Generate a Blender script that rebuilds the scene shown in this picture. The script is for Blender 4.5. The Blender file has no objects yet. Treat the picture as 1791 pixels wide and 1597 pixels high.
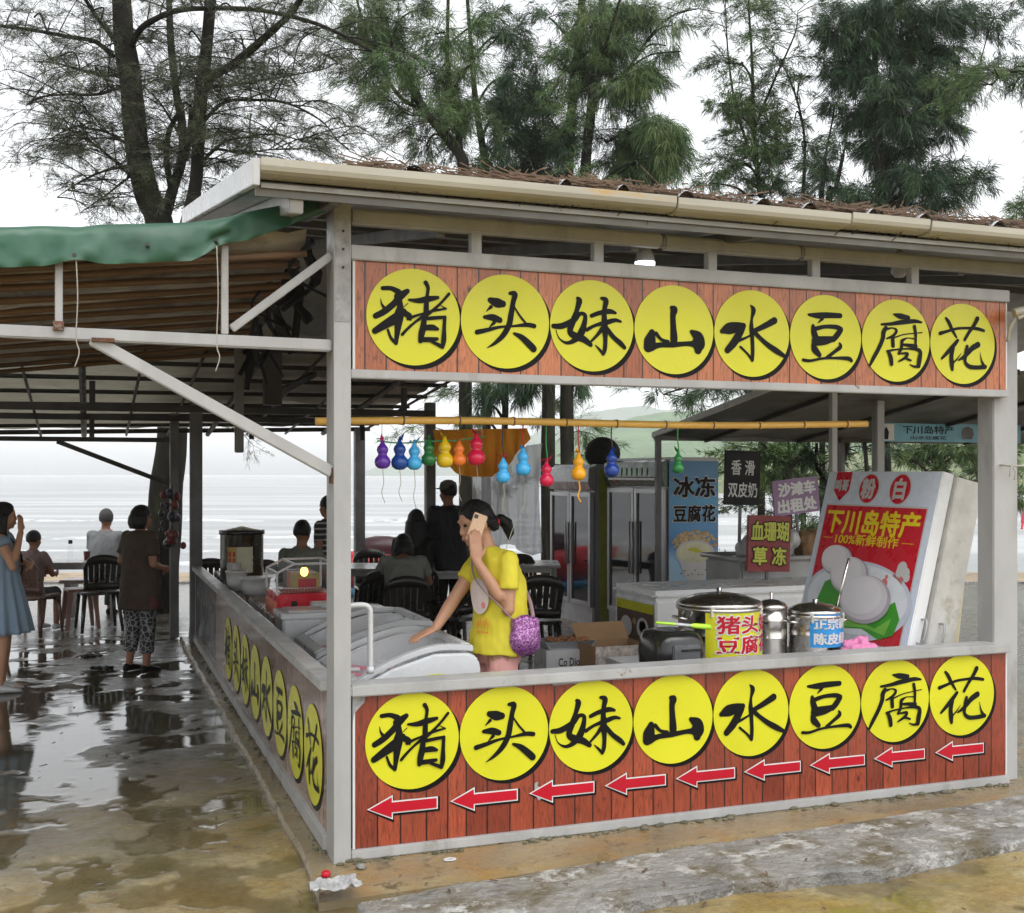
import bpy, bmesh, math, random
import numpy as np
from mathutils import Vector, Matrix, noise

R = math.radians
HAZE = True
rnd = random.Random(7)
sc = bpy.context.scene
COL = sc.collection

# ------------------------------------------------------------------ camera
# stall frame: origin at the foot of the corner post, +X along the front, +Y into the stall
F, CXP, HZ, CAMH, TH = 2010.0, 895.5, 829.0, 1.75, R(20.2)
CT, ST = math.cos(TH), math.sin(TH)
XC, YC = -0.78, 5.09
CAM = Vector((-(XC * CT + YC * ST), XC * ST - YC * CT, CAMH))
cd = bpy.data.cameras.new('camera')
cam = bpy.data.objects.new('camera', cd)
COL.objects.link(cam)
cam.location = CAM
cam.rotation_euler = (R(90), 0, -TH)
cd.sensor_width = 36
cd.lens = 36 * F / 1791.0
cd.shift_y = (HZ - 798.5) / 1791.0
cd.clip_start, cd.clip_end = 0.05, 9000
sc.camera = cam

# ------------------------------------------------------------------ sky, sun, exposure
wd = bpy.data.worlds.new('World')
sc.world = wd
wd.use_nodes = True
wn, wl = wd.node_tree.nodes, wd.node_tree.links
wn.clear()
sky = wn.new('ShaderNodeTexSky')
sky.sky_type = 'NISHITA'
sky.sun_disc = False
sky.sun_elevation = R(58)
sky.sun_rotation = R(150)
sky.air_density, sky.dust_density, sky.ozone_density = 1.2, 2.0, 1.0
hs = wn.new('ShaderNodeHueSaturation')
hs.inputs['Saturation'].default_value = 0.10
bg = wn.new('ShaderNodeBackground')
bg.inputs['Strength'].default_value = 0.15
wo = wn.new('ShaderNodeOutputWorld')
wl.new(sky.outputs[0], hs.inputs['Color'])
wl.new(hs.outputs[0], bg.inputs['Color'])
wl.new(bg.outputs[0], wo.inputs['Surface'])
sd = bpy.data.lights.new('sun', 'SUN')
sun = bpy.data.objects.new('sun', sd)
COL.objects.link(sun)
sd.energy, sd.angle, sd.color = 0.6, R(40), (1, .98, .95)
sun.rotation_euler = (R(32), 0, R(-30))
vs = sc.view_settings
vs.view_transform, vs.look, vs.gamma, vs.exposure = 'Standard', 'None', 1, 1.12
vs.use_curve_mapping = False
sc.cycles.max_bounces = 8
sc.cycles.transparent_max_bounces = 12
sc.cycles.caustics_reflective = sc.cycles.caustics_refractive = False
sc.cycles.volume_bounces = 1

# ------------------------------------------------------------------ helpers
def W(px, py, d):
    """point seen at a photo position, d metres in front of the lens"""
    dx, dy = (px - CXP) / F * d - XC, d - YC
    return Vector((dx * CT + dy * ST, -dx * ST + dy * CT, CAMH - (py - HZ) / F * d))

def at(px, py, x=None, y=None, z=None):
    v = W(px, py, 10.0) - CAM
    if x is not None: k = (x - CAM.x) / v.x
    elif y is not None: k = (y - CAM.y) / v.y
    else: k = (z - CAM.z) / v.z
    return CAM + v * k

def CW(xc, d, z=0.0):
    dx, dy = xc - XC, d - YC
    return Vector((dx * CT + dy * ST, -dx * ST + dy * CT, z))

def catmull(pts, n=6):
    P = [np.array(p, float) for p in pts]
    if len(P) < 3: 
        a, b = P[0], P[-1]
        return [a + (b - a) * i / n for i in range(n + 1)]
    out = []
    for i in range(len(P) - 1):
        p0, p1, p2, p3 = P[max(i - 1, 0)], P[i], P[i + 1], P[min(i + 2, len(P) - 1)]
        for k in range(n):
            t = k / n
            out.append(.5 * (2 * p1 + (p2 - p0) * t + (2 * p0 - 5 * p1 + 4 * p2 - p3) * t * t + (3 * p1 - p0 - 3 * p2 + p3) * t ** 3))
    out.append(P[-1])
    return out

TEXT = {}
def text_data(s, bold):
    key = (s, bold)
    if key not in TEXT:
        c = bpy.data.curves.new('lettering', 'FONT')
        c.body, c.size, c.align_x, c.resolution_u = s, 1.0, 'LEFT', 3
        c.offset = 0.0
        o = bpy.data.objects.new('lettering', c)
        COL.objects.link(o)
        dg = bpy.context.evaluated_depsgraph_get()
        m = bpy.data.meshes.new_from_object(o.evaluated_get(dg))
        V = np.array([v.co[:2] for v in m.vertices]) if len(m.vertices) else np.zeros((1, 2))
        Fc = [tuple(p.vertices) for p in m.polygons]
        bpy.data.objects.remove(o); bpy.data.meshes.remove(m); bpy.data.curves.remove(c)
        TEXT[key] = (V, Fc)
    return TEXT[key]

class MB:
    def __init__(s):
        s.v, s.f, s.m, s.sm = [], [], [], []
    def add(s, V, Fc, m=0, smooth=False):
        b = len(s.v)
        s.v += [tuple(p) for p in V]
        s.f += [tuple(i + b for i in f) for f in Fc]
        s.m += [m] * len(Fc); s.sm += [smooth] * len(Fc)
        return s
    def box(s, a, b, m=0):
        x0, y0, z0 = [min(a[i], b[i]) for i in range(3)]
        x1, y1, z1 = [max(a[i], b[i]) for i in range(3)]
        V = [(x0,y0,z0),(x1,y0,z0),(x1,y1,z0),(x0,y1,z0),(x0,y0,z1),(x1,y0,z1),(x1,y1,z1),(x0,y1,z1)]
        return s.add(V, [(0,3,2,1),(4,5,6,7),(0,1,5,4),(1,2,6,5),(2,3,7,6),(3,0,4,7)], m)
    def bar(s, a, b, w, h, m=0, up=(0, 0, 1)):
        """square bar from a to b, w across, h along up"""
        a, b = Vector(a), Vector(b)
        d = (b - a).normalized(); u = Vector(up)
        if abs(d.dot(u)) > .99: u = Vector((0, 1, 0))
        x = d.cross(u).normalized(); u = x.cross(d).normalized()
        V = [p + x * sx * w / 2 + u * su * h / 2 for p in (a, b) for sx, su in ((-1,-1),(1,-1),(1,1),(-1,1))]
        return s.add(V, [(0,1,2,3),(7,6,5,4),(0,4,5,1),(1,5,6,2),(2,6,7,3),(3,7,4,0)], m)
    def loft(s, rings, m=0, smooth=True, cap=True, closed=True):
        n = len(rings[0]); V = [p for r in rings for p in r]; Fc = []
        for i in range(len(rings) - 1):
            for j in range(n if closed else n - 1):
                k = (j + 1) % n
                Fc.append((i*n+j, i*n+k, (i+1)*n+k, (i+1)*n+j))
        s.add(V, Fc, m, smooth)
        if cap:
            b = len(s.v) - len(V)
            s.f += [tuple(b + j for j in reversed(range(n))), tuple(b + len(V) - n + j for j in range(n))]
            s.m += [m, m]; s.sm += [False, False]
        return s
    def tube(s, pts, r, n=8, m=0, flat=1.0, smooth=True, cap=True):
        P = [Vector(p) for p in pts]
        if not hasattr(r, '__len__'): r = [r] * len(P)
        rings = []; u = None
        for i, p in enumerate(P):
            d = (P[min(i+1, len(P)-1)] - P[max(i-1, 0)])
            d = d.normalized() if d.length > 1e-9 else Vector((0, 0, 1))
            if u is None:
                u = d.cross(Vector((0, 0, 1)))
                if u.length < .05: u = Vector((1, 0, 0))
            u = (u - d * u.dot(d)).normalized(); w = d.cross(u)
            rings.append([p + (u * math.cos(2*math.pi*k/n) + w * math.sin(2*math.pi*k/n) * flat) * r[i] for k in range(n)])
        return s.loft(rings, m, smooth, cap)
    def lathe(s, prof, c=(0, 0, 0), n=20, m=0, smooth=True, sy=1.0):
        rings = [[(c[0] + r*math.cos(2*math.pi*k/n), c[1] + r*math.sin(2*math.pi*k/n)*sy, c[2] + z) for k in range(n)] for r, z in prof]
        return s.loft(rings, m, smooth, True)
    def ball(s, c, r, n=10, m=0, rot=None):
        if not hasattr(r, '__len__'): r = (r, r, r)
        rings = []
        for i in range(n + 1):
            a = math.pi * min(max(i / n, .02), .98) - math.pi / 2
            ring = []
            for k in range(n * 2):
                t = 2*math.pi*k/(n*2)
                p = Vector((r[0]*math.cos(a)*math.cos(t), r[1]*math.cos(a)*math.sin(t), r[2]*math.sin(a)))
                if rot is not None: p = rot @ p
                ring.append(p + Vector(c))
            rings.append(ring)
        return s.loft(rings, m, True, True)
    def poly(s, pts, m=0):
        return s.add(pts, [tuple(range(len(pts)))], m)
    def face_poly(s, pts2, y, m=0):
        """polygon on a panel facing -y: pts are (x,z)"""
        a = sum(pts2[i][0]*pts2[(i+1) % len(pts2)][1] - pts2[(i+1) % len(pts2)][0]*pts2[i][1] for i in range(len(pts2)))
        if a < 0: pts2 = pts2[::-1]
        return s.poly([(p[0], y, p[1]) for p in pts2], m)
    def disc(s, cx, cz, rx, rz, y, m=0, n=40, a0=0):
        return s.face_poly([(cx + rx*math.cos(2*math.pi*k/n + a0), cz + rz*math.sin(2*math.pi*k/n + a0)) for k in range(n)], y, m)
    def ribbon(s, pts, y, m=0, n=6):
        """brush stroke on a panel facing -y: (x,z,width)"""
        S = catmull(pts, n); L, Rr = [], []
        for i, p in enumerate(S):
            d = S[min(i+1, len(S)-1)][:2] - S[max(i-1, 0)][:2]
            d = d / (np.linalg.norm(d) + 1e-9); nn = np.array((-d[1], d[0])) * max(p[2], .0005) / 2
            L.append(p[:2] + nn); Rr.append(p[:2] - nn)
        V = [(p[0], y, p[1]) for p in L] + [(p[0], y, p[1]) for p in Rr]
        k = len(S)
        s.add(V, [(i, k+i, k+i+1, i+1) for i in range(k-1)], m)
        for i, p in enumerate([S[0], S[-1]] + list(pts[1:-1])):
            f_ = .5 if i < 2 else .46
            s.disc(p[0], p[1], p[2]*f_, p[2]*f_, y - .00004*(i+1), m, 12)
        return s
    def text(s, t, cx, cz, h, y, m=0, bold=.018, w=None, slant=0.0):
        """lettering centred at (cx,cz), h tall, on a panel facing -y"""
        V, Fc = text_data(t, 0.0)
        lo, hi = V.min(0), V.max(0); ext = np.maximum(hi - lo, 1e-6)
        kz = h / ext[1]; kx = kz if w is None else w / ext[0]
        k = 8 if bold > .03 else 4
        # thick strokes: the same outline laid again a hair apart all round
        for i in range(k + 1):
            a = 2*math.pi*i/k + .4
            ox, oz = (0, 0) if i == k else (math.cos(a)*bold*kx, math.sin(a)*bold*kz)
            P = [(cx + ox + (v[0]-lo[0]-ext[0]/2)*kx, y - .00012*i, cz + oz + (v[1]-lo[1]-ext[1]/2)*kz) for v in V]
            s.add(P, Fc, m)
        return s
    def xf(s, M):
        s.v = [tuple(M @ Vector(p)) for p in s.v]; return s
    def mesh(s, name='mesh'):
        me = bpy.data.meshes.new(name)
        me.from_pydata(s.v, [], s.f); me.update()
        me.polygons.foreach_set('material_index', s.m)
        me.polygons.foreach_set('use_smooth', s.sm)
        return me
    def build(s, name, mats, parent=None, bevel=0.0, loc=None):
        me = s.mesh(name)
        if bevel:
            bm = bmesh.new(); bm.from_mesh(me)
            bmesh.ops.remove_doubles(bm, verts=bm.verts, dist=1e-5)
            ed = [e for e in bm.edges if len(e.link_faces) == 2 and e.calc_face_angle(0) > .7]
            bmesh.ops.bevel(bm, geom=ed, offset=bevel, segments=2, affect='EDGES', clamp_overlap=True)
            bm.to_mesh(me); bm.free()
        return link(name, me, mats, parent, loc)

def link(name, me, mats, parent=None, loc=None):
    for x in (mats if isinstance(mats, (list, tuple)) else [mats]): me.materials.append(x)
    o = bpy.data.objects.new(name, me); COL.objects.link(o)
    if parent is not None: o.parent = parent
    if loc is not None: o.location = loc
    return o

def tag(o, label=None, cat=None, group=None, kind=None):
    for k, v in (('label', label), ('category', cat), ('group', group), ('kind', kind)):
        if v: o[k] = v
    return o

def thing(name, label, cat, loc=(0, 0, 0), rz=0.0, group=None):
    o = bpy.data.objects.new(name, None); COL.objects.link(o)
    o.empty_display_size = .1
    o.location = loc; o.rotation_euler = (0, 0, rz)
    return tag(o, label, cat, group)

def copy_thing(src, loc, rz, label, group=None, scale=None):
    r = src.copy(); COL.objects.link(r); r.location = loc; r.rotation_euler = (0, 0, rz)
    if scale: r.scale = (scale,) * 3
    tag(r, label, None, group)
    for ch in list(src.children):
        c = ch.copy(); COL.objects.link(c); c.parent = r
        for g in ch.children:
            d = g.copy(); COL.objects.link(d); d.parent = c
    return r

JOBS = []
def remesh(mb, voxel, it=4, fold=0.0, freq=9.0, seed=0):
    """queue a union of the closed pieces into one continuous skin; done all together at the end"""
    me = mb.mesh('shape')
    JOBS.append((me, voxel, it, fold, freq, seed))
    return me
def fuse_all():
    jobs = {j[0].name: j for j in JOBS}; obs = []
    for o in COL.objects:
        if o.type == 'MESH' and o.data.name in jobs:
            j = jobs[o.data.name]
            r = o.modifiers.new('r', 'REMESH'); r.mode = 'VOXEL'; r.voxel_size = j[1]
            if j[2]:
                q = o.modifiers.new('s', 'SMOOTH'); q.iterations = j[2]; q.factor = .5
            obs.append((o, j))
    dg = bpy.context.evaluated_depsgraph_get()
    new = [bpy.data.meshes.new_from_object(o.evaluated_get(dg)) for o, j in obs]
    for (o, j), out in zip(obs, new):
        me, voxel, it, fold, freq, seed = j
        o.modifiers.clear()
        if fold:
            n = len(out.vertices); A = np.empty(n*3, np.float32); N = np.empty(n*3, np.float32)
            out.vertices.foreach_get('co', A); out.vertices.foreach_get('normal', N)
            A = A.reshape(-1, 3); N = N.reshape(-1, 3); a = np.empty((n, 1), np.float32)
            for i in range(n):
                q = Vector((float(A[i, 0])*freq + seed, float(A[i, 1])*freq, float(A[i, 2])*freq*.55))
                a[i] = noise.noise(q) + .5*noise.noise(q*2.3)
            out.vertices.foreach_set('co', (A + N*a*fold).reshape(-1)); out.update()
        out.polygons.foreach_set('use_smooth', [True] * len(out.polygons))
        o.data = out

# ------------------------------------------------------------------ materials
def nt(name):
    m = bpy.data.materials.new(name); m.use_nodes = True
    n, l = m.node_tree.nodes, m.node_tree.links
    return m, n, l, n['Principled BSDF']

def ramp(n, stops):
    r = n.new('ShaderNodeValToRGB')
    e = r.color_ramp.elements
    while len(e) < len(stops): e.new(.5)
    for k, (p, c) in enumerate(stops):
        e[k].position = p
        e[k].color = (c, c, c, 1) if not hasattr(c, '__len__') else (*c, 1)
    return r

def mixc(n, l, fac, a, b, mode='MIX'):
    x = n.new('ShaderNodeMix'); x.data_type = 'RGBA'; x.blend_type = mode
    for k, v in ((0, fac), (6, a), (7, b)):
        if hasattr(v, 'links') or isinstance(v, bpy.types.NodeSocket): l.new(v, x.inputs[k])
        elif hasattr(v, '__len__'): x.inputs[k].default_value = (*v, 1)
        else: x.inputs[k].default_value = v
    return x.outputs[2]

def mth(n, l, op, a, b=None):
    x = n.new('ShaderNodeMath'); x.operation = op
    for k, v in ((0, a), (1, b)):
        if v is None: continue
        if isinstance(v, bpy.types.NodeSocket): l.new(v, x.inputs[k])
        else: x.inputs[k].default_value = v
    return x.outputs[0]

def nz(n, l, vec, scale, detail=5, rough=.55, sc3=None):
    t = n.new('ShaderNodeTexNoise'); t.inputs['Scale'].default_value = scale
    t.inputs['Detail'].default_value = detail; t.inputs['Roughness'].default_value = rough
    if sc3:
        mp = n.new('ShaderNodeMapping'); mp.inputs['Scale'].default_value = sc3
        l.new(vec, mp.inputs['Vector']); vec = mp.outputs[0]
    l.new(vec, t.inputs['Vector'])
    return t.outputs['Fac']

def mat(name, col, rough=.5, metal=0.0, var=.18, vs=5.0, col2=None, c2=(.55, .7), bump=0.0, bs=30.0, stretch=None, rv=.12, spec=.5, emit=0.0, trans=0.0, alpha=1.0, col3=None, c3=(.66, .70), bd=.01):
    m, n, l, b = nt(name)
    tc = n.new('ShaderNodeTexCoord').outputs['Object']
    f = nz(n, l, tc, vs, 6, .6, stretch)
    r = ramp(n, ((.3, 1 - var), (.7, 1 + var)))
    l.new(f, r.inputs[0])
    base = mixc(n, l, 1.0, col, r.outputs[0], 'MULTIPLY')
    if col2 is not None:
        f2 = nz(n, l, tc, vs * .7 + 1.3, 8, .65, stretch)
        r2 = ramp(n, ((c2[0], 0.0), (c2[1], 1.0))); l.new(f2, r2.inputs[0])
        base = mixc(n, l, r2.outputs[0], base, col2)
    if col3 is not None:
        f4 = nz(n, l, tc, 7.0, 9, .72)
        r4 = ramp(n, ((c3[0], 0.0), (c3[1], 1.0))); l.new(f4, r4.inputs[0])
        base = mixc(n, l, r4.outputs[0], base, col3)
    l.new(base, b.inputs['Base Color'])
    if rv:
        f3 = nz(n, l, tc, vs * 2.1, 4)
        rr = ramp(n, ((.3, max(rough - rv, .02)), (.7, min(rough + rv, 1)))); l.new(f3, rr.inputs[0])
        l.new(rr.outputs[0], b.inputs['Roughness'])
    else: b.inputs['Roughness'].default_value = rough
    b.inputs['Metallic'].default_value = metal
    b.inputs['Specular IOR Level'].default_value = spec
    if bump:
        bp = n.new('ShaderNodeBump'); bp.inputs['Strength'].default_value = bump; bp.inputs['Distance'].default_value = bd
        l.new(nz(n, l, tc, bs, 6, .6, stretch), bp.inputs['Height']); l.new(bp.outputs[0], b.inputs['Normal'])
    if emit:
        b.inputs['Emission Color'].default_value = (*col, 1); b.inputs['Emission Strength'].default_value = emit
    if trans: b.inputs['Transmission Weight'].default_value = trans
    if alpha < 1: b.inputs['Alpha'].default_value = alpha
    return m

def planks(name, c1, c2, dark, rough, seed, pw=.105):
    """printed plank boards: x along the board, z up"""
    m, n, l, b = nt(name)
    tc = n.new('ShaderNodeTexCoord').outputs['Object']
    sx = n.new('ShaderNodeSeparateXYZ'); l.new(tc, sx.inputs[0])
    w = mth(n, l, 'ADD', mth(n, l, 'DIVIDE', sx.outputs[0], pw), seed)
    v1 = n.new('ShaderNodeTexVoronoi'); v1.voronoi_dimensions = '1D'; v1.feature = 'DISTANCE_TO_EDGE'
    v2 = n.new('ShaderNodeTexVoronoi'); v2.voronoi_dimensions = '1D'; v2.feature = 'F1'
    for v in (v1, v2):
        v.inputs['Scale'].default_value = 1; v.inputs['Randomness'].default_value = .55; l.new(w, v.inputs['W'])
    sc3 = n.new('ShaderNodeSeparateColor'); l.new(v2.outputs['Color'], sc3.inputs[0])
    # grain: noise pulled out along z, warped differently on every plank
    cb = n.new('ShaderNodeCombineXYZ')
    l.new(mth(n, l, 'MULTIPLY', sx.outputs[0], 26.0), cb.inputs[0])
    l.new(mth(n, l, 'MULTIPLY', sc3.outputs[0], 40.0), cb.inputs[1])
    l.new(mth(n, l, 'MULTIPLY', sx.outputs[2], 2.6), cb.inputs[2])
    g = nz(n, l, cb.outputs[0], 1.0, 3, .5)
    rings = mth(n, l, 'FRACT', mth(n, l, 'MULTIPLY', g, 9.0))
    rr = ramp(n, ((0.0, .50), (.16, 1.0), (.8, 1.06), (1.0, .60))); l.new(rings, rr.inputs[0])
    fine = nz(n, l, cb.outputs[0], 5.0, 6, .7)
    base = mixc(n, l, sc3.outputs[1], c1, c2)
    base = mixc(n, l, 1.0, base, rr.outputs[0], 'MULTIPLY')
    fr = ramp(n, ((.3, .72), (.7, 1.22))); l.new(fine, fr.inputs[0])
    base = mixc(n, l, 1.0, base, fr.outputs[0], 'MULTIPLY')
    big = nz(n, l, tc, 2.3, 4)
    br = ramp(n, ((.3, .82), (.7, 1.12))); l.new(big, br.inputs[0])
    base = mixc(n, l, 1.0, base, br.outputs[0], 'MULTIPLY')
    # knots
    kv = n.new('ShaderNodeTexVoronoi'); kv.inputs['Scale'].default_value = 6.2
    mp = n.new('ShaderNodeMapping'); mp.inputs['Scale'].default_value = (1.0, .001, .75); mp.inputs['Location'].default_value = (seed, 0, seed)
    l.new(tc, mp.inputs[0]); l.new(mp.outputs[0], kv.inputs['Vector'])
    kr = ramp(n, ((.02, 1.0), (.10, 0.0))); l.new(kv.outputs['Distance'], kr.inputs[0])
    base = mixc(n, l, mth(n, l, 'MULTIPLY', kr.outputs[0], .85), base, dark)
    gr = ramp(n, ((.018, 1.0), (.05, 0.0))); l.new(v1.outputs['Distance'], gr.inputs[0])
    base = mixc(n, l, gr.outputs[0], base, dark)
    l.new(base, b.inputs['Base Color'])
    b.inputs['Roughness'].default_value = rough
    bp = n.new('ShaderNodeBump'); bp.inputs['Strength'].default_value = .12; bp.inputs['Distance'].default_value = .004
    l.new(nz(n, l, tc, 3.0, 3), bp.inputs['Height']); l.new(bp.outputs[0], b.inputs['Normal'])
    return m

def translucent(name, col, share=.5, rough=.5, alpha=1.0, **kw):
    """thin sheet that lets daylight through"""
    kw.setdefault('var', .2)
    m = mat(name, col, rough, alpha=alpha, **kw)
    n, l = m.node_tree.nodes, m.node_tree.links
    t = n.new('ShaderNodeBsdfTranslucent'); t.inputs['Color'].default_value = (*col, 1)
    x = n.new('ShaderNodeMixShader'); x.inputs[0].default_value = share
    l.new(n['Principled BSDF'].outputs[0], x.inputs[1]); l.new(t.outputs[0], x.inputs[2]); l.new(x.outputs[0], n['Material Output'].inputs['Surface'])
    return m

M = {}
M['steel'] = mat('painted_steel', (.34, .34, .335), .40, .0, .20, 3.0, (.19, .17, .14), (.56, .76), .10, 40, (1, 1, .3), col3=(.13, .07, .035), c3=(.665, .70))
M['steel_dark'] = mat('grey_steel', (.13, .13, .13), .5, .2, .25, 4.0, (.10, .05, .025), (.6, .75))
M['steel_black'] = mat('weathered_dark_steel', (.035, .033, .03), .55, .2, .3, 4.0, (.07, .04, .02), (.6, .8))
M['rust'] = mat('rust', (.10, .042, .02), .85, .0, .5, 24.0, (.26, .25, .23), (.56, .66))
M['gutter'] = mat('cream_gutter', (.37, .35, .285), .35, .0, .15, 2.0, (.46, .26, .04), (.60, .72), .04, 20, (.6, 1, 6), col3=(.16, .07, .02), c3=(.66, .69))
M['roof'] = mat('roof_sheet', (.36, .37, .37), .45, .1, .15, 2.0, (.22, .2, .17), (.55, .75), stretch=(1, .3, 1))
M['roof_top'] = mat('roof_tin', (.30, .26, .24), .6, .1, .3, 3.0, (.2, .09, .04), (.5, .7))
M['plank_up'] = planks('printed_planks_pale', (.50, .170, .066), (.29, .080, .030), (.02, .008, .006), .32, 3.3)
M['plank_low'] = planks('printed_planks_red', (.33, .064, .028), (.165, .028, .013), (.010, .002, .002), .34, 21.7)
M['plank_side'] = planks('printed_planks_brown', (.34, .23, .17), (.22, .14, .10), (.03, .018, .012), .14, 55.1)
M['yellow'] = mat('yellow_vinyl', (.57, .555, .017), .34, .0, .07, 2.0, rv=.1, spec=.4, bump=.12, bs=4)
M['ink'] = mat('black_ink', (.004, .004, .004), .5, .0, .05, 3.0, rv=.05, spec=.15)
M['red'] = mat('red_vinyl', (.43, .004, .018), .36, .0, .10, 3.0, rv=.05, spec=.35)
M['white'] = mat('white_vinyl', (.62, .61, .61), .4, .0, .06, 4.0)
M['paper'] = mat('torn_paper', (.30, .30, .30), .8, .0, .3, 20.0)
M['bamboo'] = mat('yellow_bamboo', (.72, .43, .095), .38, .0, .15, 7.0, (.42, .21, .05), (.62, .78), stretch=(.4, 1, 1))
M['bamboo_old'] = mat('old_bamboo', (.15, .085, .042), .55, .0, .3, 7.0, (.06, .036, .02), (.5, .7), stretch=(.3, 1, 1))
M['tarp'] = mat('green_tarp', (.016, .075, .040), .42, .0, .35, 2.5, (.035, .115, .07), (.55, .75), .25, 9)
M['cloth_under'] = translucent('canvas_lining', (.34, .31, .26), .06, .7, var=.4, vs=1.6, col2=(.08, .07, .055), c2=(.48, .64), bump=.3, bs=5, stretch=(1, 2.5, 1))
M['sheet_old'] = translucent('aged_sheeting', (.36, .34, .26), .22, .45, var=.35, vs=1.3, col2=(.13, .11, .08), c2=(.45, .7), bump=.3, bs=4)
M['awning'] = mat('grey_awning', (.15, .16, .15), .55, .0, .25, 1.5, (.08, .08, .075), (.5, .7), .2, 6)
M['white_plastic'] = mat('white_plastic', (.52, .53, .54), .3, .0, .07, 3.0)
M['grey_plastic'] = mat('grey_plastic', (.30, .31, .33), .35, .0, .1, 3.0)
M['black_plastic'] = mat('black_plastic', (.012, .012, .012), .22, .0, .1, 3.0)
M['chair_dark'] = mat('dark_chair_plastic', (.022, .019, .016), .28, .0, .2, 3.0)
M['chair_brown'] = mat('brown_chair_plastic', (.12, .06, .045), .3, .0, .2, 3.0)
M['stool_pink'] = mat('pink_brown_plastic', (.30, .16, .13), .35, .0, .12, 3.0)
M['inox'] = mat('stainless_steel', (.56, .54, .51), .22, 1.0, .08, 6.0, rv=.1, stretch=(1, 1, 6))
M['alu'] = mat('aluminium', (.40, .40, .41), .32, .35, .04, 2.0, rv=.05)
M['door_glass'] = mat('dark_fridge_glass', (.014, .016, .018), .06, .0, .4, 3.0, rv=.03, spec=.7)
M['clear'] = mat('clear_glass', (.80, .84, .85), .03, .0, .03, 3.0, rv=.01, alpha=.05)
M['film'] = mat('clear_plastic_film', (.75, .77, .79), .22, .0, .12, 3.0, alpha=.45)
M['cardboard'] = mat('cardboard', (.30, .18, .09), .8, .0, .15, 6.0)
M['wood'] = mat('counter_wood', (.27, .16, .08), .25, .0, .2, 4.0, (.15, .09, .05), (.5, .7), stretch=(4, .6, 1))
M['bark'] = mat('dark_bark', (.014, .012, .009), .9, .0, .45, 4.0, (.026, .030, .012), (.5, .68), .9, 16, (1, 1, .35), spec=.2)
M['needle'] = mat('needle_green', (.045, .095, .020), .65, .0, .5, .9, (.105, .155, .040), (.47, .65), rv=0)
M['needle_dark'] = mat('needle_dark', (.022, .058, .020), .65, .0, .5, .9, (.062, .115, .036), (.49, .68), rv=0)
M['needle_grey'] = mat('needle_grey', (.050, .060, .026), .7, .0, .45, .9, (.032, .044, .016), (.5, .7), rv=0)
M['litter'] = mat('dry_needle_litter', (.085, .05, .028), .9, .0, .5, 20.0)
M['skin'] = mat('skin', (.50, .27, .17), .5, .0, .06, 6.0, rv=.05)
M['skin_pale'] = mat('pale_skin', (.48, .27, .18), .5, .0, .06, 6.0, rv=.05)
M['skin_tan'] = mat('tanned_skin', (.28, .13, .075), .5, .0, .08, 6.0, rv=.05)
M['hair'] = mat('black_hair', (.006, .005, .005), .42, .0, .6, 60.0, bump=1.0, bs=160, stretch=(1, 1, .12), spec=.3)
M['hair_grey'] = mat('grey_hair', (.055, .053, .05), .5, .0, .4, 60.0, bump=.8, bs=120)
M['black'] = mat('matt_black', (.006, .006, .006), .5, .0, .2, 4.0, spec=.2)
M['rope'] = mat('pale_rope', (.34, .32, .28), .8)
M['white_bright'] = mat('bright_white_panel', (.80, .81, .82), .3, .0, .05, 3.0)  # paler copy of the white, its colour raised to brighten things under the roofs
for k_ in ('skin', 'skin_pale', 'skin_tan'):
    p_ = M[k_].node_tree.nodes['Principled BSDF']
    p_.inputs['Subsurface Weight'].default_value = .12; p_.inputs['Subsurface Radius'].default_value = (.012, .005, .003)

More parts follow.
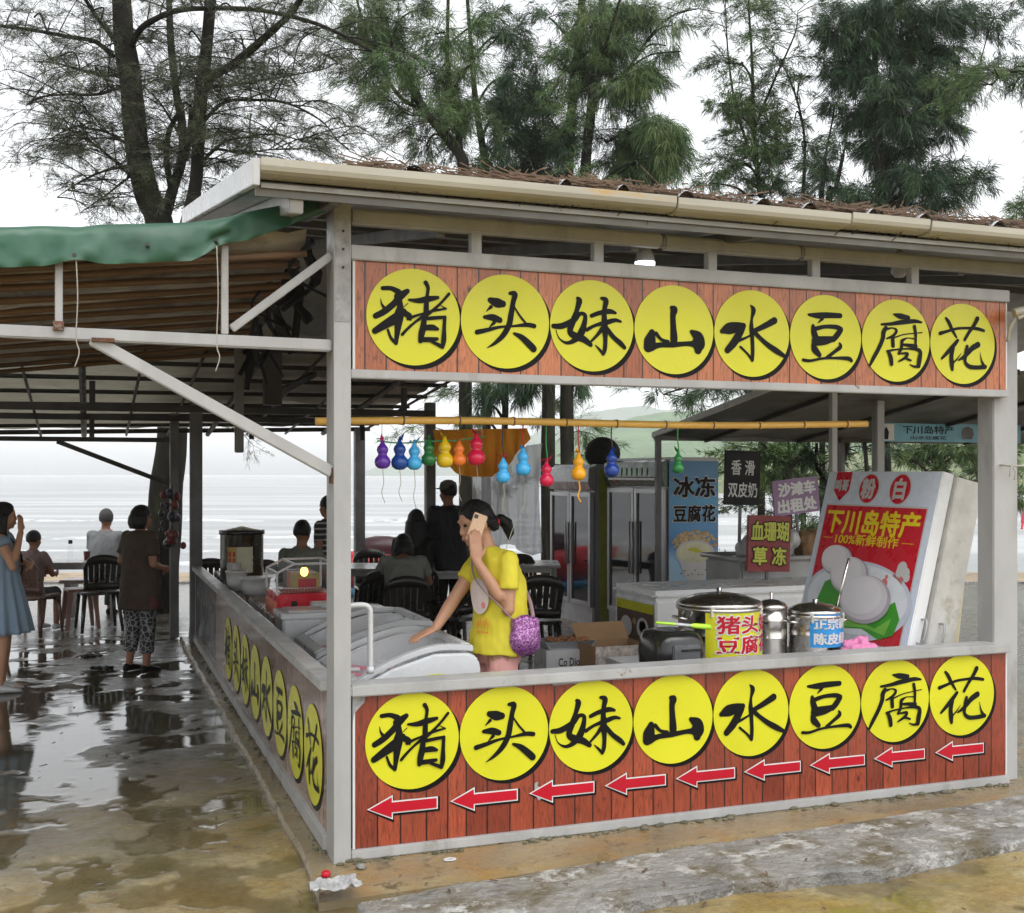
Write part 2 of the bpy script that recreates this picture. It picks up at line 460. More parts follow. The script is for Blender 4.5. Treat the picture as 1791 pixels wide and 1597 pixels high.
# ------------------------------------------------------------------ ground, sea, hills
WATER = -.0100
def wet_ground():
    m, n, l, b = nt('wet_concrete')
    tc = n.new('ShaderNodeTexCoord').outputs['Object']
    sx = n.new('ShaderNodeSeparateXYZ'); l.new(tc, sx.inputs[0])
    big = nz(n, l, tc, .55, 5, .6)
    mid = nz(n, l, tc, 2.6, 8, .65)
    fin = nz(n, l, tc, 26.0, 8, .7)
    # washed-in sand on the low side nearest the road, cement grey further in
    yy = mth(n, l, 'ADD', mth(n, l, 'MULTIPLY', sx.outputs[1], .16), mth(n, l, 'MULTIPLY', big, 1.2))
    yr = ramp(n, ((.45, 0.0), (1.25, 1.0))); l.new(yy, yr.inputs[0])
    sand = ramp(n, ((.3, (.24, .15, .035)), (.5, (.27, .20, .08)), (.68, (.36, .30, .16)))); l.new(mid, sand.inputs[0])
    cem = ramp(n, ((.3, (.07, .062, .048)), (.55, (.145, .132, .105)), (.7, (.23, .21, .17)))); l.new(mid, cem.inputs[0])
    base = mixc(n, l, yr.outputs[0], sand.outputs[0], cem.outputs[0])
    moss = nz(n, l, tc, 1.1, 6, .6)
    mr = ramp(n, ((.56, 0.0), (.70, .75))); l.new(moss, mr.inputs[0])
    base = mixc(n, l, mr.outputs[0], base, (.095, .095, .025))
    grit = nz(n, l, tc, 120.0, 4, .8)
    fr = ramp(n, ((.3, .60), (.7, 1.36))); l.new(mth(n, l, 'ADD', mth(n, l, 'MULTIPLY', fin, .6), mth(n, l, 'MULTIPLY', grit, .4)), fr.inputs[0])
    base = mixc(n, l, 1.0, base, fr.outputs[0], 'MULTIPLY')
    # standing water lies flat at the bottom of the hollows
    pm_ = n.new('ShaderNodeMapRange'); pm_.inputs['From Min'].default_value = WATER + .0042; pm_.inputs['From Max'].default_value = WATER + .0001; pm_.interpolation_type = 'SMOOTHSTEP'
    l.new(sx.outputs[2], pm_.inputs['Value']); pud_ = pm_.outputs['Result']
    base = mixc(n, l, mth(n, l, 'MULTIPLY', pud_, .5), base, (.055, .045, .02))
    l.new(base, b.inputs['Base Color'])
    rg = ramp(n, ((.3, .06), (.7, .30))); l.new(mid, rg.inputs[0])
    ro = n.new('ShaderNodeMix'); l.new(pud_, ro.inputs[0]); l.new(rg.outputs[0], ro.inputs[2]); ro.inputs[3].default_value = .025
    l.new(ro.outputs[0], b.inputs['Roughness'])
    rip = nz(n, l, tc, 8.0, 6, .6, (1, 1.6, 1))
    hgt = mth(n, l, 'ADD', mth(n, l, 'ADD', mth(n, l, 'MULTIPLY', mid, 1.5), mth(n, l, 'MULTIPLY', rip, .9)), mth(n, l, 'MULTIPLY', fin, .28))
    dry = mth(n, l, 'SUBTRACT', 1.0, mth(n, l, 'MULTIPLY', pud_, .97))
    bp = n.new('ShaderNodeBump'); bp.inputs['Distance'].default_value = .014
    l.new(mth(n, l, 'MULTIPLY', dry, 1.0), bp.inputs['Strength']); l.new(hgt, bp.inputs['Height']); l.new(bp.outputs[0], b.inputs['Normal'])
    return m
M['wet'] = wet_ground()
M['slab'] = mat('stained_slab', (.20, .16, .095), .22, .0, .35, 1.6, (.25, .15, .05), (.5, .68), .6, 22, rv=.2, col3=(.09, .075, .045), c3=(.56, .64), bd=.015)
M['kerb'] = mat('broken_kerb_concrete', (.22, .215, .205), .6, .0, .45, 3.0, (.12, .10, .065), (.48, .62), 1.0, 18, col3=(.40, .395, .385), c3=(.53, .60), bd=.04)
M['sand'] = mat('beach_sand', (.36, .27, .17), .8, .0, .2, .6, (.22, .18, .13), (.45, .6))
M['moss_edge'] = mat('mossy_concrete', (.11, .10, .065), .8, .0, .5, 9.0, (.045, .05, .022), (.5, .65), .8, 25)

def quad_ground(name, pts, m, kind='structure'):
    return tag(MB().poly(pts).build(name, m), kind=kind)
def ground_z(x, y):
    v = lambda f, k: noise.noise(Vector((x*f + k, y*f*1.15, k*1.7)))
    wet = min(max((y - .2)/3.0, 0), 1)
    h = .010*v(.8, 3) + .015*v(1.9, 9) + .013*v(3.9, 1) + .009*v(7.5, 5) + .006*v(14, 2) + .0025*v(33, 7)
    h -= .008*math.exp(-((x+1.5)/1.1)**2 - ((y-3.0)/2.0)**2)
    return max(h*.72 - .0062 - .0030*wet, WATER)
gx0, gx1, gy0, gy1, gs = -8.0, 5.0, -3.4, 8.4, .026
nx_, ny_ = int((gx1-gx0)/gs), int((gy1-gy0)/gs)
V = []
for j in range(ny_+1):
    for i in range(nx_+1):
        x, y = gx0 + (gx1-gx0)*i/nx_, gy0 + (gy1-gy0)*j/ny_
        hid = x > .1 and .1 < y
        e = min(1, min(i, nx_-i, j, ny_-j)/12)
        V.append((x, y, -.006 if hid else (ground_z(x, y) + .006)*e - .006))
gm = MB().add(V, [(j*(nx_+1)+i, j*(nx_+1)+i+1, (j+1)*(nx_+1)+i+1, (j+1)*(nx_+1)+i) for j in range(ny_) for i in range(nx_)], 0, True)
def back(x): return (18.4 - YC - x*ST)/CT
for P_ in ([(-60, -40), (gx0, -40), (gx0, back(gx0)), (-60, back(-60))], [(gx1, -40), (60, -40), (60, max(back(60), -39)), (gx1, back(gx1))],
           [(gx0, -40), (gx1, -40), (gx1, gy0), (gx0, gy0)], [(gx0, gy1), (gx1, gy1), (gx1, back(gx1)), (gx0, back(gx0))]):
    gm.poly([(x, y, -.006) for x, y in P_])
tag(gm.build('ground', M['wet']), kind='structure')
b = MB(); b.box((-60, 18.4, -.6), (60, 18.55, .02)); 
b.v = [tuple(CW(p[0], p[1], p[2])) for p in b.v]
tag(b.build('walkway_edge', M['kerb']), kind='structure')
nsx, nsy = 60, 20
V = [CW(-90 + 180*i/nsx, 18.55 + 16*j/nsy, -.03 - 1.1*(j/nsy) + .05*noise.noise(Vector((i*.9, j*.7, 0)))) for j in range(nsy+1) for i in range(nsx+1)]
tag(MB().add(V, [(j*(nsx+1)+i, j*(nsx+1)+i+1, (j+1)*(nsx+1)+i+1, (j+1)*(nsx+1)+i) for j in range(nsy) for i in range(nsx)], 0, True).build('beach', M['sand']), kind='structure')

m, n, l, b_ = nt('pale_sea'); M['sea'] = m
tc = n.new('ShaderNodeTexCoord').outputs['Object']
wf = nz(n, l, tc, 1.0, 6, .55, (.025, .16, 1))
fr = ramp(n, ((.38, (.21, .222, .222)), (.52, (.275, .285, .283)), (.60, (.42, .43, .43)), (.68, (.285, .297, .297)))); l.new(wf, fr.inputs[0])
l.new(fr.outputs[0], b_.inputs['Base Color']); b_.inputs['Roughness'].default_value = .35
bp = n.new('ShaderNodeBump'); bp.inputs['Strength'].default_value = .5; bp.inputs['Distance'].default_value = .3
l.new(nz(n, l, tc, 1.0, 5, .6, (.2, .7, 1)), bp.inputs['Height']); l.new(bp.outputs[0], b_.inputs['Normal'])
sea = MB()
sea.poly([(-2600, 26, -.8), (2600, 26, -.8), (2600, 2600, -.8), (-2600, 2600, -.8)])
so = tag(sea.build('sea', M['sea']), kind='structure'); so.location = (CAM.x, CAM.y, 0); so.rotation_euler = (0, 0, -TH)
# foam crests rolling in
for k, (d, x0, x1, h) in enumerate(((33, -22, -2, .12), (38, -30, 4, .12), (46, -26, 6, .15), (62, -40, 15, .18))):
    rings = []
    for i in range(80):
        x = x0 + (x1-x0)*i/79
        dd = d + 2.2*noise.noise(Vector((x*.08, k*7, 0))) + 1.0*noise.noise(Vector((x*.3, k*3, 5)))
        hh = h*max(.08, min(1, .5 + 1.2*noise.noise(Vector((x*.12, k*5, 2)))))
        rings.append([CW(x, dd-.7, -.83), CW(x, dd-.2, -.8+hh*.8), CW(x, dd+.2, -.8+hh), CW(x, dd+1.3, -.83)])
    if k == 0: M['foam'] = mat('sea_foam', (.55, .565, .57), .6, .0, .4, .4, (.30, .315, .32), (.45, .6))
    tag(MB().loft(rings, 0, True, False, False).build('wave', M['foam']), kind='structure')

def hill(name, m, d0, depth, prof, base_z, nx=150, ny=26, rough=.10, seed=0):
    px0, px1 = prof[0][0], prof[-1][0]
    V = []
    for j in range(ny+1):
        v = j/ny
        for i in range(nx+1):
            px = px0 + (px1-px0)*i/nx
            py = np.interp(px, [p[0] for p in prof], [p[1] for p in prof])
            top = CAMH - (py-HZ)/F*(d0+depth)
            q = Vector((px*.012+seed, v*3.1, seed))
            hgt = base_z + (top-base_z)*(v**.85)*(1 + rough*(noise.noise(q)+.5*noise.noise(q*2.7)+.3*noise.noise(q*6))*(1-v*.6))
            d = d0 + depth*v + depth*.12*noise.noise(q*1.7 + Vector((9, 0, 0)))
            V.append(CW((px-CXP)/F*(d0+depth), d, hgt))
    # falls away behind the ridge, so it is a hill and not a card
    for i in range(nx+1):
        p = V[ny*(nx+1)+i]; V.append(Vector((p.x+40, p.y+110, base_z-2)))
    Fc = [(j*(nx+1)+i, j*(nx+1)+i+1, (j+1)*(nx+1)+i+1, (j+1)*(nx+1)+i) for j in range(ny+1) for i in range(nx)]
    return tag(MB().add(V, Fc, 0, True).build(name, m), kind='structure')
M['hill'] = mat('grassy_hill', (.10, .18, .06), .95, .0, .5, .03, (.035, .065, .022), (.47, .60), rv=0, col3=(.20, .17, .10), c3=(.62, .68))
M['hill2'] = mat('wooded_hill', (.10, .15, .075), .95, .0, .3, .02, (.05, .07, .04), (.5, .65), rv=0)
M['cliff'] = mat('tan_cliff', (.09, .13, .045), .95, .0, .35, .12, (.34, .25, .15), (.55, .62), rv=0)
hill('hill', M['hill'], 480, 220, [(940, 800), (960, 776), (1000, 758), (1060, 742), (1120, 728), (1200, 716), (1290, 716), (1380, 704), (1470, 694), (1560, 684), (1660, 672), (1791, 650), (2100, 620), (2600, 640)], -1, seed=2)
hill('hill', M['hill2'], 1300, 300, [(880, 800), (930, 760), (1000, 728), (1060, 716), (1130, 713), (1200, 720), (1400, 740), (1700, 760)], -1, seed=5)
hill('headland', M['hill2'], 1500, 120, [(628, 829), (645, 822), (680, 806), (705, 800), (735, 806), (770, 812), (830, 800), (900, 790), (960, 800)], -1, nx=60, ny=8, seed=8)
hill('cliff', M['cliff'], 150, 40, [(1180, 826), (1215, 806), (1260, 792), (1330, 796), (1420, 790), (1500, 792), (1580, 772), (1660, 758), (1740, 762), (1800, 750), (1950, 730)], -1, nx=120, ny=16, rough=.35, seed=12)

# slab the stall stands on, and the broken kerb in front of it
def irregular_slab(name, outline, z0, z1, m, amp, seed):
    rim = []
    for i in range(len(outline)):
        a, c = Vector(outline[i]), Vector(outline[(i+1) % len(outline)])
        k = max(2, int((c-a).length/.06))
        for j in range(k):
            p = a.lerp(c, j/k)
            o = amp*(noise.noise(Vector((p.x*3, p.y*3, seed))) + .6*noise.noise(Vector((p.x*11, p.y*11, seed))))
            rim.append((p.x+o, p.y+o, 0))
    nn = len(rim); cx = sum(p[0] for p in rim)/nn; cy = sum(p[1] for p in rim)/nn
    rings = [[(p[0], p[1], z0) for p in rim], [(p[0], p[1], z1-.012) for p in rim],
             [(p[0]+(cx-p[0])*.004, p[1]+(cy-p[1])*.02, z1) for p in rim]]
    b = MB().loft(rings, 0, False, True)
    return tag(b.build(name, m), kind='structure')
irregular_slab('pavement', [(-.13, 7.6), (-.13, .1), (-.16, -.44), (1.2, -.40), (3.9, -.24), (9, -.1), (9, 7.6)], -.1, .035, M['slab'], .012, 1)
irregular_slab('kerb', [(-.02, -.56), (1.2, -.45), (3.9, -.27), (9.0, -.1), (9.0, -.6), (3.1, -.84), (2.2, -.93), (1.5, -.86), (.8, -.93), (.2, -1.25), (-.1, -1.2)], -.1, .055, M['kerb'], .035, 4)
b = MB()
for i in range(150):
    x = rnd.uniform(.0, 3.75); r_ = rnd.uniform(.003, .014) if rnd.random() < .93 else .016
    b.ball((x, rnd.uniform(-.07, -.005), .035+r_*.3), (r_*1.6, r_, r_*.8), 4)
for i in range(160):
    y = rnd.uniform(.1, 7.0); r_ = rnd.uniform(.003, .014) if rnd.random() < .93 else .016
    b.ball((rnd.uniform(-.06, -.01), y, .035+r_*.3), (r_, r_*1.6, r_*.8), 4)
tag(b.build('mortar_crumbs', M['moss_edge']), kind='stuff')

# ------------------------------------------------------------------ stall frame
stall = thing('food_stall', 'grey steel framed snack stall with cream gutter on its sloping tin roof', 'stall', (0, 0, 0))
LX = 3.76          # front length to the right post
DY = 7.05          # depth of the left side
def part(mb, name, m, bevel=0.0, parent=None): return mb.build(name, m, parent if parent is not None else stall, bevel)
p = MB().box((-.016, -.035, .03), (.06, .13, 2.98)); p.box((-.012, -.038, 2.42), (.056, -.0355, 2.9), 1)
p = part(p, 'post', [M['steel'], M['paper']], .005); p['label'] = 'front corner post with peeling rust-stained top'
pb = MB()
for z in (2.66, 2.74, 2.82):
    pb.tube([(.024, -.045, z), (.024, -.03, z)], .006, 8)
part(pb, 'bolt', M['steel_black'], 0, p)
p = part(MB().box((LX-.06, .034, .03), (LX+.115, .16, 2.66)), 'post', M['steel'], .006)
part(MB().box((-.06, DY, .03), (.06, DY+.12, 2.75)), 'post', M['steel_dark'], .006)
part(MB().box((5.3, 3.1, .03), (5.38, 3.18, 3.45)), 'post', M['steel'], .006)
part(MB().box((-.06, 3.22, 1.9), (.0, 3.28, 3.5)), 'post', M['steel_dark'], .006)
# header beam made of three lengths, short struts and sign channel
hz0 = at(700, 372, y=0).z
for a_, c_, dz in ((.061, 1.62, 0), (1.625, 2.42, -.006), (2.425, LX+.9, -.004)):
    part(MB().box((a_, -.012, 2.862+dz), (c_, .05, 2.932+dz)), 'header_beam', M['steel'], .012)
for px in (833, 1047, 1246, 1427, 1600):
    x = at(px, 430, y=0).x
    part(MB().box((x-.026, -.004, 2.765), (x+.026, .04, 2.863)), 'strut', M['steel'], .003)
part(MB().box((.061, -.028, 2.701), (LX-.001, .03, 2.766)), 'sign_rail', M['steel'], .004)
part(MB().box((.061, -.02, 2.175), (LX-.001, .03, 2.215)), 'sign_rail', M['steel'], .004)
# counter rails: front and side
part(MB().box((.061, -.04, .762), (LX-.002, .11, .812)), 'counter_ledge', M['steel'], .006)
part(MB().box((.061, -.03, .036), (LX-.002, .03, .08)), 'bottom_rail', M['steel'], .005)
part(MB().box((-.045, .131, .765), (.055, DY-.002, .811)), 'counter_ledge', M['steel'], .006)
part(MB().box((-.03, .131, .036), (.03, DY-.002, .11)), 'bottom_rail', M['steel'], .005)
# back of the counters
part(MB().box((.062, .032, .081), (LX-.01, .05, .764)), 'counter_back', M['grey_plastic'])
part(MB().box((.032, .14, .112), (.05, DY-.01, .764)), 'counter_back', M['grey_plastic'])
part(MB().box((.17, 3.0, .70), (.75, DY-.01, .76)), 'counter_top', M['wood'], .01)

# roof: low along the front, rising to the back
RX0, RX1, RY0, RY1, RZ0, RZ1 = -.39, 9.0, -.33, 3.3, 2.965, 3.55
def rz(y): return RZ0 + (RZ1-RZ0)*(y-RY0)/(RY1-RY0)
M['soffit'] = mat('grey_soffit', (.17, .17, .16), .5, .0, .2, 3.0)
roof = part(MB().add([(RX0+.02, RY0+.02, rz(RY0)-.05), (RX1, RY0+.02, rz(RY0)-.05), (RX1, RY1, RZ1-.05), (RX0+.02, RY1, RZ1-.05),
                      (RX0+.02, RY0+.02, rz(RY0)-.03), (RX1, RY0+.02, rz(RY0)-.03), (RX1, RY1, RZ1-.03), (RX0+.02, RY1, RZ1-.03)],
                     [(0,3,2,1),(4,5,6,7),(0,1,5,4),(1,2,6,5),(2,3,7,6),(3,0,4,7)]), 'roof', M['roof'])
RY2, RZ2 = 7.3, 2.85
part(MB().add([(RX0+.02, RY1, RZ1-.05), (RX1, RY1, RZ1-.05), (RX1, RY2, RZ2-.05), (RX0+.02, RY2, RZ2-.05),
               (RX0+.02, RY1, RZ1-.03), (RX1, RY1, RZ1-.03), (RX1, RY2, RZ2-.03), (RX0+.02, RY2, RZ2-.03)],
              [(0,3,2,1),(4,5,6,7),(1,2,6,5),(2,3,7,6),(3,0,4,7)]), 'roof', M['roof'])
# corrugated tin on top, curling at the eave
rings = []
nxr = 500
for y in (RY0-.035, RY0+.05, .6, 1.6, 2.6, RY1+.03):
    ring = []
    for i in range(nxr+1):
        x = RX0 + (RX1-RX0)*i/nxr
        z = rz(y)+.012 + .017*math.sin(x*2*math.pi/.19)
        if y < RY0+.02: z += .012*noise.noise(Vector((x*2.2, 3, 0)))
        ring.append((x, y, z))
    rings.append(ring)
part(MB().loft(rings, 0, True, False, False), 'tin_sheet', M['roof_top'], 0, roof)
# gutter in lengths, slightly out of line
gx = [RX0] + [at(px, 350, y=RY0-.06).x for px in (1180, 1484, 1622)] + [RX1]
for i in range(len(gx)-1):
    prof = []
    for k in range(9):
        a = R(-90 + 95*k/8)
        prof.append((-.075 - .028*math.cos(a)*1.0, .03 + .05*math.sin(a) - .02))
    prof = [(.0, -.018), (-.05, -.018), (-.085, -.014), (-.103, -.004), (-.11, .014), (-.112, .043), (-.106, .045), (-.10, .016), (-.09, .004), (-.05, -.006), (.0, -.006)]
    zo = (0, -.004, .003, -.003)[i]
    g = MB().loft([[(x, RY0+.02+q[0], RZ0+zo+q[1]) for q in prof] for x in (gx[i]+.003, gx[i+1]-.003)], 0, False, True)
    part(g, 'gutter', M['gutter'], .003, roof)
part(MB().box((RX0+.0, RY0+.04, 2.885), (RX1, RY0+.055, 2.946)), 'soffit_board', M['soffit'], 0, roof)
# white gable trim and inner beam at the left end
part(MB().bar((RX0-.012, RY0-.08, rz(RY0-.08)-.0), (RX0-.012, RY1, RZ1-.0), .03, .105), 'gable_trim', M['white_plastic'], .003, roof)
part(MB().bar((RX0+.17, RY0+.06, rz(RY0+.06)-.10), (RX0+.17, RY1, RZ1-.10), .06, .09), 'rafter', M['steel'], .004, roof)
part(MB().bar((RX0+.02, RY1-.05, RZ1-.10), (RX1, RY1-.05, RZ1-.10), .05, .1), 'purlin', M['steel_dark'], 0, roof)
for y in (.55, 1.4, 2.3):
    part(MB().bar((RX0+.21, y, rz(y)-.085), (RX1, y, rz(y)-.085), .05, .06), 'purlin', M['steel_dark'], 0, roof)
for x in (.5, 1.5, 2.5, 3.5, 4.5):
    part(MB().bar((x, .055, rz(.055)-.15), (x, RY1-.08, RZ1-.15), .04, .06), 'rafter', M['steel_dark'], 0, roof)
for x, y0_ in ((-.055, -.30), (1.99, -.30)):
    t = MB().bar((x, y0_+.03, 2.905), (x, .5, 2.99), .05, .05); t.bar((x, y0_+.025, 2.9045), (x, y0_+.031, 2.9053), .034, .034, 1)
    part(t, 'outrigger', [M['steel_dark'], M['black']], .003)
# wiring under the roof
part(MB().tube(catmull([(.05, .12, 2.74), (.9, .14, 2.72), (1.6, .15, 2.775), (1.95, .15, 2.79), (2.6, .14, 2.80)], 10), .006, 6), 'cable', M['white_plastic'])
# cream pipe resting round the head of the right post
pp = MB().tube(catmull([(LX-.045, -.10, 2.63), (LX+.02, -.12, 2.645), (LX+.12, -.12, 2.66), (LX+.32, -.10, 2.675), (LX+.6, -.08, 2.68)], 8), .024, 12)
pp.tube(catmull([(LX-.03, -.11, 2.60), (LX+.05, -.13, 2.625), (LX+.14, -.12, 2.62), (LX+.17, -.06, 2.55)], 6), .012, 8)
pp.tube(catmull([(LX-.03, -.10, 2.60), (LX-.05, -.08, 2.55), (LX-.04, -.05, 2.48)], 6), .009, 8)
part(pp, 'pipe', M['gutter'])
# dead needles heaped on the eave
V, Fc = [], []
for i in range(13000):
    x = RX0 + .45 + (4.6)*rnd.random()
    dens = .62 + .9*noise.noise(Vector((x*1.3, 4, 1)))
    if rnd.random() > dens: continue
    y = RY0 - .07 + abs(rnd.gauss(0, .12)); z = rz(max(y, RY0)) + .035 + abs(rnd.gauss(0, .022))
    a = rnd.uniform(0, math.pi); ln = rnd.uniform(.04, .17); dz = rnd.gauss(-.01, .035)
    if y < RY0-.02: dz = dz - .02 if rnd.random() < .12 else max(dz, .0)
    dx, dy = math.cos(a)*ln, math.sin(a)*ln*.5; w = .0035
    k = len(V); V += [(x, y, z), (x+dx, y+dy, z+dz), (x+dx, y+dy+w, z+dz+w*2), (x, y+w, z+w*2)]; Fc.append((k, k+1, k+2, k+3))
lit = tag(MB().add(V, Fc).build('needle_litter', M['litter']), kind='stuff')
for i, px in enumerate((720, 985, 1085, 1195, 1330, 1410, 1520, 1610, 1740)):
    c = at(px, 300+ (px-450)*.092, y=RY0-.04)
    s_ = rnd.uniform(.03, .055)
    b = MB(); k = 7
    b.loft([[(c.x + s_*(i2/k-.5)*2, RY0-.08 + .0, RZ0+.045 + .03*math.sin(math.pi*i2/k)) for i2 in range(k+1)],
            [(c.x + .02 + s_*(i2/k-.5)*2.4, RY0+.05, RZ0+.062 + .045*math.sin(math.pi*i2/k)) for i2 in range(k+1)]], 0, True, False, False)
    part(b, 'curled_sheet_edge', M['white_plastic'], 0, roof)

# ------------------------------------------------------------------ brush lettering for the sign discs
ST_DISC = {
'zhu': (457, 529, 452, 474, .045, [
 [(160,250,42),(240,250,44),(310,285,60)], [(395,275,48),(335,320,72),(270,395,62),(175,475,62),(92,520,56)], [(140,350,5),(148,400,18),(172,440,34)],
 [(300,330,70),(325,420,62),(315,510,95),(305,610,72),(295,700,50),(285,785,38)], [(285,785,34),(238,735,30),(208,655,24)],
 [(360,475,60),(285,540,95),(180,605,80),(85,665,60)], [(350,480,60),(415,520,56),(425,555,24)], [(350,440,5),(400,395,9)],
 [(572,190,44),(595,240,36),(586,320,34),(578,420,52),(576,510,52)], [(410,360,22),(500,368,50),(590,352,60),(690,335,34)],
 [(800,298,30),(720,390,26),(620,480,32),(560,515,40),(480,570,26),(400,640,28),(345,700,30)],
 [(400,545,34),(480,515,26),(560,490,20),(650,465,28),(772,446,16)], [(715,410,6),(772,446,18)],
 [(560,520,40),(548,620,62),(530,700,62),(520,765,46)], [(570,545,34),(680,535,36),(755,530,30)],
 [(758,530,36),(752,640,38),(748,750,52),(735,825,38)], [(735,825,34),(690,800,36),(630,772,26)], [(570,632,52),(640,632,56),(688,648,30)], [(530,750,50),(620,750,46),(682,745,34)]]),
'tou': (1353, 568, 428, 460, .045, [
 [(1205,360,56),(1270,385,92),(1325,395,66)], [(1212,425,34),(1165,470,6)], [(1150,525,36),(1230,530,66),(1295,555,56)], [(1240,580,36),(1190,630,6)],
 [(1395,290,34),(1442,300,56),(1425,380,48),(1405,500,56),(1385,600,56),(1330,700,52),(1250,778,34),(1172,826,6)],
 [(1078,672,48),(1180,650,40),(1300,622,26),(1430,612,22),(1560,600,42),(1632,612,44)], [(1440,430,16),(1490,510,20),(1545,580,22)],
 [(1435,685,26),(1510,725,56),(1590,800,68),(1625,838,66)]]),
'mei': (474, 548, 409, 450, .045, [
 [(330,280,36),(345,308,60),(320,400,46),(290,490,60),(255,600,60),(305,650,70),(385,680,66),(455,735,46)],
 [(95,552,44),(180,550,58),(290,495,56),(350,432,40),(400,445,40),(395,520,52),(362,620,70),(300,690,50),(220,716,30),(150,670,12),(120,590,7)],
 [(465,450,40),(540,422,44),(640,405,50),(700,420,28)], [(418,588,38),(500,545,32),(620,512,48),(700,492,38),(752,506,24)],
 [(562,276,30),(606,300,56),(590,400,46),(592,550,66),(600,680,46),(594,780,44),(578,828,34)], [(578,828,28),(540,780,24),(500,738,8)],
 [(570,575,46),(520,640,32),(462,700,22)], [(612,575,48),(680,660,46),(750,722,50),(790,765,38)]]),
'shan': (1281, 585, 387, 435, .045, [
 [(1255,372,46),(1275,390,76),(1264,450,58),(1268,560,62),(1274,680,76),(1264,738,44)], [(1060,612,62),(1042,690,118),(1026,755,98)],
 [(1100,622,40),(1150,680,32),(1215,705,40)], [(1050,758,76),(1130,735,50),(1260,732,50),(1400,722,44),(1470,726,62)], [(1450,606,44),(1508,655,112),(1516,730,136),(1512,785,78)]]),
'shui': (512, 629, 447, 521, .05, [
 [(490,288,14),(525,345,60),(505,450,32),(500,560,56),(510,700,50),(515,850,48),(510,948,44)], [(510,948,40),(450,870,28),(370,790,30)],
 [(155,600,58),(230,570,128),(330,550,112),(405,535,66)], [(390,560,80),(350,640,90),(290,740,92),(215,828,74)], [(330,720,40),(410,690,30),(490,650,22)],
 [(775,472,80),(690,520,70),(600,566,60),(520,600,50)], [(530,610,56),(610,690,50),(700,770,60),(800,840,68),(888,898,48)]]),
'dou': (1386, 672, 414, 508, .05, [
 [(1182,402,28),(1290,412,66),(1400,408,66),(1550,412,56)], [(1340,450,40),(1292,500,10)], [(1232,535,40),(1240,600,70),(1265,690,84)],
 [(1250,575,52),(1370,546,44),(1500,550,52),(1556,578,60)], [(1556,585,60),(1510,650,70),(1468,700,62)], [(1262,720,106),(1370,712,96),(1476,690,56)],
 [(1235,765,54),(1252,820,80),(1305,885,56)], [(1540,745,22),(1550,790,48),(1480,850,40),(1392,918,40)], [(1118,945,36),(1200,955,32),(1330,930,28),(1480,925,30),(1640,932,46),(1680,958,40)]]),
'fu': (516, 642, 411, 498, .05, [
 [(480,322,16),(560,345,64),(665,362,44)], [(338,446,28),(450,440,40),(580,420,54),(740,406,46),(825,420,22)], [(388,492,52),(360,540,58),(350,620,54),(300,740,50),(240,850,48),(198,935,30)],
 [(410,500,30),(470,490,16),(518,520,32),(480,580,34),(400,618,20)], [(470,610,48),(475,705,48)], [(480,610,18),(600,570,14),(720,555,12),(830,545,12)],
 [(736,470,42),(750,560,38),(750,650,34),(745,730,30)], [(590,640,40),(650,612,13),(740,622,16)], [(582,650,42),(575,730,40),(545,798,34)], [(590,690,26),(680,702,42),(755,712,42)],
 [(404,772,30),(500,752,20),(650,742,20),(770,752,40),(808,790,48),(795,880,60),(785,955,50)], [(785,955,40),(735,960,26),(680,935,12)], [(420,780,40),(445,850,54),(455,925,48)],
 [(560,800,20),(650,800,32),(620,850,34),(542,895,18)], [(620,852,30),(688,885,24)]]),
'hua': (1319, 681, 381, 487, .05, [
 [(1050,555,44),(1130,530,34),(1250,496,30),(1380,490,30),(1480,496,38),(1566,520,34)], [(1118,372,30),(1150,420,44),(1190,510,40),(1240,602,24)],
 [(1488,374,54),(1450,450,46),(1390,540,40),(1338,632,36)], [(1255,640,38),(1200,710,50),(1130,790,44),(1068,858,28)], [(1195,735,58),(1180,830,54),(1185,930,58),(1190,992,38)],
 [(1190,925,22),(1250,860,15),(1295,795,5)], [(1495,692,66),(1420,740,60),(1340,830,46),(1262,880,20)], [(1366,712,38),(1350,800,48),(1342,900,40),(1392,958,48),(1480,970,46),(1580,964,50)], [(1560,942,40),(1536,880,20),(1520,785,4)]]),
}
ORDER = ['zhu', 'tou', 'mei', 'shan', 'shui', 'dou', 'fu', 'hua']
def sign_disc(parent, key, cx, cz, r):
    c0, c1, rx, ry, sh, strokes = ST_DISC[key]
    b = MB()
    b.disc(cx+.018*r/.22, cz-.018*r/.22, r, r, -.0025, 1, 48)  # black drop shadow drawn flat behind the disc, offset down and right
    b.disc(cx, cz, r, r, -.005, 0, 64)
    for i, s_ in enumerate(strokes):
        q = [(cx + (x-c0)/rx*r, cz - (y - sh*(x-c0) - c1)/ry*r, w/(.5*(rx+ry))*r) for x, y, w in s_]
        b.ribbon(q, -.0075-.0002*i, 1)
    return b.build('disc', [M['yellow'], M['ink']], parent)

def sign_arrow(parent, x0, x1, cz, h):
    b = MB(); d = (x1-x0)
    for e, y, mm in ((.011, -.003, 1), (.006, -.005, 0), (0, -.007, 2)):
        off = .006 if e > .01 else 0
        hx = x0 + d*.33
        b.face_poly([(x0-e*1.6+off, cz-off), (hx+e, cz+h/2+e*1.6-off), (hx+e, cz+h*.24+e-off), (x1+e+off, cz+h*.24+e-off), (x1+e+off, cz-h*.24-e-off), (hx+e, cz-h*.24-e-off), (hx+e, cz-h/2-e*1.6-off)], y, mm)
    return b.build('arrow', [M['white'], M['ink'], M['red']], parent)

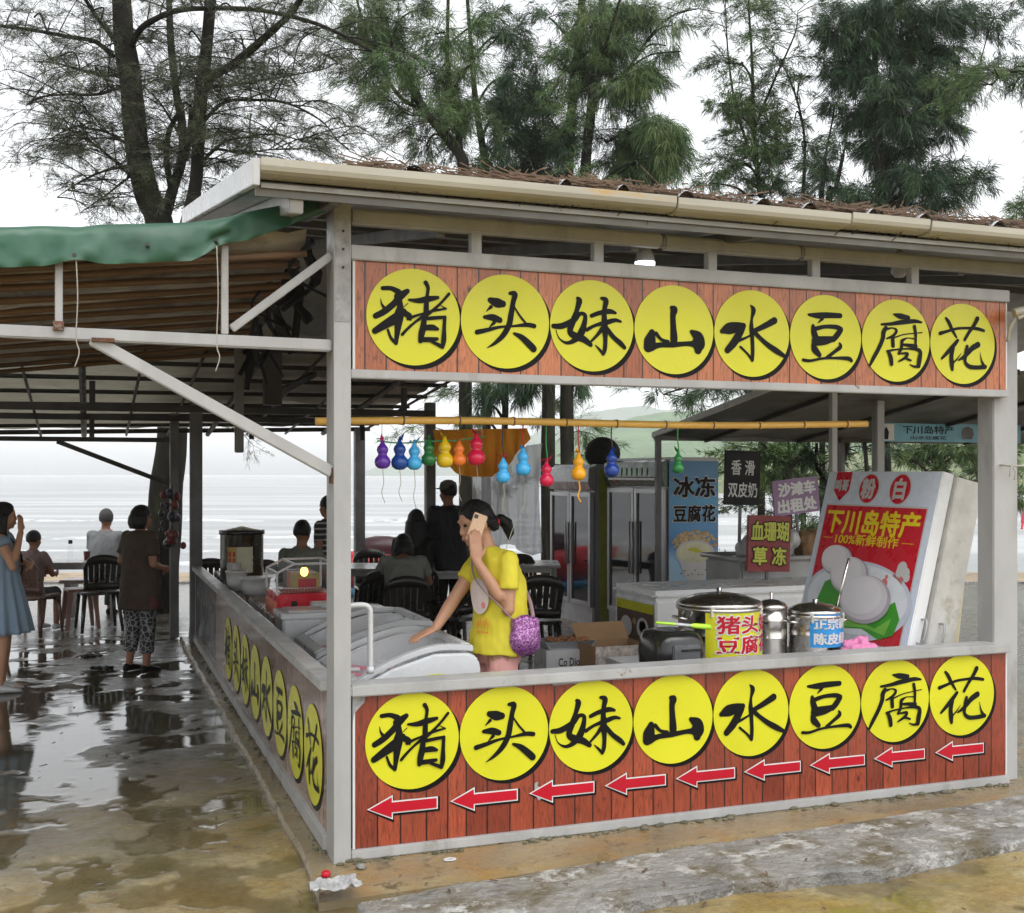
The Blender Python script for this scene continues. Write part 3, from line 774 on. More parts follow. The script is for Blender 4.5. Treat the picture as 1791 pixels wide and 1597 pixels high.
def sign_panel(label, loc, rz_, L, H, plank, xs, cz, r, trim=True, tear=0):
    t = thing('sign_panel', label, 'sign', loc, rz_)
    MB().box((0, 0, 0), (L, .012, H)).build('board', plank, t)
    if trim:
        MB().box((-.012, -.004, 0), (-.0005, .012, H)).box((L+.0005, -.004, 0), (L+.010, .012, H)).build('edge_trim', M['white'], t, .001)
    for k, x in zip(ORDER, xs): sign_disc(t, k, x, cz, r)
    return t
DX = [.353 + .4422*k for k in range(8)]
up = sign_panel('upper plank-print sign with eight yellow discs hung under the stall roof', (.085, -.006, 2.216), 0, LX-.10, .484, M['plank_up'], [x-.085 for x in DX], .244, .2185)
lo = sign_panel('lower red plank-print panel with yellow discs above a row of red arrows', (.085, -.006, .081), 0, LX-.10, .682, M['plank_low'], [x-.09 for x in DX], .462, .2185)
for (a_, c_) in ((645,763), (790,903), (928,1037), (1060,1162), (1184,1283), (1303,1398), (1418,1510), (1530,1615), (1637,1718)):
    y_ = 1415 - (a_-645)*.0985
    P0, P1 = at(a_, y_, y=-.006), at(c_, y_-11, y=-.006)
    sign_arrow(lo, P0.x-.085, P1.x-.085, (P0.z+P1.z)/2-.081, .092)
for pts_ in ([(-.012, .680), (.045, .680), (.04, .65), (.02, .63), (-.004, .605), (-.012, .56)],
             [(.94, .681), (1.15, .681), (1.145, .662), (1.05, .67), (.95, .667)],
             [(1.22, .681), (1.34, .681), (1.30, .672)],
             [(1.58, .681), (1.66, .681), (1.65, .670), (1.60, .668)],
             [(.855, .215), (.875, .22), (.87, .20), (.885, .19), (.895, .14), (.875, .13), (.865, .15), (.856, .155)]):
    MB().face_poly(pts_, -.0045).build('torn_patch', M['paper'], lo)
# side panel: far end on its left, near end on its right
SL = DY - .06
def sx_(px): return DY - at(px, 1200, x=-.006).y
near = at(549, 1318, x=-.006)
xs = [SL - (near.y-.05) - .515*(7-k) for k in range(8)]
sd_ = sign_panel('glossy side counter panel with eight yellow discs along the walkway', (-.006, SL+.05, .11), R(-90), SL, .655, M['plank_side'], xs, .285, .24)
MB().face_poly([(.02, .01), (1.9, .01), (1.9, .64), (.02, .64)], -.003).build('dark_photo', mat('dark_photo_print', (.05, .055, .06), .15, .0, .5, 2.5, (.22, .25, .30), (.55, .62)), sd_)
b = MB()
for i in range(9):
    b.face_poly([(.25+i*.17, .40), (.37+i*.17, .40), (.37+i*.17, .52+.02*(i % 2)), (.25+i*.17, .52)], -.005)
b.build('faded_marks', mat('faded_print', (.10, .105, .11), .2, var=.6, vs=9.0), sd_)

# ------------------------------------------------------------------ open shelter left of the stall
shel = thing('shelter', 'open seating shelter with green tarp edge over bamboo battens and grey steel trusses', 'shelter', (-1, 2, 0))
SH = Vector((-1, 2, 0))
def spart(mb, name, m, bevel=0.0, parent=None):
    mb.v = [(p[0]-SH.x, p[1]-SH.y, p[2]-SH.z) for p in mb.v]
    return mb.build(name, m, parent if parent is not None else shel, bevel)
def fz(x, y):            # lining of the front roof: climbs to the right, hardly to the back
    return 2.63 + .115*(x+1.36) - .012*y
# beam, struts, braces in the front plane
spart(MB().bar((-.018, .02, 2.318), (-4.2, .02, 2.345), .05, .052), 'beam', M['steel'], .006)
for px in (103, 393):
    q = at(px, 500, y=.02)
    spart(MB().box((q.x-.015, .008, 2.35), (q.x+.015, .038, fz(q.x, 0)-.0)), 'strut', M['steel'], .003)
spart(MB().bar((at(405, 585, y=.02).x, .02, 2.375), (-.017, .02, 2.72), .03, .036), 'brace', M['steel'], .004)
q0, q1 = at(160, 592, y=-.03), at(570, 826, y=-.0)
br = spart(MB().bar((q0.x, .0, q0.z), (-.018, .0, q1.z), .035, .052), 'brace', M['steel'], .005)
spart(MB().box((q0.x+.0, -.0345, q0.z-.012), (q0.x+.09, .03, q0.z+.004)), 'weld_plate', M['rust'])
spart(MB().box((-.024, -.02, q1.z-.05), (-.0165, .03, q1.z+.02)), 'weld_plate', M['rust'])
q = at(103, 573, y=.02)
spart(MB().box((q.x-.021, -.0225, 2.335), (q.x+.020, .043, 2.372)), 'weld_plate', M['rust'])
# canvas lining sagging between the battens
BY = [.10, .36, .64, .94, 1.27, 1.62, 2.0, 2.4, 2.85, 3.3, 3.8, 4.3]
ni, nj = 150, 150
V = []
for j in range(nj+1):
    y = .05 + 4.4*j/nj
    seg = max([k for k in range(len(BY)) if BY[k] <= y] + [0]); y0_, y1_ = BY[seg], (BY[seg+1] if seg+1 < len(BY) else 5)
    t = min(max((y-y0_)/(y1_-y0_), 0), 1)
    for i in range(ni+1):
        x = -4.4 + (4.4 - .12 + .05*y)*i/ni
        # cloth slumps towards the front of every bay, pinched up here and there
        tt = t**.62 if t > 0 else 0
        lobe = .5 + .9*abs(noise.noise(Vector((x*1.1 + seg*5.3, seg*3.1, 0)))) + .35*math.sin(x*2.6 + seg*1.9)
        sag = .085*max(lobe, .12)*math.sin(math.pi*tt)**.7
        z = fz(x, y) + .05 - sag + .030*abs(noise.noise(Vector((x*2.3, y*7, 1)))) + .022*abs(noise.noise(Vector((x*5, y*16, 3))))
        V.append((x, y, z))
spart(MB().add(V, [(j*(ni+1)+i, j*(ni+1)+i+1, (j+1)*(ni+1)+i+1, (j+1)*(ni+1)+i) for j in range(nj) for i in range(ni)], 0, True), 'lining', M['cloth_under'])
for k, y in enumerate(BY):
    x1 = -.12 + .06*y
    pts = [(x, y + .02*math.sin(x*2+k), fz(x, y) - .035 + .006*math.sin(x*1.7+k*2)) for x in np.linspace(-4.3, x1, 30)]
    b = MB().tube(pts, [.0165 + (.0025 if i % 4 == 0 else 0) for i in range(30)], 8)
    spart(b, 'batten', M['bamboo_old'])
# ragged bundle of lining hanging where the roof meets the stall
b = MB()
for i in range(16):
    y = .1 + i*.2; x = -.14 + .055*y + rnd.uniform(-.06, .06)
    b.tube(catmull([(x, y, fz(x, y)+.02), (x+rnd.uniform(-.12, .1), y+.04, fz(x, y)-.12), (x+rnd.uniform(-.12, .12), y+.06, fz(x, y)-rnd.uniform(.2, .42))], 4), [.02+.05*rnd.random()*(1-k/9) for k in range(9)], 6, flat=.2)
spart(b, 'rag', M['black'])
# green tarp folded over the front edge
prof = [(.75, .085), (.45, .10), (.2, .108), (.06, .112), (.0, .108), (-.022, .09), (-.03, .06), (-.036, .025), (-.04, -.01), (-.043, -.04), (-.038, -.062)]
ux = np.linspace(-4.3, -.02, 420); rings = []
for x in ux:
    ring = []; tgt = max(0.0, (x+.62)/.60)
    for k, (dy, dz) in enumerate(prof):
        px_ = x
        zz = 2.635 + .10*(x+1.36) + dz*(1-.62*tgt) + (.17*tgt if x > -.62 else 0)
        w = .005*noise.noise(Vector((x*2.2, k*.35, 4))) + .016*(abs(noise.noise(Vector((x*3.6 + k*.30, k*.30, 8))))-.2) + .016*(abs(noise.noise(Vector((x*9 - k*.75, k*.45, 2))))-.2)
        pin = sum(math.exp(-((x-c)/.07)**2) for c in (-1.08, -2.1, -.5))
        zz += .020*pin if k > 7 else -.006*pin
        ring.append((px_, dy*(1-.7*tgt) + w*1.6 - .02*pin*(k > 4), zz + w*(.15 if k < 7 else .5)))
    rings.append(ring)
spart(MB().loft(rings, 0, True, False, False), 'tarp', M['tarp'])
for px, py in ((130, 446), (258, 428), (378, 420)):
    q = at(px, py, y=-.06); spart(MB().tube([(q.x, -.066, q.z), (q.x, -.04, q.z)], .008, 10), 'eyelet', M['steel_black'])
for px, y0_, y1_ in ((133, 452, 590), (379, 430, 600)):
    a_, c_ = at(px, y0_, y=-.055), at(px, y1_, y=-.05)
    spart(MB().tube(catmull([a_, a_.lerp(c_, .5) + Vector((.006, 0, 0)), c_, c_ + Vector((.012, 0, -.06)), c_ + Vector((-.005, 0, -.12))], 5), .0028, 5), 'rope', M['rope'])

# back roof: sheeting on a purlin grid, low towards the sea
def bz(x, y): return 2.70 - .115*(y-4.8) + .022*(x+2)*(y-4.8)/4.2
bx0, bx1, by0, by1 = -9.0, 2.2, 3.9, 9.0
ni, nj = 120, 50; V = []
for j in range(nj+1):
    for i in range(ni+1):
        x, y = bx0+(bx1-bx0)*i/ni, by0+(by1-by0)*j/nj
        V.append((x, y, bz(x, y) + .03 + .035*abs(math.sin(x*math.pi/.62))*abs(math.sin(y*math.pi/.7))*(1+noise.noise(Vector((x*2, y*2, 0)))) + .02*noise.noise(Vector((x*5, y*5, 2)))))
b = MB().add(V, [(j*(ni+1)+i, j*(ni+1)+i+1, (j+1)*(ni+1)+i+1, (j+1)*(ni+1)+i) for j in range(nj) for i in range(ni)], 0, True)
spart(b, 'back_roof', M['sheet_old'])
for y in (4.3, 5.0, 5.7, 6.4, 7.1, 7.8, 8.5, 8.98):
    spart(MB().tube([(x, y, bz(x, y)-.005) for x in np.linspace(bx0, bx1+.05, 14)], .022 if y < 8.9 else .03, 6), 'purlin', M['steel_black'])
k = 0
for x in np.arange(-8.9, 2.25, .46):
    k += 1
    spart(MB().tube([(x, y, bz(x, y)-.04) for y in np.linspace(by0, by1+.06, 6)], .014 if k % 3 else .03, 6), 'rafter', M['steel_black'])
for y in (5.6, 7.4):
    spart(MB().box((-8.5, y, 2.30), (2.1, y+.05, 2.36)), 'truss_beam', M['steel_black'])
    for x in (-6.4, -3.2, -1.0, .6, 1.8):
        spart(MB().box((x-.025, y+.005, 2.12 if y > 7 else 2.36), (x+.025, y+.045, bz(x, y)-.05)), 'strut', M['steel_black'])
spart(MB().box((-8.5, 8.2, 2.10), (-.1, 8.25, 2.15)), 'truss_beam', M['steel_black'])
spart(MB().bar((-1.35, 8.2, 2.1), (-.15, 8.2, 1.62), .04, .05), 'brace', M['steel_black'])
spart(MB().box((.28, 4.2, 2.3), (.42, 4.3, 2.72)), 'strut', M['steel_black'])
spart(MB().bar((.36, 4.3, 2.38), (.9, 5.4, 2.66), .04, .05), 'brace', M['steel_black'])
q = at(752, 900, y=6.6)
for x, y, w, top in ((-.17, 7.75, .045, 2.4), (q.x, 6.6, .05, 2.5), (-6.5, 8.3, .08, 2.3), (2.1, 8.9, .06, 2.3)):
    spart(MB().box((x-w, y-w, 0), (x+w, y+w, top)), 'post', M['steel_dark'], .004)

# ------------------------------------------------------------------ neighbour's awning behind on the right
aw = thing('awning_stall', 'neighbouring stall with low dark grey sloping awning on thin posts', 'stall', (6, 3.5, 0))
AO = Vector((6, 3.5, 0))
def apart(mb, name, m, bevel=0.0):
    mb.v = [(p[0]-AO.x, p[1]-AO.y, p[2]-AO.z) for p in mb.v]
    return mb.build(name, m, aw, bevel)
def az(y): return 2.46 - .155*(y-2.67)
ax0, ax1, ay0, ay1 = 4.08, 10.5, 1.9, 4.85
V = []; ni, nj = 90, 40
for j in range(nj+1):
    for i in range(ni+1):
        x, y = ax0+(ax1-ax0)*i/ni, ay0+(ay1-ay0)*j/nj
        V.append((x, y, az(y) - .03*abs(math.sin((x-ax0)*math.pi/1.05)) + .012*noise.noise(Vector((x*4, y*3, 6)))))
apart(MB().add(V, [(j*(ni+1)+i, j*(ni+1)+i+1, (j+1)*(ni+1)+i+1, (j+1)*(ni+1)+i) for j in range(nj) for i in range(ni)], 0, True), 'canopy', M['awning'])
apart(MB().bar((ax0-.02, ay0, az(ay0)+.0), (ax0-.02, ay1, az(ay1)+.0), .03, .05), 'edge_trim', M['white_plastic'])
apart(MB().box((ax0, ay1-.02, az(ay1)-.05), (ax1, ay1+.03, az(ay1)-.0)), 'edge_beam', M['steel_dark'])
for i in range(6):
    x = ax0 + .55 + i*1.05
    apart(MB().bar((x, ay0, az(ay0)-.045), (x, ay1, az(ay1)-.045), .03, .04), 'rafter', M['steel_black'])
for px, y in ((1151, 4.83), (1457, 2.6), (1472, 4.83), (1540, 5.2)):
    x = at(px, 800, y=y).x
    apart(MB().box((x-.025, y-.025, 0), (x+.025, y+.025, az(min(y, 4.8))-.02)), 'post', M['steel'] if px == 1457 else M['steel_dark'], .003)
for px in (1512,):
    x = at(px, 800, y=4.84).x
    apart(MB().bar((x, 4.84, 2.08), (x+.05, 4.84, 1.6), .03, .03), 'brace', M['steel_black'])
bsg = thing('blue_sign', 'long light blue sign with dark and red lettering on the stall behind right', 'sign', at(1533, 772, y=3.9) )
P1 = at(1785, 772, y=3.9); L = P1.x - bsg.location.x
MB().box((0, 0, 0), (L, .04, .175)).build('board', mat('light_blue_print', (.12, .34, .46), .4), bsg)
b = MB()
MB().face_poly([(.03, .01), (.2, .01), (.2, .165), (.03, .165)], -.0025, 0).face_poly([(.08, .02), (.13, .02), (.14, .09), (.11, .14), (.07, .1)], -.004, 1).build('picture', [M['white'], M['ink']], bsg)
b.text('下川岛特产', .60, .115, .075, -.003, 0, .02, .60); b.text('山水豆腐花', .60, .04, .035, -.003, 0, .01, .42)
MB().face_poly([(1.0, .03), (1.12, .03), (1.14, .08), (1.13, .13), (1.07, .155), (1.01, .14), (.99, .09)], -.003, 0).build('picture', mat('brown_picture', (.05, .035, .03), .4), bsg)
b.text('海底', 1.42, .085, .12, -.003, 1, .02, .42)
b.build('lettering', [M['ink'], M['red'], M['white']], bsg)

# ------------------------------------------------------------------ freezers by the left counter
M['gasket'] = mat('grey_frame', (.52, .53, .54), .35, .0, .08, 3.0)
def freezer(label, loc, w, d, group):
    """ice cream chest: rounded white body, sloping glass lid; x = width (away from the counter), y = length"""
    t = thing('chest_freezer', label, 'freezer', loc, 0, group)
    prof = [(-.0, .05), (w-.03, .05), (w, .09), (w, .74), (w-.01, .79), (w-.06, .825), (w*.66, .828), (w*.35, .765), (.06, .675), (.0, .63)]
    low = [(.0, .05), (w-.03, .05), (w, .09), (w, .555), (.0, .555)]
    bd_ = MB().loft([[(x, y, z) for x, z in low] for y in (0, d)], 0, False)
    top_ = [(.0, .556)] + [(w, .556)] + prof[3:]
    for y0_, y1_ in ((.0, .045), (d-.045, d)): bd_.loft([[(x, y, z) for x, z in top_] for y in (y0_, y1_)], 0, False)
    bd_.box((.0, .046, .556), (.04, d-.046, .655)).box((w-.05, .046, .556), (w, d-.046, .80))
    bd_.build('body', M.setdefault('freezer', mat('freezer_enamel', (.60, .61, .62), .3, .0, .05, 3.0)), t, .012)
    fr = MB()
    tops = [(.035, .668), (w*.33, .772), (w*.66, .840), (w-.04, .832)]
    C = catmull([(x, 0, z) for x, z in tops], 6)
    for y0_, y1_ in ((.0, .055), (d-.055, d)):
        fr.loft([[(p[0], y, p[2]+dz) for y, dz in ((y0_, .0), (y1_, .0), (y1_, .03), (y0_, .03))] for p in C], 0, False)
    for a_, c_ in ((0, 2), (len(C)-3, len(C)-1)):
        fr.loft([[(C[k][0], y, C[k][2]+dz) for k, dz in ((a_, .002), (c_, .002), (c_, .034), (a_, .034))] for y in (.055, d-.055)], 0, False)
    fr.build('lid_frame', M['gasket'], t, .004)
    g = MB().loft([[(p[0], y, p[2]+dz) for p in C for dz in (.017,)] for y in (.05, d-.05)], 0, True, False, False)
    g.build('glass_lid', M['clear'], t)
    MB().box((.042, .048, .5565), (w-.052, d-.048, .564)).build('liner', M['white_bright'], t)
    it = MB()
    for i in range(90):
        x, y = rnd.uniform(.11, w-.13), rnd.uniform(.1, d-.12)
        a = Matrix.Rotation(rnd.uniform(0, 6), 3, 'Z')
        q = MB().box((-.05, -.022, 0), (.05, .022, .016), rnd.choice([0, 0, 0, 1, 2, 2, 3, 3])); q.v = [tuple(a @ Vector(p)) for p in q.v]
        it.add([(p[0]+x, p[1]+y, p[2]+.566+.10*x/w+.011*(i % 7)) for p in q.v], q.f, q.m[0])
    it.build('ice_pops', [M['white_bright'], M['red'], mat('pale_blue_wrapper', (.45, .58, .70), .35), mat('pink_wrapper', (.75, .25, .32), .4)], t)
    return t
fz1 = freezer('chest freezer with sloping glass lid under the woman\'s hand', (.13, .48, .02), .71, .80, 'chest freezers along the left counter')
b = MB(); b.disc(.47, .66, .15, .07, -.004, 0, 30); b.build('sticker', M['yellow'], fz1)
fz2 = freezer('white chest freezer with glass lid beyond the first one', (.18, 1.62, .0), .78, .78, 'chest freezers along the left counter')
t = thing('drain_pipe', 'bent white plastic pipe standing by the corner post', 'pipe', (.05, .16, .83))
q = at(640, 1100, y=.2); 
MB().tube(catmull([(-.0, 0, .30), (.05, 0, .315), (.115, 0, .315), (.14, 0, .295), (.143, 0, .25), (.143, 0, 0)], 5), .013, 10).build('pipe', M['white_plastic'], t)
MB().tube([(.143, 0, -.002), (.143, 0, .03)], .018, 10).build('collar', M['white_plastic'], t)

# ------------------------------------------------------------------ bamboo pole with gourds
pl = thing('bamboo_pole', 'yellow bamboo pole hung across the stall opening', 'pole', at(1030, 741, y=.30))
A, B = at(552, 737, y=.30) - pl.location, at(1516, 743, y=.30) - pl.location
pts, rr = [], []
for i in range(121):
    k = i/120; pts.append(A.lerp(B, k) + Vector((0, 0, .008*math.sin(k*7)))); rr.append(.0185 + (.0035 if i % 11 == 5 else 0) - (.001 if i % 11 in (4, 6) else 0))
b = MB().tube(pts, rr, 12)
for k in np.linspace(.045, .955, 11): 
    p_ = A.lerp(B, k) + Vector((0, 0, .008*math.sin(k*7))); b.tube([p_ - Vector((.004, 0, 0)), p_ + Vector((.004, 0, 0))], .0225, 12, 1)
b.build('culm', [M['bamboo'], M['bamboo_old']], pl)
GOURDS = [('purple', (.12, .03, .36), 669, 770, 820, 1), ('navy blue', (.012, .06, .30), 699, 768, 822, 1), ('sky blue', (.06, .42, .80), 724.5, 774, 822, 1), ('green', (.015, .15, .035), 750, 768, 815, 1),
          ('yellow', (.72, .50, .015), 778, 764, 818, 1), ('orange', (.80, .20, .03), 803, 770, 815, 1), ('crimson', (.62, .012, .06), 833, 758, 814, 1),
          ('sky blue', (.06, .42, .80), 880, 800, 845, 0), ('sky blue', (.06, .42, .80), 915, 783, 832, 0), ('pink red', (.62, .012, .07), 956, 806, 851, 0),
          ('amber', (.85, .40, .015), 1012, 792, 840, 0), ('dark blue', (.012, .05, .30), 1070, 786, 834, 0), ('green', (.02, .20, .05), 1186, 790, 828, 0)]
GL = ['purple gourd charm, first from the left on the green garland', 'navy blue gourd charm between the purple and sky blue ones on the garland', 'sky blue gourd charm tied on the green garland', 'dark green gourd charm in the middle of the garland',
      'yellow gourd charm with yellow leaf on the garland', 'orange gourd charm on the garland beside the yellow one', 'crimson gourd charm with red bow at the right end of the garland',
      'sky blue gourd charm with red top hanging lower than its neighbours', 'sky blue gourd charm hanging just left of the pink red one', 'pink red gourd charm hanging over the fridge edge', 'amber gourd charm on a red cord with a yellow tail',
      'dark blue gourd charm hanging before the green fridge header', 'green gourd charm on the right, before the blue poster']
for i, (cn, c, px, y0_, y1_, gar) in enumerate(GOURDS):
    yy = .30 if not gar else .34
    p0, p1 = at(px, y0_, y=yy), at(px, y1_, y=yy); hgt = p0.z - p1.z; s_ = hgt/.14
    t = thing('gourd', GL[i], 'gourd charm', p1, rnd.uniform(-.5, .5), 'coloured gourd charms under the bamboo pole')
    cm = mat('gourd_' + cn.replace(' ', '_') + '_paint', c, .22, .0, .1, 8.0, bump=.1, bs=30)
    prof = [(.003, 0), (.018, .002), (.032, .014), (.037, .032), (.033, .05), (.022, .064), (.019, .071), (.023, .08), (.027, .092), (.023, .106), (.013, .119), (.008, .132), (.006, .14)]
    b = MB().lathe([(r*s_*1.08, z*s_) for r, z in prof], (0, 0, 0), 18)
    b.build('body', cm, t)
    lm = cm if i not in (0, 3, 7) else mat('leaf_trim', ((.55, .02, .2), (.02, .2, .04), (.6, .01, .02))[(0, 3, 7).index(i)], .4)
    b = MB()
    for k in range(3):
        a = 2.1*k + i
        b.loft([[(.004*math.cos(a), .004*math.sin(a), hgt*.92), (.02*math.cos(a-.5), .02*math.sin(a-.5), hgt*.98+.012), (.036*math.cos(a), .036*math.sin(a), hgt+.02*(k-.6))],
                [(.005*math.cos(a), .005*math.sin(a), hgt*.92+.004), (.02*math.cos(a+.5), .02*math.sin(a+.5), hgt*.98+.014), (.036*math.cos(a), .036*math.sin(a), hgt+.02*(k-.6)+.003)]], 0, True, False, False)
    b.build('leaf', lm, t)
    top = (at(px, 771, y=yy).z if gar else at(px, 743, y=.3).z) - p1.z
    cord = MB().tube(catmull([(0, 0, hgt*.95), (.004, .0, hgt+.01), (-.003, 0, (hgt+top)/2), (0, 0, max(top, hgt+.012))], 5), .0035, 6)
    cord.build('cord', mat('cord', ((.5, .02, .03) if i in (8, 10) else (.05, .3, .07) if i in (9, 12) else (.05, .05, .05)), .7), t)
    if i in (0, 1, 2, 7, 8, 10, 5, 6):
        ln = rnd.uniform(.10, .2) if i != 8 else .36
        MB().tube(catmull([(0, 0, .004), (.006, 0, -ln*.4), (-.004 if i != 8 else -.05, 0, -ln*.7), (.012 if i != 8 else -.09, 0, -ln)], 5), .0018 if i != 10 else .004, 5).build('tassel', M['rope'] if i != 10 else cm, t)
ga = thing('garland_cord', 'thin green cord carrying the seven leftmost gourds', 'cord', at(750, 772, y=.34))
q = [at(x, y, y=.34) - ga.location for x, y in ((660, 771), (700, 775), (750, 772), (800, 770), (848, 763))]
MB().tube(catmull(q, 8), .004, 6).build('cord', mat('green_cord', (.03, .22, .08), .6), ga)
for px in (668, 742, 843): MB().tube([at(px, 742, y=.3)-ga.location, at(px, 771, y=.34)-ga.location], .0016, 4).build('hanger', M['rope'], ga)

# bulbs
bu = thing('light_bulb', 'lit white bulb hanging under the stall roof', 'bulb', at(1128, 470, y=.16))
MB().lathe([(.004, .0), (.045, .004), (.05, .012), (.051, .035)], (0, 0, 0), 18).build('diffuser', mat('lit_bulb', (.85, .90, 1.0), .3, emit=2.0, var=.0, rv=0), bu)
MB().lathe([(.0515, .033), (.05, .045), (.042, .075), (.026, .105), (.016, .115)], (0, 0, 0), 18).build('cap', M['white_plastic'], bu)
MB().lathe([(.017, .112), (.017, .16), (.006, .165)], (0, 0, 0), 12).build('socket', M['white_plastic'], bu)
bu2 = thing('light_bulb', 'unlit round bulb hanging at the right under the stall roof', 'bulb', at(1573, 486, y=.2))
MB().lathe([(.004, .0), (.025, .004), (.045, .03), (.048, .05), (.038, .08), (.022, .10)], (0, 0, 0), 18).build('globe', mat('cold_bulb', (.6, .62, .62), .3), bu2)
MB().lathe([(.023, .098), (.02, .15), (.005, .155)], (0, 0, 0), 12).build('socket', M['white_plastic'], bu2)
# ties on the right post
t = thing('rope_tie', 'white string knotted round the right post', 'string', (LX+.07, .04, at(1750, 815, y=-.03).z))
b = MB().tube([( -.082*1.0 if k in (0, 3) else .082, -.07 if k < 2 else .08, .004*k) for k in (0, 1, 2, 3)] + [(-.082, -.07, .002)], .006, 6)
b.build('loop', M['rope'], t)
MB().tube(catmull([(-.07, -.076, 0), (-.05, -.085, -.03), (-.058, -.085, -.075)], 5), .005, 5).tube(catmull([(-.068, -.076, 0), (-.085, -.085, -.03), (-.09, -.085, -.06)], 5), .005, 5).build('tail', M['rope'], t)
t = thing('ribbon', 'pink plastic ribbon tied to the right post', 'ribbon', (LX+.115, -.03, at(1780, 850, y=-.03).z))
MB().tube(catmull([(.03, -.005, .08), (.02, -.01, .0), (-.0, -.012, -.06), (-.03, -.01, -.17), (-.045, -.01, -.24)], 6), [.008]*13 + [.012]*8 + [.006]*4, 6, flat=.35).build('strip', mat('pink_ribbon', (.75, .07, .12), .4), t)

# ------------------------------------------------------------------ fridges
def fridge(label, x, y0_, y1_, depth, h, header, loc_extra=0):
    """upright two door glass fridge facing -x"""
    t = thing('display_fridge', label, 'fridge', (x, y0_, .0))
    L = y1_ - y0_
    MB().box((.06, 0, .02), (depth, L, h)).build('cabinet', M['grey_plastic'] if header != 'green' else M['white_plastic'], t, .012)
    hd = MB().loft([[(px, y, pz) for px, pz in ((.06, h-.30), (.0, h-.29), (-.03, h-.2), (-.02, h-.05), (.06, h-.02))] for y in (.0, L)], 0, False)
    hm = mat('fridge_header', (.02, .08, .03) if header == 'green' else (.30, .31, .32), .25)
    ho = hd.build('header', hm, t, .006)
    if header == 'green':
        b = MB()
        for k in range(7): b.face_poly([(-.42+.12*k, -.03), (-.34+.12*k, -.03), (-.34+.12*k, .055), (-.42+.12*k, .055)], 0, 0)
        b.face_poly([(-.55, -.075), (.55, -.075), (.55, -.05), (-.55, -.05)], 0, 1)
        b.v = [(-.035, L/2 - p[0], h-.16+p[2]) for p in b.v]
        b.f = [f for f in b.f]
        b.build('header_band', [mat('pale_green_print', (.25, .42, .27), .3), M['white_plastic']], ho)
    n = 2
    for k in range(n):
        a, c = .02 + (L-.04)/n*k, .02 + (L-.04)/n*(k+1) - .012
        z0, z1 = .25, h-.32
        fr = MB()
        fr.box((.0, a, z0), (.05, a+.055, z1)).box((.0, c-.055, z0), (.05, c, z1)).box((.0, a+.055, z1-.05), (.05, c-.055, z1)).box((.0, a+.055, z0), (.05, c-.055, z0+.05))
        d = fr.build('door', M['alu'], t, .004)
        MB().box((.018, a+.056, z0+.051), (.03, c-.056, z1-.051)).build('pane', M['door_glass'], d)
        MB().tube([(-.03, c-.03 if k == 0 else a+.03, z0+.45), (-.03, c-.03 if k == 0 else a+.03, z1-.35)], .012, 8).build('handle', M['alu'], d)
    MB().box((.03, .02, .02), (.06, L-.02, .24)).build('grille', M['white_plastic'], t)
    return t
f2 = fridge('two door glass fridge with green header and blue dessert poster on its end', 4.37, 5.22, 6.60, .62, 1.92, 'green')
f1 = fridge('older glass fridge with grey header farther back, behind the boxes', 4.25, 6.74, 7.98, .62, 1.86, 'grey')
MB().box((.10, -.012, .1), (.22, -.003, 1.8)).build('side_strip', mat('olive_strip', (.30, .32, .05), .4), f1)
fan = thing('round_cover', 'round black cover standing on top of the grey fridge', 'cover', (4.47, 6.9, 1.855))
MB().lathe([(.12, 0), (.13, .01), (.03, .03), (.025, .06)], (0, 0, 0), 16).build('base', M['black_plastic'], fan)
MB().ball((0, 0, .13), (.22, .12, .19), 10).build('cover', mat('dark_green_cover', (.007, .009, .006), .7), fan)

# poster on the fridge end
ps = thing('dessert_poster', 'blue poster of a bowl of white pudding and beans on the fridge end', 'poster', (4.37+.05, 5.205, .55))
pw, ph = .56, 1.33
m, n, l, b_ = nt('blue_poster'); tc = n.new('ShaderNodeTexCoord').outputs['Object']
sp = n.new('ShaderNodeSeparateXYZ'); l.new(tc, sp.inputs[0])
r = ramp(n, ((0, (.55, .74, .88)), (.3, (.36, .62, .86)), (.42, (.06, .22, .52)), (.75, (.06, .36, .66)), (1, (.03, .20, .44))))
l.new(mth(n, l, 'ADD', mth(n, l, 'DIVIDE', sp.outputs[2], ph), mth(n, l, 'MULTIPLY', nz(n, l, tc, 4), .12)), r.inputs[0])
l.new(r.outputs[0], b_.inputs['Base Color']); b_.inputs['Roughness'].default_value = .3
MB().box((0, -.004, 0), (pw, 0, ph)).build('sheet', m, ps)
b = MB()
for wtx, cz, hh, wd_ in (('冰冻', 1.07, .21, .48), ('豆腐花', .80, .17, .49)):
    b.text(wtx, .285, cz, hh, -.007, 0, .055, wd_); b.text(wtx, .285, cz, hh*.96, -.009, 1, .034, wd_*.97)
b.build('lettering', [M['white'], M['ink']], ps)
b = MB()
for i in range(150):
    a = rnd.uniform(0, math.pi); rr_ = rnd.random()**.5
    b.disc(.29 + .26*rr_*math.cos(a), .47 + .16*rr_*math.sin(a), .019, .015, -.007-.00002*i, i % 2, 8)
b.build('beans', [mat('bean_tan', (.50, .34, .14), .5), mat('bean_light', (.62, .47, .24), .5)], ps)
b = MB(); b.disc(.29, .40, .225, .13, -.011, 1, 32); b.disc(.29, .405, .20, .105, -.012, 0, 32)
b.face_poly([(.10, .36), (.48, .36), (.41, .16), (.34, .12), (.24, .12), (.17, .16)], -.0105, 1)
b.disc(.27, .44, .06, .02, -.013, 2, 12); b.disc(.32, .42, .05, .015, -.0135, 2, 12)
for i in range(9): b.disc(.13+.04*i, .20+.03*math.sin(i*2), .009, .007, -.0125, 3, 8)
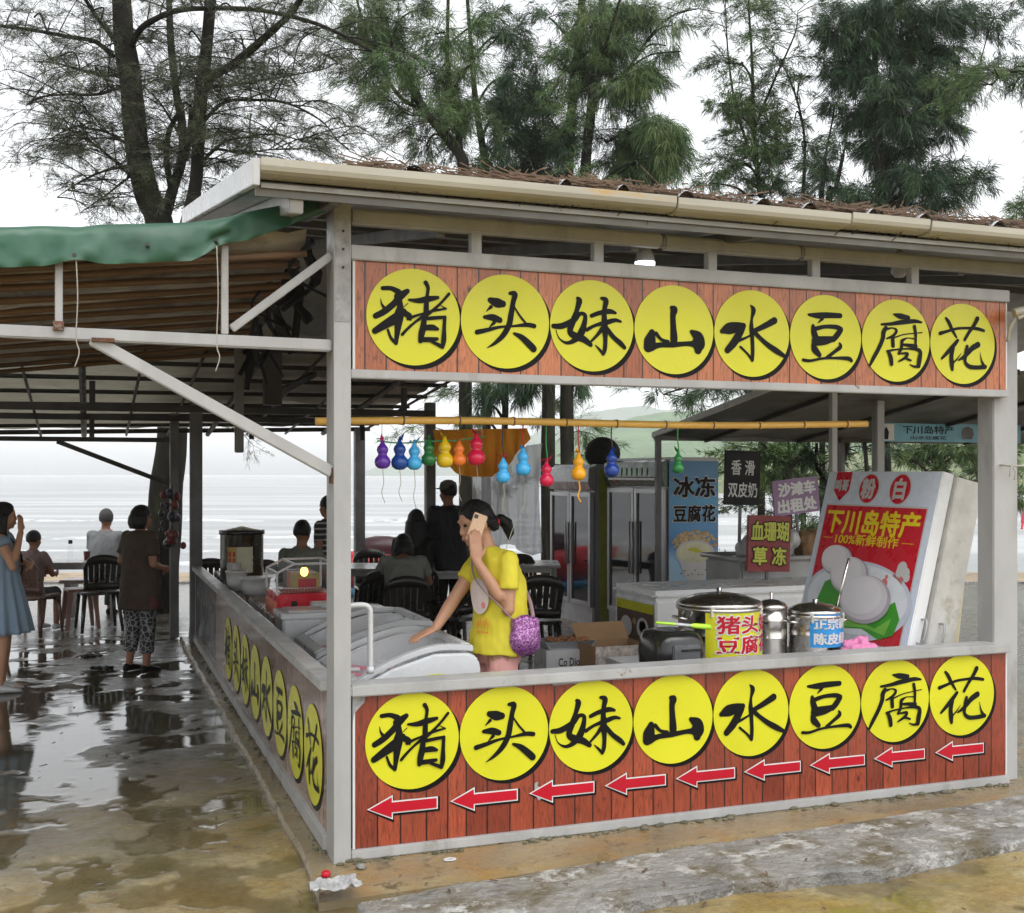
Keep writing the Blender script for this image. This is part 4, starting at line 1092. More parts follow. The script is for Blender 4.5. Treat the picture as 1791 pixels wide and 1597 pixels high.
b.build('bowl', [mat('cream_pudding', (.68, .66, .45), .4), M['white'], M['yellow'], mat('brown_bean', (.10, .05, .03), .5)], ps)

# ------------------------------------------------------------------ work counter and what stands on it
ct = thing('work_counter', 'low steel counter standing behind the front panel', 'counter', (1.75, .20, 0))
MB().box((0, 0, .66), (1.95, .75, .70)).build('top', M['alu'], ct, .004)
for x in (.05, 1.9):
    for y in (.05, .7): MB().box((x-.02, y-.02, .036), (x+.02, y+.02, .66)).build('leg', M['steel'], ct)
MB().box((.03, .03, .25), (1.92, .72, .27)).build('shelf', M['alu'], ct)
CTZ = .70
def pot(label, px, pxl, pxr, ptop, y, bands, lidh):
    c = at(px, 1100, y=y); w_ = (at(pxr, 1100, y=y) - at(pxl, 1100, y=y)).length/2
    h = at(px, ptop, y=y).z - CTZ
    t = thing('steel_pot', label, 'pot', (c.x, y, CTZ))
    b = MB().lathe([(w_*.9, 0), (w_*.96, .01), (w_*.97, h*.45), (w_*.985, h*.46), (w_*.97, h*.48), (w_*.97, h-.055), (w_*1.02, h-.05), (w_*1.03, h-.035), (w_*.97, h-.03)], (0, 0, 0), 40)
    b.build('body', M['inox'], t)
    lid = MB().lathe([(w_*1.0, h-.028), (w_*1.02, h-.02), (w_*.96, h-.006), (w_*.6, h+lidh*.5), (w_*.25, h+lidh*.75), (.03, h+lidh*.8), (.012, h+lidh*.82), (.018, h+lidh*1.3), (.004, h+lidh*1.35)], (0, 0, 0), 36).build('lid', M['inox'], t)
    for s_ in (-1, 1):
        MB().tube(catmull([(s_*w_*.97, -.05, h*.72), (s_*(w_+.035), -.04, h*.74), (s_*(w_+.035), .04, h*.74), (s_*w_*.97, .05, h*.72)], 5), .008, 8).build('handle', M['inox'], t)
        MB().box((s_*w_*.62-.015, -w_*.80, h-.075), (s_*w_*.62+.015, -w_*.80+.02, h-.02)).build('clip', M['inox'], t, .003)
    return t, w_, h
def wrap(mb, w_, z0, rad, cx):
    """bend a flat label (x,z) round a pot"""
    out = []
    for x, y, z in mb.v:
        a = (x-cx)/rad; rr_ = rad - y
        out.append((rr_*math.sin(a), -rr_*math.cos(a), z0+z))
    mb.v = out; return mb
def grid_face(mb, x0, z0, x1, z1, y, m, n=24):
    V = [(x0+(x1-x0)*i/n, y, z) for z in (z0, z1) for i in range(n+1)]
    mb.add(V, [(i, i+1, n+2+i, n+1+i) for i in range(n)], m); return mb
p1, w1, h1 = pot('large steel pot with yellow label lettered in red', 1258, 1193, 1322, 1048, .62, 0, .05)
b = MB(); LW = w1*2.1
grid_face(b, 0, 0, LW, .25, -.003, 0); 
for i in range(10): b.face_poly([(LW*i/10, .228), (LW*(i+1)/10-.004, .228), (LW*(i+1)/10-.004, .25), (LW*i/10, .25)], -.0035, 0)
for wtx, cz in (('猪头妹', .185), ('豆腐花', .075)):
    b.text(wtx, LW*.5+.01, cz, .098, -.005, 1, .075, LW*.80); b.text(wtx, LW*.5+.01, cz, .094, -.007, 2, .030, LW*.785)
wrap(b, w1, .045, w1*.99, LW*.40).build('label', [M['yellow'], M['white'], M['red']], p1)
p2_, w2, h2 = pot('smaller steel pot with blue label lettered in white', 1426, 1386, 1466, 1062, .60, 0, .035)
b = MB(); LW = w2*2.2
grid_face(b, 0, 0, LW, .19, -.003, 0)
b.text('正宗新鲜', LW*.5, .135, .062, -.005, 1, .04, LW*.86); b.text('陈皮绿豆', LW*.5, .05, .062, -.005, 1, .04, LW*.86)
wrap(b, w2, .065, w2*.985, LW*.36).build('label', [mat('blue_label', (.03, .27, .62), .35), M['white']], p2_)
c = at(1349, 1100, y=.70)
t = thing('steel_canister', 'tall narrow steel canister between the two pots', 'canister', (c.x, .70, CTZ))
MB().lathe([(.085, 0), (.09, .005), (.09, .10), (.093, .103), (.09, .107), (.09, .20), (.093, .203), (.09, .207), (.09, .27)], (0, 0, 0), 30).build('body', M['inox'], t)
MB().lathe([(.092, .268), (.092, .285), (.08, .30), (.04, .318), (.012, .322), (.008, .33), (.010, .36), (.003, .365)], (0, 0, 0), 30).build('lid', M['inox'], t)
# ladle sticking out of the smaller pot
t = thing('ladle', 'steel ladle handle leaning out of the smaller pot', 'ladle', at(1462, 1060, y=.58))
MB().tube([(0, 0, -.03), at(1485, 976, y=.56) - at(1462, 1060, y=.58)], .009, 8).build('handle', M['inox'], t)
MB().ball((-.012, 0, -.05), (.035, .035, .025), 6).build('bowl', M['inox'], t)
# black air fryer
c = at(1173, 1130, y=.42)
t = thing('air_fryer', 'glossy black rice cooker on the counter left of the large pot', 'rice cooker', (c.x, .42, CTZ))
rings = []
for z, w_, dd in ((0, .13, .15), (.01, .142, .16), (.10, .15, .165), (.17, .142, .16), (.21, .12, .14), (.222, .07, .09)):
    rings.append([(w_*abs(math.cos(a))**.55*(1 if math.cos(a) > 0 else -1), dd*abs(math.sin(a))**.55*(1 if math.sin(a) > 0 else -1), z) for a in [2*math.pi*k/40 for k in range(40)]])
MB().loft(rings).build('body', M['black_plastic'], t)
MB().box((-.075, -.174, .045), (.085, -.155, .16)).build('control_panel', mat('grey_panel', (.09, .095, .10), .18), t, .006)
MB().box((-.03, -.182, .128), (.09, -.172, .138)).build('handle', M['black_plastic'], t, .003)
# green handled spatula on the cooker
t = thing('spatula', 'lime green handled spatula lying on the black cooker', 'spatula', at(1210, 1093, y=.36))
a_, c_ = at(1147, 1089, y=.34) - t.location, at(1243, 1097, y=.34) - t.location
MB().tube([a_.lerp(c_, k) for k in (0, .3, .62, .64, .7, .9, 1)], [.007, .008, .007, .009, .014, .015, .012], 8).build('handle', mat('lime_plastic', (.42, .75, .04), .35), t)
MB().tube([a_.lerp(c_, .34), a_.lerp(c_, .62)], .0085, 8).build('sleeve', M['white_plastic'], t)
# pink cloth beside the poster
c = at(1500, 1122, y=.35); b = MB()
for i in range(9):
    b.ball((rnd.uniform(-.09, .10), rnd.uniform(-.05, .07), .03+rnd.uniform(0, .05)*(1 if i < 5 else 1.5)), (rnd.uniform(.04, .07), rnd.uniform(.03, .06), rnd.uniform(.02, .045)), 8, 0, Matrix.Rotation(rnd.uniform(0, 3), 3, 'Z') @ Matrix.Rotation(rnd.uniform(-.5, .5), 3, 'X'))
tag(link('cloth', remesh(b, .008, 2, .02, 22.0), M.setdefault('pinkcloth', mat('pink_cloth', (.68, .22, .42), .75, bump=.3, bs=60)), None, (c.x+.02, .38, CTZ)), 'crumpled pink cloth on the counter below the leaning poster', 'cloth')
# cartons left of the cooker, on low shelf
cz_ = .30
t = thing('carton', 'open brown carton with printed rim beside the black cooker', 'carton', at(1042, 1168, y=1.35))
z0 = .36 - t.location.z
W_, D_, H_ = .36, .28, at(1080, 1130, y=1.35).z - .36
b = MB(); b.box((0, 0, z0), (W_, .006, z0+H_), 1).box((0, D_, z0), (W_, D_+.006, z0+H_)).box((0, .006, z0), (.006, D_, z0+H_)).box((W_-.006, .006, z0), (W_, D_, z0+H_)).box((.006, .006, z0), (W_-.006, D_, z0+.006))
t.location.z = .36; b.v = [(p[0], p[1], p[2]-z0) for p in b.v]
b.build('box', [M['cardboard'], mat('printed_carton', (.45, .40, .36), .6, var=.5, vs=28.0, col2=(.2, .12, .08))], t)
MB().poly([(0, D_+.006, H_), (W_, D_+.006, H_), (W_, D_+.10, H_+.10), (0, D_+.10, H_+.10)]).build('flap', M['cardboard'], t)
c = at(998, 1165, y=1.6)
t = thing('carton', 'white carton with handwritten lettering on a green crate', 'carton', (c.x, 1.6, .49), R(-4))
MB().box((-.16, 0, 0), (.17, .26, .155)).build('box', M['white_plastic'], t, .003)
b = MB(); b.text('Co Dior', 0, .08, .05, -.003, 0, .01, .16); b.build('lettering', M['ink'], t)
t = thing('crate', 'dark green plastic crate under the white carton', 'crate', (c.x, 1.6, .30), R(-4))
b = MB().box((-.165, -.01, 0), (.175, .004, .188)).box((-.165, .26, 0), (.175, .272, .188)).box((-.165, .004, 0), (-.15, .26, .188)).box((.16, .004, 0), (.175, .26, .188)).box((-.15, .004, 0), (.16, .26, .02))
b.box((-.05, -.016, .10), (.06, -.0105, .14), 1)
b.build('body', [mat('green_crate', (.015, .10, .04), .4), M['black']], t, .003)
t = thing('serving_tray', 'tray of brown snacks on the white carton', 'tray', (c.x+.02, 1.72, .645), R(-4))
MB().loft([[(x, y, z) for x, y in ((-w_, -.10), (w_, -.10), (w_, .10), (-w_, .10))] for w_, z in ((.14, 0), (.17, .05), (.162, .05), (.135, .01))], 0, False).build('tray', M['grey_plastic'], t)
b = MB()
for i in range(40): b.ball((rnd.uniform(-.13, .13), rnd.uniform(-.08, .08), .045+rnd.uniform(0, .02)), (.02, .016, .012), 4)
b.build('snacks', mat('brown_snack', (.25, .11, .04), .6), t)
lw = thing('low_bench', 'low grey bench carrying the cartons inside the stall', 'bench', (c.x, 1.5, 0))
MB().box((-.3, -.05, .27), (.95, .5, .298)).build('top', M['steel_dark'], lw)
MB().box((-.3, -.05, .2985), (.2, -.04, .299)).build('edge', M['steel_dark'], lw)
for x in (-.25, .9): MB().box((x-.02, 0, .036), (x+.02, .04, .27)).build('leg', M['steel_dark'], lw)
rb = MB().box((.40, -.19, .298), (.9, .4, .3585)); rb.build('riser', M['steel_dark'], lw)

# white chest freezer used as a table
c = at(1143, 1035, z=.88)
cf = thing('lidded_freezer', 'long white chest freezer with rounded flat lid behind the pots', 'freezer', (c.x, c.y, 0))
MB().box((.03, .02, .05), (1.85, .72, .80)).build('body', M['white_bright'], cf, .01)
MB().box((0, 0, .80), (1.88, .75, .88)).build('lid', M['white_bright'], cf, .035)
b = MB()
b.add([(.026, y, z) for y, z in ((.05, .45), (.68, .45), (.68, .77), (.05, .77))], [(3, 2, 1, 0)], 0)
b.add([(.023, y, z) for y, z in ((.05, .70), (.68, .70), (.68, .77), (.05, .77))], [(3, 2, 1, 0)], 1)
for cy, cz2, rr_, mm in ((.22, .58, .10, 2), (.5, .57, .10, 2), (.22, .59, .06, 3), (.36, .62, .03, 3)):
    b.add([(.020, cy+rr_*math.cos(a), cz2+rr_*.8*math.sin(a)) for a in [-2*math.pi*k/16 for k in range(16)]], [tuple(range(16))], mm)
b.build('food_print', [mat('dark_print', (.10, .06, .04), .4), M['yellow'], M['white'], mat('tan_print', (.40, .26, .12), .5)], cf)
# steel bin with bags behind it
c = at(1262, 1000, y=c.y+1.0); c.x += .56
bn = thing('steel_tub', 'wide grey metal tub full of bags behind the white freezer', 'tub', (c.x, c.y, 0))
MB().loft([[(x, y, z) for x, y in ((-.55, -.3), (.75, -.3), (.75, .3), (-.55, .3))] for z in (.05, 1.02)], 0, False, True).build('tub', M['steel'], bn, .02)
MB().tube([(-.57, -.32, 1.04), (.77, -.32, 1.04), (.77, .32, 1.04), (-.57, .32, 1.04), (-.57, -.32, 1.04)], .02, 8).build('rim', M['steel'], bn)
for i, (dx, mm, s_, lb) in enumerate(((-.30, 'film', .12, 'clear plastic bag at the left end of the steel tub'), (.0, 'white_plastic', .12, 'white plastic bag in the middle of the steel tub'), (.30, 'cardboard', .12, 'brown paper bag on the right side of the steel tub'), (.52, 'white_plastic', .16, 'large white bag heaped at the right end of the steel tub'))):
    b = MB()
    for k in range(6): b.ball((rnd.uniform(-.08, .08), rnd.uniform(-.08, .08), .09 + rnd.uniform(-.02, .08)), (rnd.uniform(.6, 1)*s_*.8, rnd.uniform(.6, 1)*s_*.8, rnd.uniform(.5, .9)*s_), 7)
    bag = tag(link('bag', remesh(b, .014, 2, .025, 14.0, i), M['white_plastic'] if mm == 'film' else M[mm], None, (c.x+dx, c.y-.05, 1.02)), lb, 'bag', 'bags heaped in the steel tub')

def stick_sign(name, label, cx_px, cy_px, w_px, h_px, y, bgm, lines, rz_=0.0, roll=0.0, foot=.88, thick=.02):
    c = at(cx_px, cy_px, y=y); d = (c-CAM).dot(Vector((ST, CT, 0)))
    w_, h_ = w_px*d/F, h_px*d/F
    t = thing(name, label, 'sign', (c.x, y, c.z), rz_); t.rotation_euler = (0, roll, rz_)
    MB().box((-w_/2, 0, -h_/2), (w_/2, thick, h_/2)).build('board', bgm, t, .002)
    b = MB(); ms = []
    for i, (s, u, v, hh, ww, mm, bold) in enumerate(lines):
        if mm not in ms: ms.append(mm)
        b.text(s, u*w_, v*h_, hh*h_, -.003-.002*i, ms.index(mm), bold, ww*w_)
    b.build('lettering', ms, t)
    if foot is not None:
        MB().box((-.012, .021, foot-c.z), (.012, .04, -h_/2+.05)).build('stake', M['steel_dark'], t)
    return t
M['silver'] = mat('silver_vinyl', (.60, .61, .62), .3); M['lime'] = mat('lime_vinyl', (.50, .52, .05), .4)
stick_sign('price_board', 'black board with silver lettering on a thin stake', 1299, 836, 74, 95, 4.0, M['black'], [('香 滑', .0, .19, .27, .66, M['silver'], .02), ('双皮奶', 0, -.22, .27, .82, M['silver'], .02)], R(4), R(1.5), .88)
stick_sign('menu_board', 'dark red board with outlined yellow green lettering behind the pots', 1346, 951, 84, 98, 3.1, mat('dark_red_board', (.22, .010, .014), .4), [('血珊瑚', 0, .22, .34, .88, M['black'], .085), ('血珊瑚', 0, .22, .33, .87, M['lime'], .036), ('草 冻', 0, -.22, .32, .78, M['black'], .085), ('草 冻', 0, -.22, .31, .77, M['lime'], .036)], R(-2), R(2), .88, .035)
stick_sign('rental_banner', 'purple banner with white lettering tied among the trees', 1393, 868, 96, 62, 4.95, mat('purple_banner', (.36, .22, .40), .5), [('沙滩车', .02, .22, .36, .80, M['white_bright'], .05), ('出租处', .0, -.24, .36, .84, M['white_bright'], .05)], R(2), R(-6), .0)

# ------------------------------------------------------------------ light boxes leaning on the right post
def light_box(label, x0, y0_, w_, h, th, lean, front=None, side=None):
    """slab whose face looks towards -x and leans back on +x"""
    t = thing('light_box', label, 'sign', (x0, y0_, CTZ)); t.rotation_euler = (0, lean, R(-90))
    # local: x from far (0) to near (w), z up, face towards local -y
    M_ = Matrix.Translation((x0, y0_+w_, CTZ)) @ Matrix.Rotation(lean, 4, 'Y') @ Matrix.Rotation(R(-90), 4, 'Z')
    t.matrix_world = M_
    t.location, t.rotation_euler = M_.to_translation(), M_.to_euler()
    MB().box((0, 0, 0), (w_, th, h)).build('case', side or M['white_bright'], t, .006)
    return t
pb_ = at(1599, 1140, z=CTZ)
xb, yb = 3.385, .38
pw, ph, lean = 1.10, 1.10, R(14.2)
lb = light_box('white edged light box with red food poster leaning on the right post', xb, yb, pw, ph, .085, lean)
b = MB()
b.face_poly([(.004, .004), (pw-.004, .004), (pw-.004, ph-.004), (.004, ph-.004)], -.003, 0)
b.face_poly([(.055, .02), (pw-.055, .02), (pw-.055, ph*.80), (.055, ph*.80)], -.005, 1); b.face_poly([(.065, .028), (pw-.065, .028), (pw-.065, ph*.79), (.065, ph*.79)], -.007, 2)
b.face_poly([(.10, ph-.004), (.26, ph-.004), (.26, ph-.13), (.18, ph-.20), (.10, ph-.13)], -.006, 2); b.text('鸣哥', .18, ph-.095, .075, -.008, 1, .045, .135)
for cx_, s in ((.46, '粉'), (.76, '白')):
    b.disc(cx_, ph-.115, .098, .098, -.005, 1, 32); b.disc(cx_, ph-.115, .092, .092, -.007, 2, 32); b.text(s, cx_, ph-.115, .125, -.009, 1, .05)
b.text('下川岛特产', pw*.5, ph*.695, .155, -.009, 3, .035, pw*.82)
b.text('100%新鲜制作', pw*.49, ph*.592, .07, -.009, 3, .02, pw*.56)
for x0, x1 in ((.10, .20), (pw-.22, pw-.11)): b.face_poly([(x0, ph*.592), (x1, ph*.592), (x1, ph*.595), (x0, ph*.595)], -.009, 3)
b.build('poster', [mat('pale_lilac_print', (.74, .82, .94), .3, var=.05), M['white'], mat('poster_red', (.66, .010, .028), .3, var=.05), mat('poster_yellow', (.95, .75, .02), .3, var=.05)], lb)
b = MB()
b.disc(.55, .27, .53, .25, -.010, 0, 48); b.disc(.55, .28, .49, .22, -.011, 1, 48); 
b.face_poly([(.16, .20), (.22, .36), (.32, .40), (.45, .25), (.70, .16), (.93, .30), (1.0, .20), (.97, .10), (.85, .06), (.68, .105), (.52, .09), (.36, .11), (.26, .13)], -.0125, 2)
b.face_poly([(.36, .13), (.6, .165), (.8, .12), (.93, .2), (.9, .09), (.7, .115), (.52, .10)], -.0135, 3)
b.build('plate', [mat('plate_grey', (.66, .71, .80), .3, var=.05), mat('plate_white', (.84, .88, .94), .3, var=.06), mat('leaf_green', (.05, .36, .02), .4), mat('leaf_light', (.20, .55, .06), .4)], lb)
b = MB()
ballm = mat('pale_ball', (.60, .57, .60), .5, var=.05)
for i, (cx_, cz, r_) in enumerate(((.30, .505, .098), (.46, .42, .118), (.66, .285, .150))):
    # printed bun: nested rings, each slightly paler towards the upper left
    b.disc(cx_, cz, r_*1.62, r_, -.015-.0035*i, 0, 44); b.disc(cx_-.014, cz+.010, r_*1.5, r_*.92, -.016-.0035*i, 1, 44); b.disc(cx_-.034, cz+.022, r_*1.28, r_*.78, -.017-.0035*i, 2, 44)
b.build('bun', [mat('bun_edge', (.50, .46, .50), .5, var=.03), mat('bun_mid', (.78, .74, .78), .5, var=.03), mat('bun_pale', (.88, .85, .88), .5, var=.03)], lb)
b = MB()
for cx_, cz, r_, mm in ((.90, .42, .055, 1), (.93, .50, .045, 0), (.97, .475, .035, 0), (.985, .45, .028, 0), (.91, .475, .03, 0), (.80, .40, .03, 1), (.81, .44, .014, 1)):
    b.disc(cx_, cz, r_, r_, -.010-.0012*(cx_*10 % 3), mm, 18)
b.build('chef_icon', [M['white'], mat('icon_pink', (.72, .22, .20), .4)], lb)
def handle(t, x, z, y0_):
    MB().tube(catmull([(x, y0_, z+.07), (x+.045, y0_, z+.06), (x+.045, y0_, z-.06), (x, y0_, z-.07)], 5), .007, 8).build('handle', M['alu'], t)
handle(lb, pw, .16, .06)
lb2 = light_box('plain white light box second in the leaning row', xb+.12, yb-.02, 1.05, 1.06, .19, R(13.2), None, mat('aged_white_board', (.66, .65, .61), .4, col2=(.42, .38, .30)))
handle(lb2, 1.05, .13, .06)
lb3 = light_box('yellowed light box nearest the post in the leaning row', xb+.335, yb+.03, 1.0, .74, .07, R(7), None, mat('yellowed_board', (.62, .57, .40), .4))

# ------------------------------------------------------------------ things on the side counter
c = at(423, 990, x=.33); c_top = at(423, 920, x=.33).z
t = thing('water_boiler', 'large steel boiler with a printed label at the far end of the side counter', 'boiler', (.33, c.y, .76))
hb = c_top - .79
MB().lathe([(.19, 0), (.2, .01), (.2, hb*.92), (.205, hb*.93), (.205, hb*.97), (.17, hb), (.06, hb+.02), (.02, hb+.03)], (0, 0, 0), 32).build('body', M['inox'], t)
MB().lathe([(.207, hb*.90), (.212, hb*.905), (.212, hb*.985), (.205, hb*.99)], (0, 0, 0), 32).build('rim', M['black_plastic'], t)
b = MB(); grid_face(b, 0, 0, .24, .24, -.002, 0); grid_face(b, .0, .0, .09, .24, -.004, 1)
for i in range(3): b.face_poly([(.015, .15-.06*i), (.075, .15-.06*i), (.075, .195-.06*i), (.015, .195-.06*i)], -.006, 2)
wrap(b, .2, .07, .201, .16).build('label', [mat('pale_label', (.45, .46, .32), .4), mat('ochre_label', (.42, .27, .08), .4), M['red']], t)
MB().tube([(-.06, -.2, .06), (-.06, -.26, .06), (-.06, -.265, .02)], .012, 8).build('tap', M['inox'], t)
for i, (dx, y, r_, h, lb_) in enumerate(((.16, 5.0, .09, .16, 'round white tub nearest the boiler on the side counter'), (.26, 4.55, .12, .14, 'wide white tub in front of the smaller tub'), (.2, 5.55, .06, .2, 'narrow clear jar beside the boiler'))):
    t = thing('tub', lb_, 'tub', (dx, y, .76))
    MB().lathe([(r_*.85, 0), (r_*.95, h*.5), (r_, h*.93), (r_*1.06, h*.94)], (0, 0, 0), 22).build('body', M['white_plastic'], t)
    MB().lathe([(r_*1.07, h*.93), (r_*1.07, h), (r_*.9, h*1.03), (r_*.1, h*1.03)], (0, 0, 0), 22).build('lid', M['clear'] if i == 2 else M['white_plastic'], t)
for i, (dy, cc, lb_) in enumerate(((0, (.36, .28, .06), 'tall yellow snack box on the side counter'), (.16, (.5, .10, .02), 'orange snack box behind the yellow one'), (.34, (.05, .06, .05), 'dark snack box behind the orange one'))):
    t = thing('snack_box', lb_, 'box', (.42, 3.62+dy, .76), R(6))
    MB().box((0, 0, 0), (.2, .12, .24)).build('box', mat('snack_print', cc, .4, var=.3, vs=20.0, col2=(.5, .4, .2), c2=(.6, .7)), t, .003)
    MB().face_poly([(.03, .1), (.17, .1), (.17, .2), (.03, .2)], -.003).build('label', M['red'] if i == 0 else M['paper'], t)
gr = thing('snack_warmer', 'red snack warmer with glass hood and glowing lamp on the side counter', 'food warmer', (.20, 3.02, .76))
redp = mat('red_enamel', (.50, .012, .03), .25)
MB().box((0, 0, 0), (.40, .50, .15)).build('base', redp, gr, .01)
MB().box((-.008, .0, -.0), (-.001, .5, .10)).build('side_print', mat('orange_print', (.6, .14, .07), .4), gr)
b = MB()
for a_, c_ in (((0, 0, .15), (0, 0, .30)), ((.40, 0, .15), (.40, 0, .36)), ((0, .5, .15), (0, .5, .30)), ((.40, .5, .15), (.40, .5, .36)), ((0, 0, .30), (.12, 0, .36)), ((0, .5, .30), (.12, .5, .36)), ((.12, 0, .36), (.40, 0, .36)), ((.12, .5, .36), (.40, .5, .36)), ((.12, 0, .36), (.12, .5, .36)), ((0, 0, .30), (0, .5, .30)), ((.4, 0, .36), (.4, .5, .36))):
    b.bar(a_, c_, .014, .014)
b.build('hood_frame', M['alu'], gr)
b = MB().poly([(0, .01, .155), (0, .49, .155), (0, .49, .30), (0, .01, .30)]).poly([(0, .0, .155), (.4, 0, .155), (.4, 0, .36), (.12, 0, .36), (0, 0, .30)]).poly([(0, 0, .302), (0, .5, .302), (.12, .5, .362), (.12, 0, .362)])
b.build('glass_hood', M['clear'], gr)
MB().ball((.20, .06, .30), (.028, .028, .034), 8).build('lamp', mat('warm_lamp', (1.0, .42, .08), .3, emit=3.0, var=0, rv=0), gr)
MB().tube([(.20, .06, .33), (.20, .06, .36)], .012, 8).build('lamp_holder', M['black_plastic'], gr)
b = MB()
for i in range(14): b.tube([(.05+.022*i, .06, .165), (.05+.022*i, .22, .165)], .010, 8)
b.build('sausages', mat('roast_sausage', (.22, .05, .025), .35), gr)
MB().box((.10, -.004, .03), (.14, -.001, .10)).build('vent', M['black_plastic'], gr)
t = thing('paper_roll', 'white paper roll lying in front of the red snack warmer', 'paper roll', (.50, 2.86, .80))
MB().tube([(-.09, 0, 0), (.10, 0, 0)], .075, 20).build('roll', M['white_plastic'], t)
t = thing('ice_bin', 'white bin with clear sliding lid between the snack warmer and the freezer', 'bin', (.16, 2.50, .0))
MB().loft([[(x*s_, y*s_+.0, z) for x, y in ((0, 0), (.72, 0), (.72, .36), (0, .36))] for s_, z in ((1, .05), (1, .80))], 0, False).build('body', M['white_plastic'], t, .012)
MB().box((-.01, -.01, .80), (.73, .37, .835)).box((.04, .03, .8355), (.3, .33, .845)).build('rim', M['gasket'], t, .008)
MB().box((.05, .03, .836), (.68, .34, .848)).build('lid', M['clear'], t)

# ornaments hanging on the far post
orn = thing('ornament_string', 'string of dark red and black gourd ornaments on the far post', 'ornament', (-.20, 7.62, .98))
om = [mat('dull_red', (.16, .03, .025), .4), mat('dark_blue_black', (.02, .02, .035), .3)]
for i in range(24):
    z = .60*rnd.random(); r_ = rnd.uniform(.022, .05)
    MB().ball((rnd.gauss(-.02, .05), rnd.gauss(-.03, .03), z), (r_, r_, r_*1.2), 6).build('ornament', om[0 if rnd.random() < .4 else 1], orn)
MB().tube([(0, 0, 0), (0, 0, .66)], .006, 5).build('cord', M['black'], orn)

# orange sheet and clear strips hung under the back roof
oc = W(868, 790, 11.2)
cu = thing('hanging_sheet', 'orange tarpaulin with torn clear plastic hanging from the shelter roof edge', 'tarpaulin', oc)
E1 = Vector((CT, -ST, 0)); E2 = Vector((ST, CT, 0))
def cpt(px, py, dd=0.0): return W(px, py, 11.2+dd) - oc
rings = []
for i in range(31):
    u = i/30; px = 757 + 168*u
    top = 752 - 3*u; bot = 792 + 42*math.sin(min(u/.4, 1)*math.pi/2) - 66*max(0, (u-.6)/.4)**1.4
    rings.append([cpt(px + 3*math.sin(v*3+i), top + (bot-top)*v, .10*math.sin(i*.9)*v + .06*math.sin(i*2.1)) for v in np.linspace(0, 1, 9)])
MB().loft(rings, 0, True, False, False).build('orange_sheet', translucent('orange_tarp', (1.0, .44, .05), .8), cu)
rings = []
for i in range(41):
    u = i/40; px = 822 + 125*u
    top = 800 - 25*u; bot = 962 + 10*math.sin(u*9)
    rings.append([cpt(px + 4*math.sin(v*4+i*.7), top + (bot-top)*v, .3 + .07*math.sin(i*1.3+v)*(.4+v)) for v in np.linspace(0, 1, 9)])
MB().loft(rings, 0, True, False, False).build('clear_strip', translucent('clear_film', (.70, .72, .74), .6, .3, .5), cu)
rings = []
for i in range(9):
    u = i/8; px = 862 + 22*u
    rings.append([cpt(px + 8*v*math.sin(i), 815 + 105*v, .1 + .05*math.sin(i*1.7)) for v in np.linspace(0, 1, 8)])
MB().loft(rings, 0, True, False, False).build('grey_strip', M['film'], cu)

# ------------------------------------------------------------------ litter on the ground
t = thing('crumpled_wrapper', 'crumpled pale plastic wrapper at the foot of the corner post', 'litter', at(585, 1560, z=.06))
V = []; nn = 14
for j in range(nn+1):
    for i in range(nn+1):
        x, y = (i/nn-.5)*.20, (j/nn-.5)*.13
        V.append((x, y, .02 + .028*noise.noise(Vector((x*26, y*26, 1))) + .02*noise.noise(Vector((x*60, y*60, 4))) + .012))
MB().add(V, [(j*(nn+1)+i, j*(nn+1)+i+1, (j+1)*(nn+1)+i+1, (j+1)*(nn+1)+i) for j in range(nn) for i in range(nn)]).build('wrapper', M['paper'], t)
tag(link('bottle_cap', MB().lathe([(.018, 0), (.02, .004), (.019, .02), (.012, .024)], (0, 0, 0), 14).mesh(), M['red'], None, at(570, 1533, z=.038)), 'small red cap beside the crumpled wrapper', 'bottle cap')
tag(link('plastic_ring', MB().tube([(.026*math.cos(a), .014*math.sin(a), .005) for a in np.linspace(0, 2*math.pi, 22)], .004, 6).mesh(), M['white_plastic'], None, at(787, 1505, z=.036)), 'small white plastic ring lying on the slab before the panel', 'ring')
tag(link('stone', remesh(MB().ball((0, 0, .012), (.026, .02, .014), 6), .005, 1, .006, 50), M['kerb'], None, at(632, 1520, z=.036)), 'small tan stone against the corner of the panel', 'stone')
b = MB()
for i in range(260):
    px, py = rnd.uniform(20, 1780), rnd.uniform(1180, 1590)
    q = at(px, py, z=.004)
    if q.y > -.3 and q.x > -.15: continue
    a = rnd.uniform(0, 6.3); ln = rnd.uniform(.012, .05); z = .062 if (q.x > -.1 and q.y > -.95) else .006
    dx, dy = math.cos(a)*ln, math.sin(a)*ln
    b.add([(q.x, q.y, z), (q.x+dx, q.y+dy, z+.003), (q.x+dx-dy*.25, q.y+dy+dx*.25, z+.006), (q.x-dy*.2, q.y+dx*.2, z+.002)], [(0, 1, 2, 3)])
tag(b.build('ground_litter', M['litter']), kind='stuff')
for i, (px, py) in enumerate(((160, 1149), (178, 1170))):
    q = at(px, py, z=.0)
    b = MB().ball((0, 0, .008), (.12, .05, .012), 7)
    tag(link('leaf_scrap', remesh(b, .012, 1, .02, 30, i), M['black'], None, (q.x, q.y, .002)), ('dark wet scrap on the walkway, the longer one' , 'dark wet scrap on the walkway just in front of the longer one')[i], 'scrap')

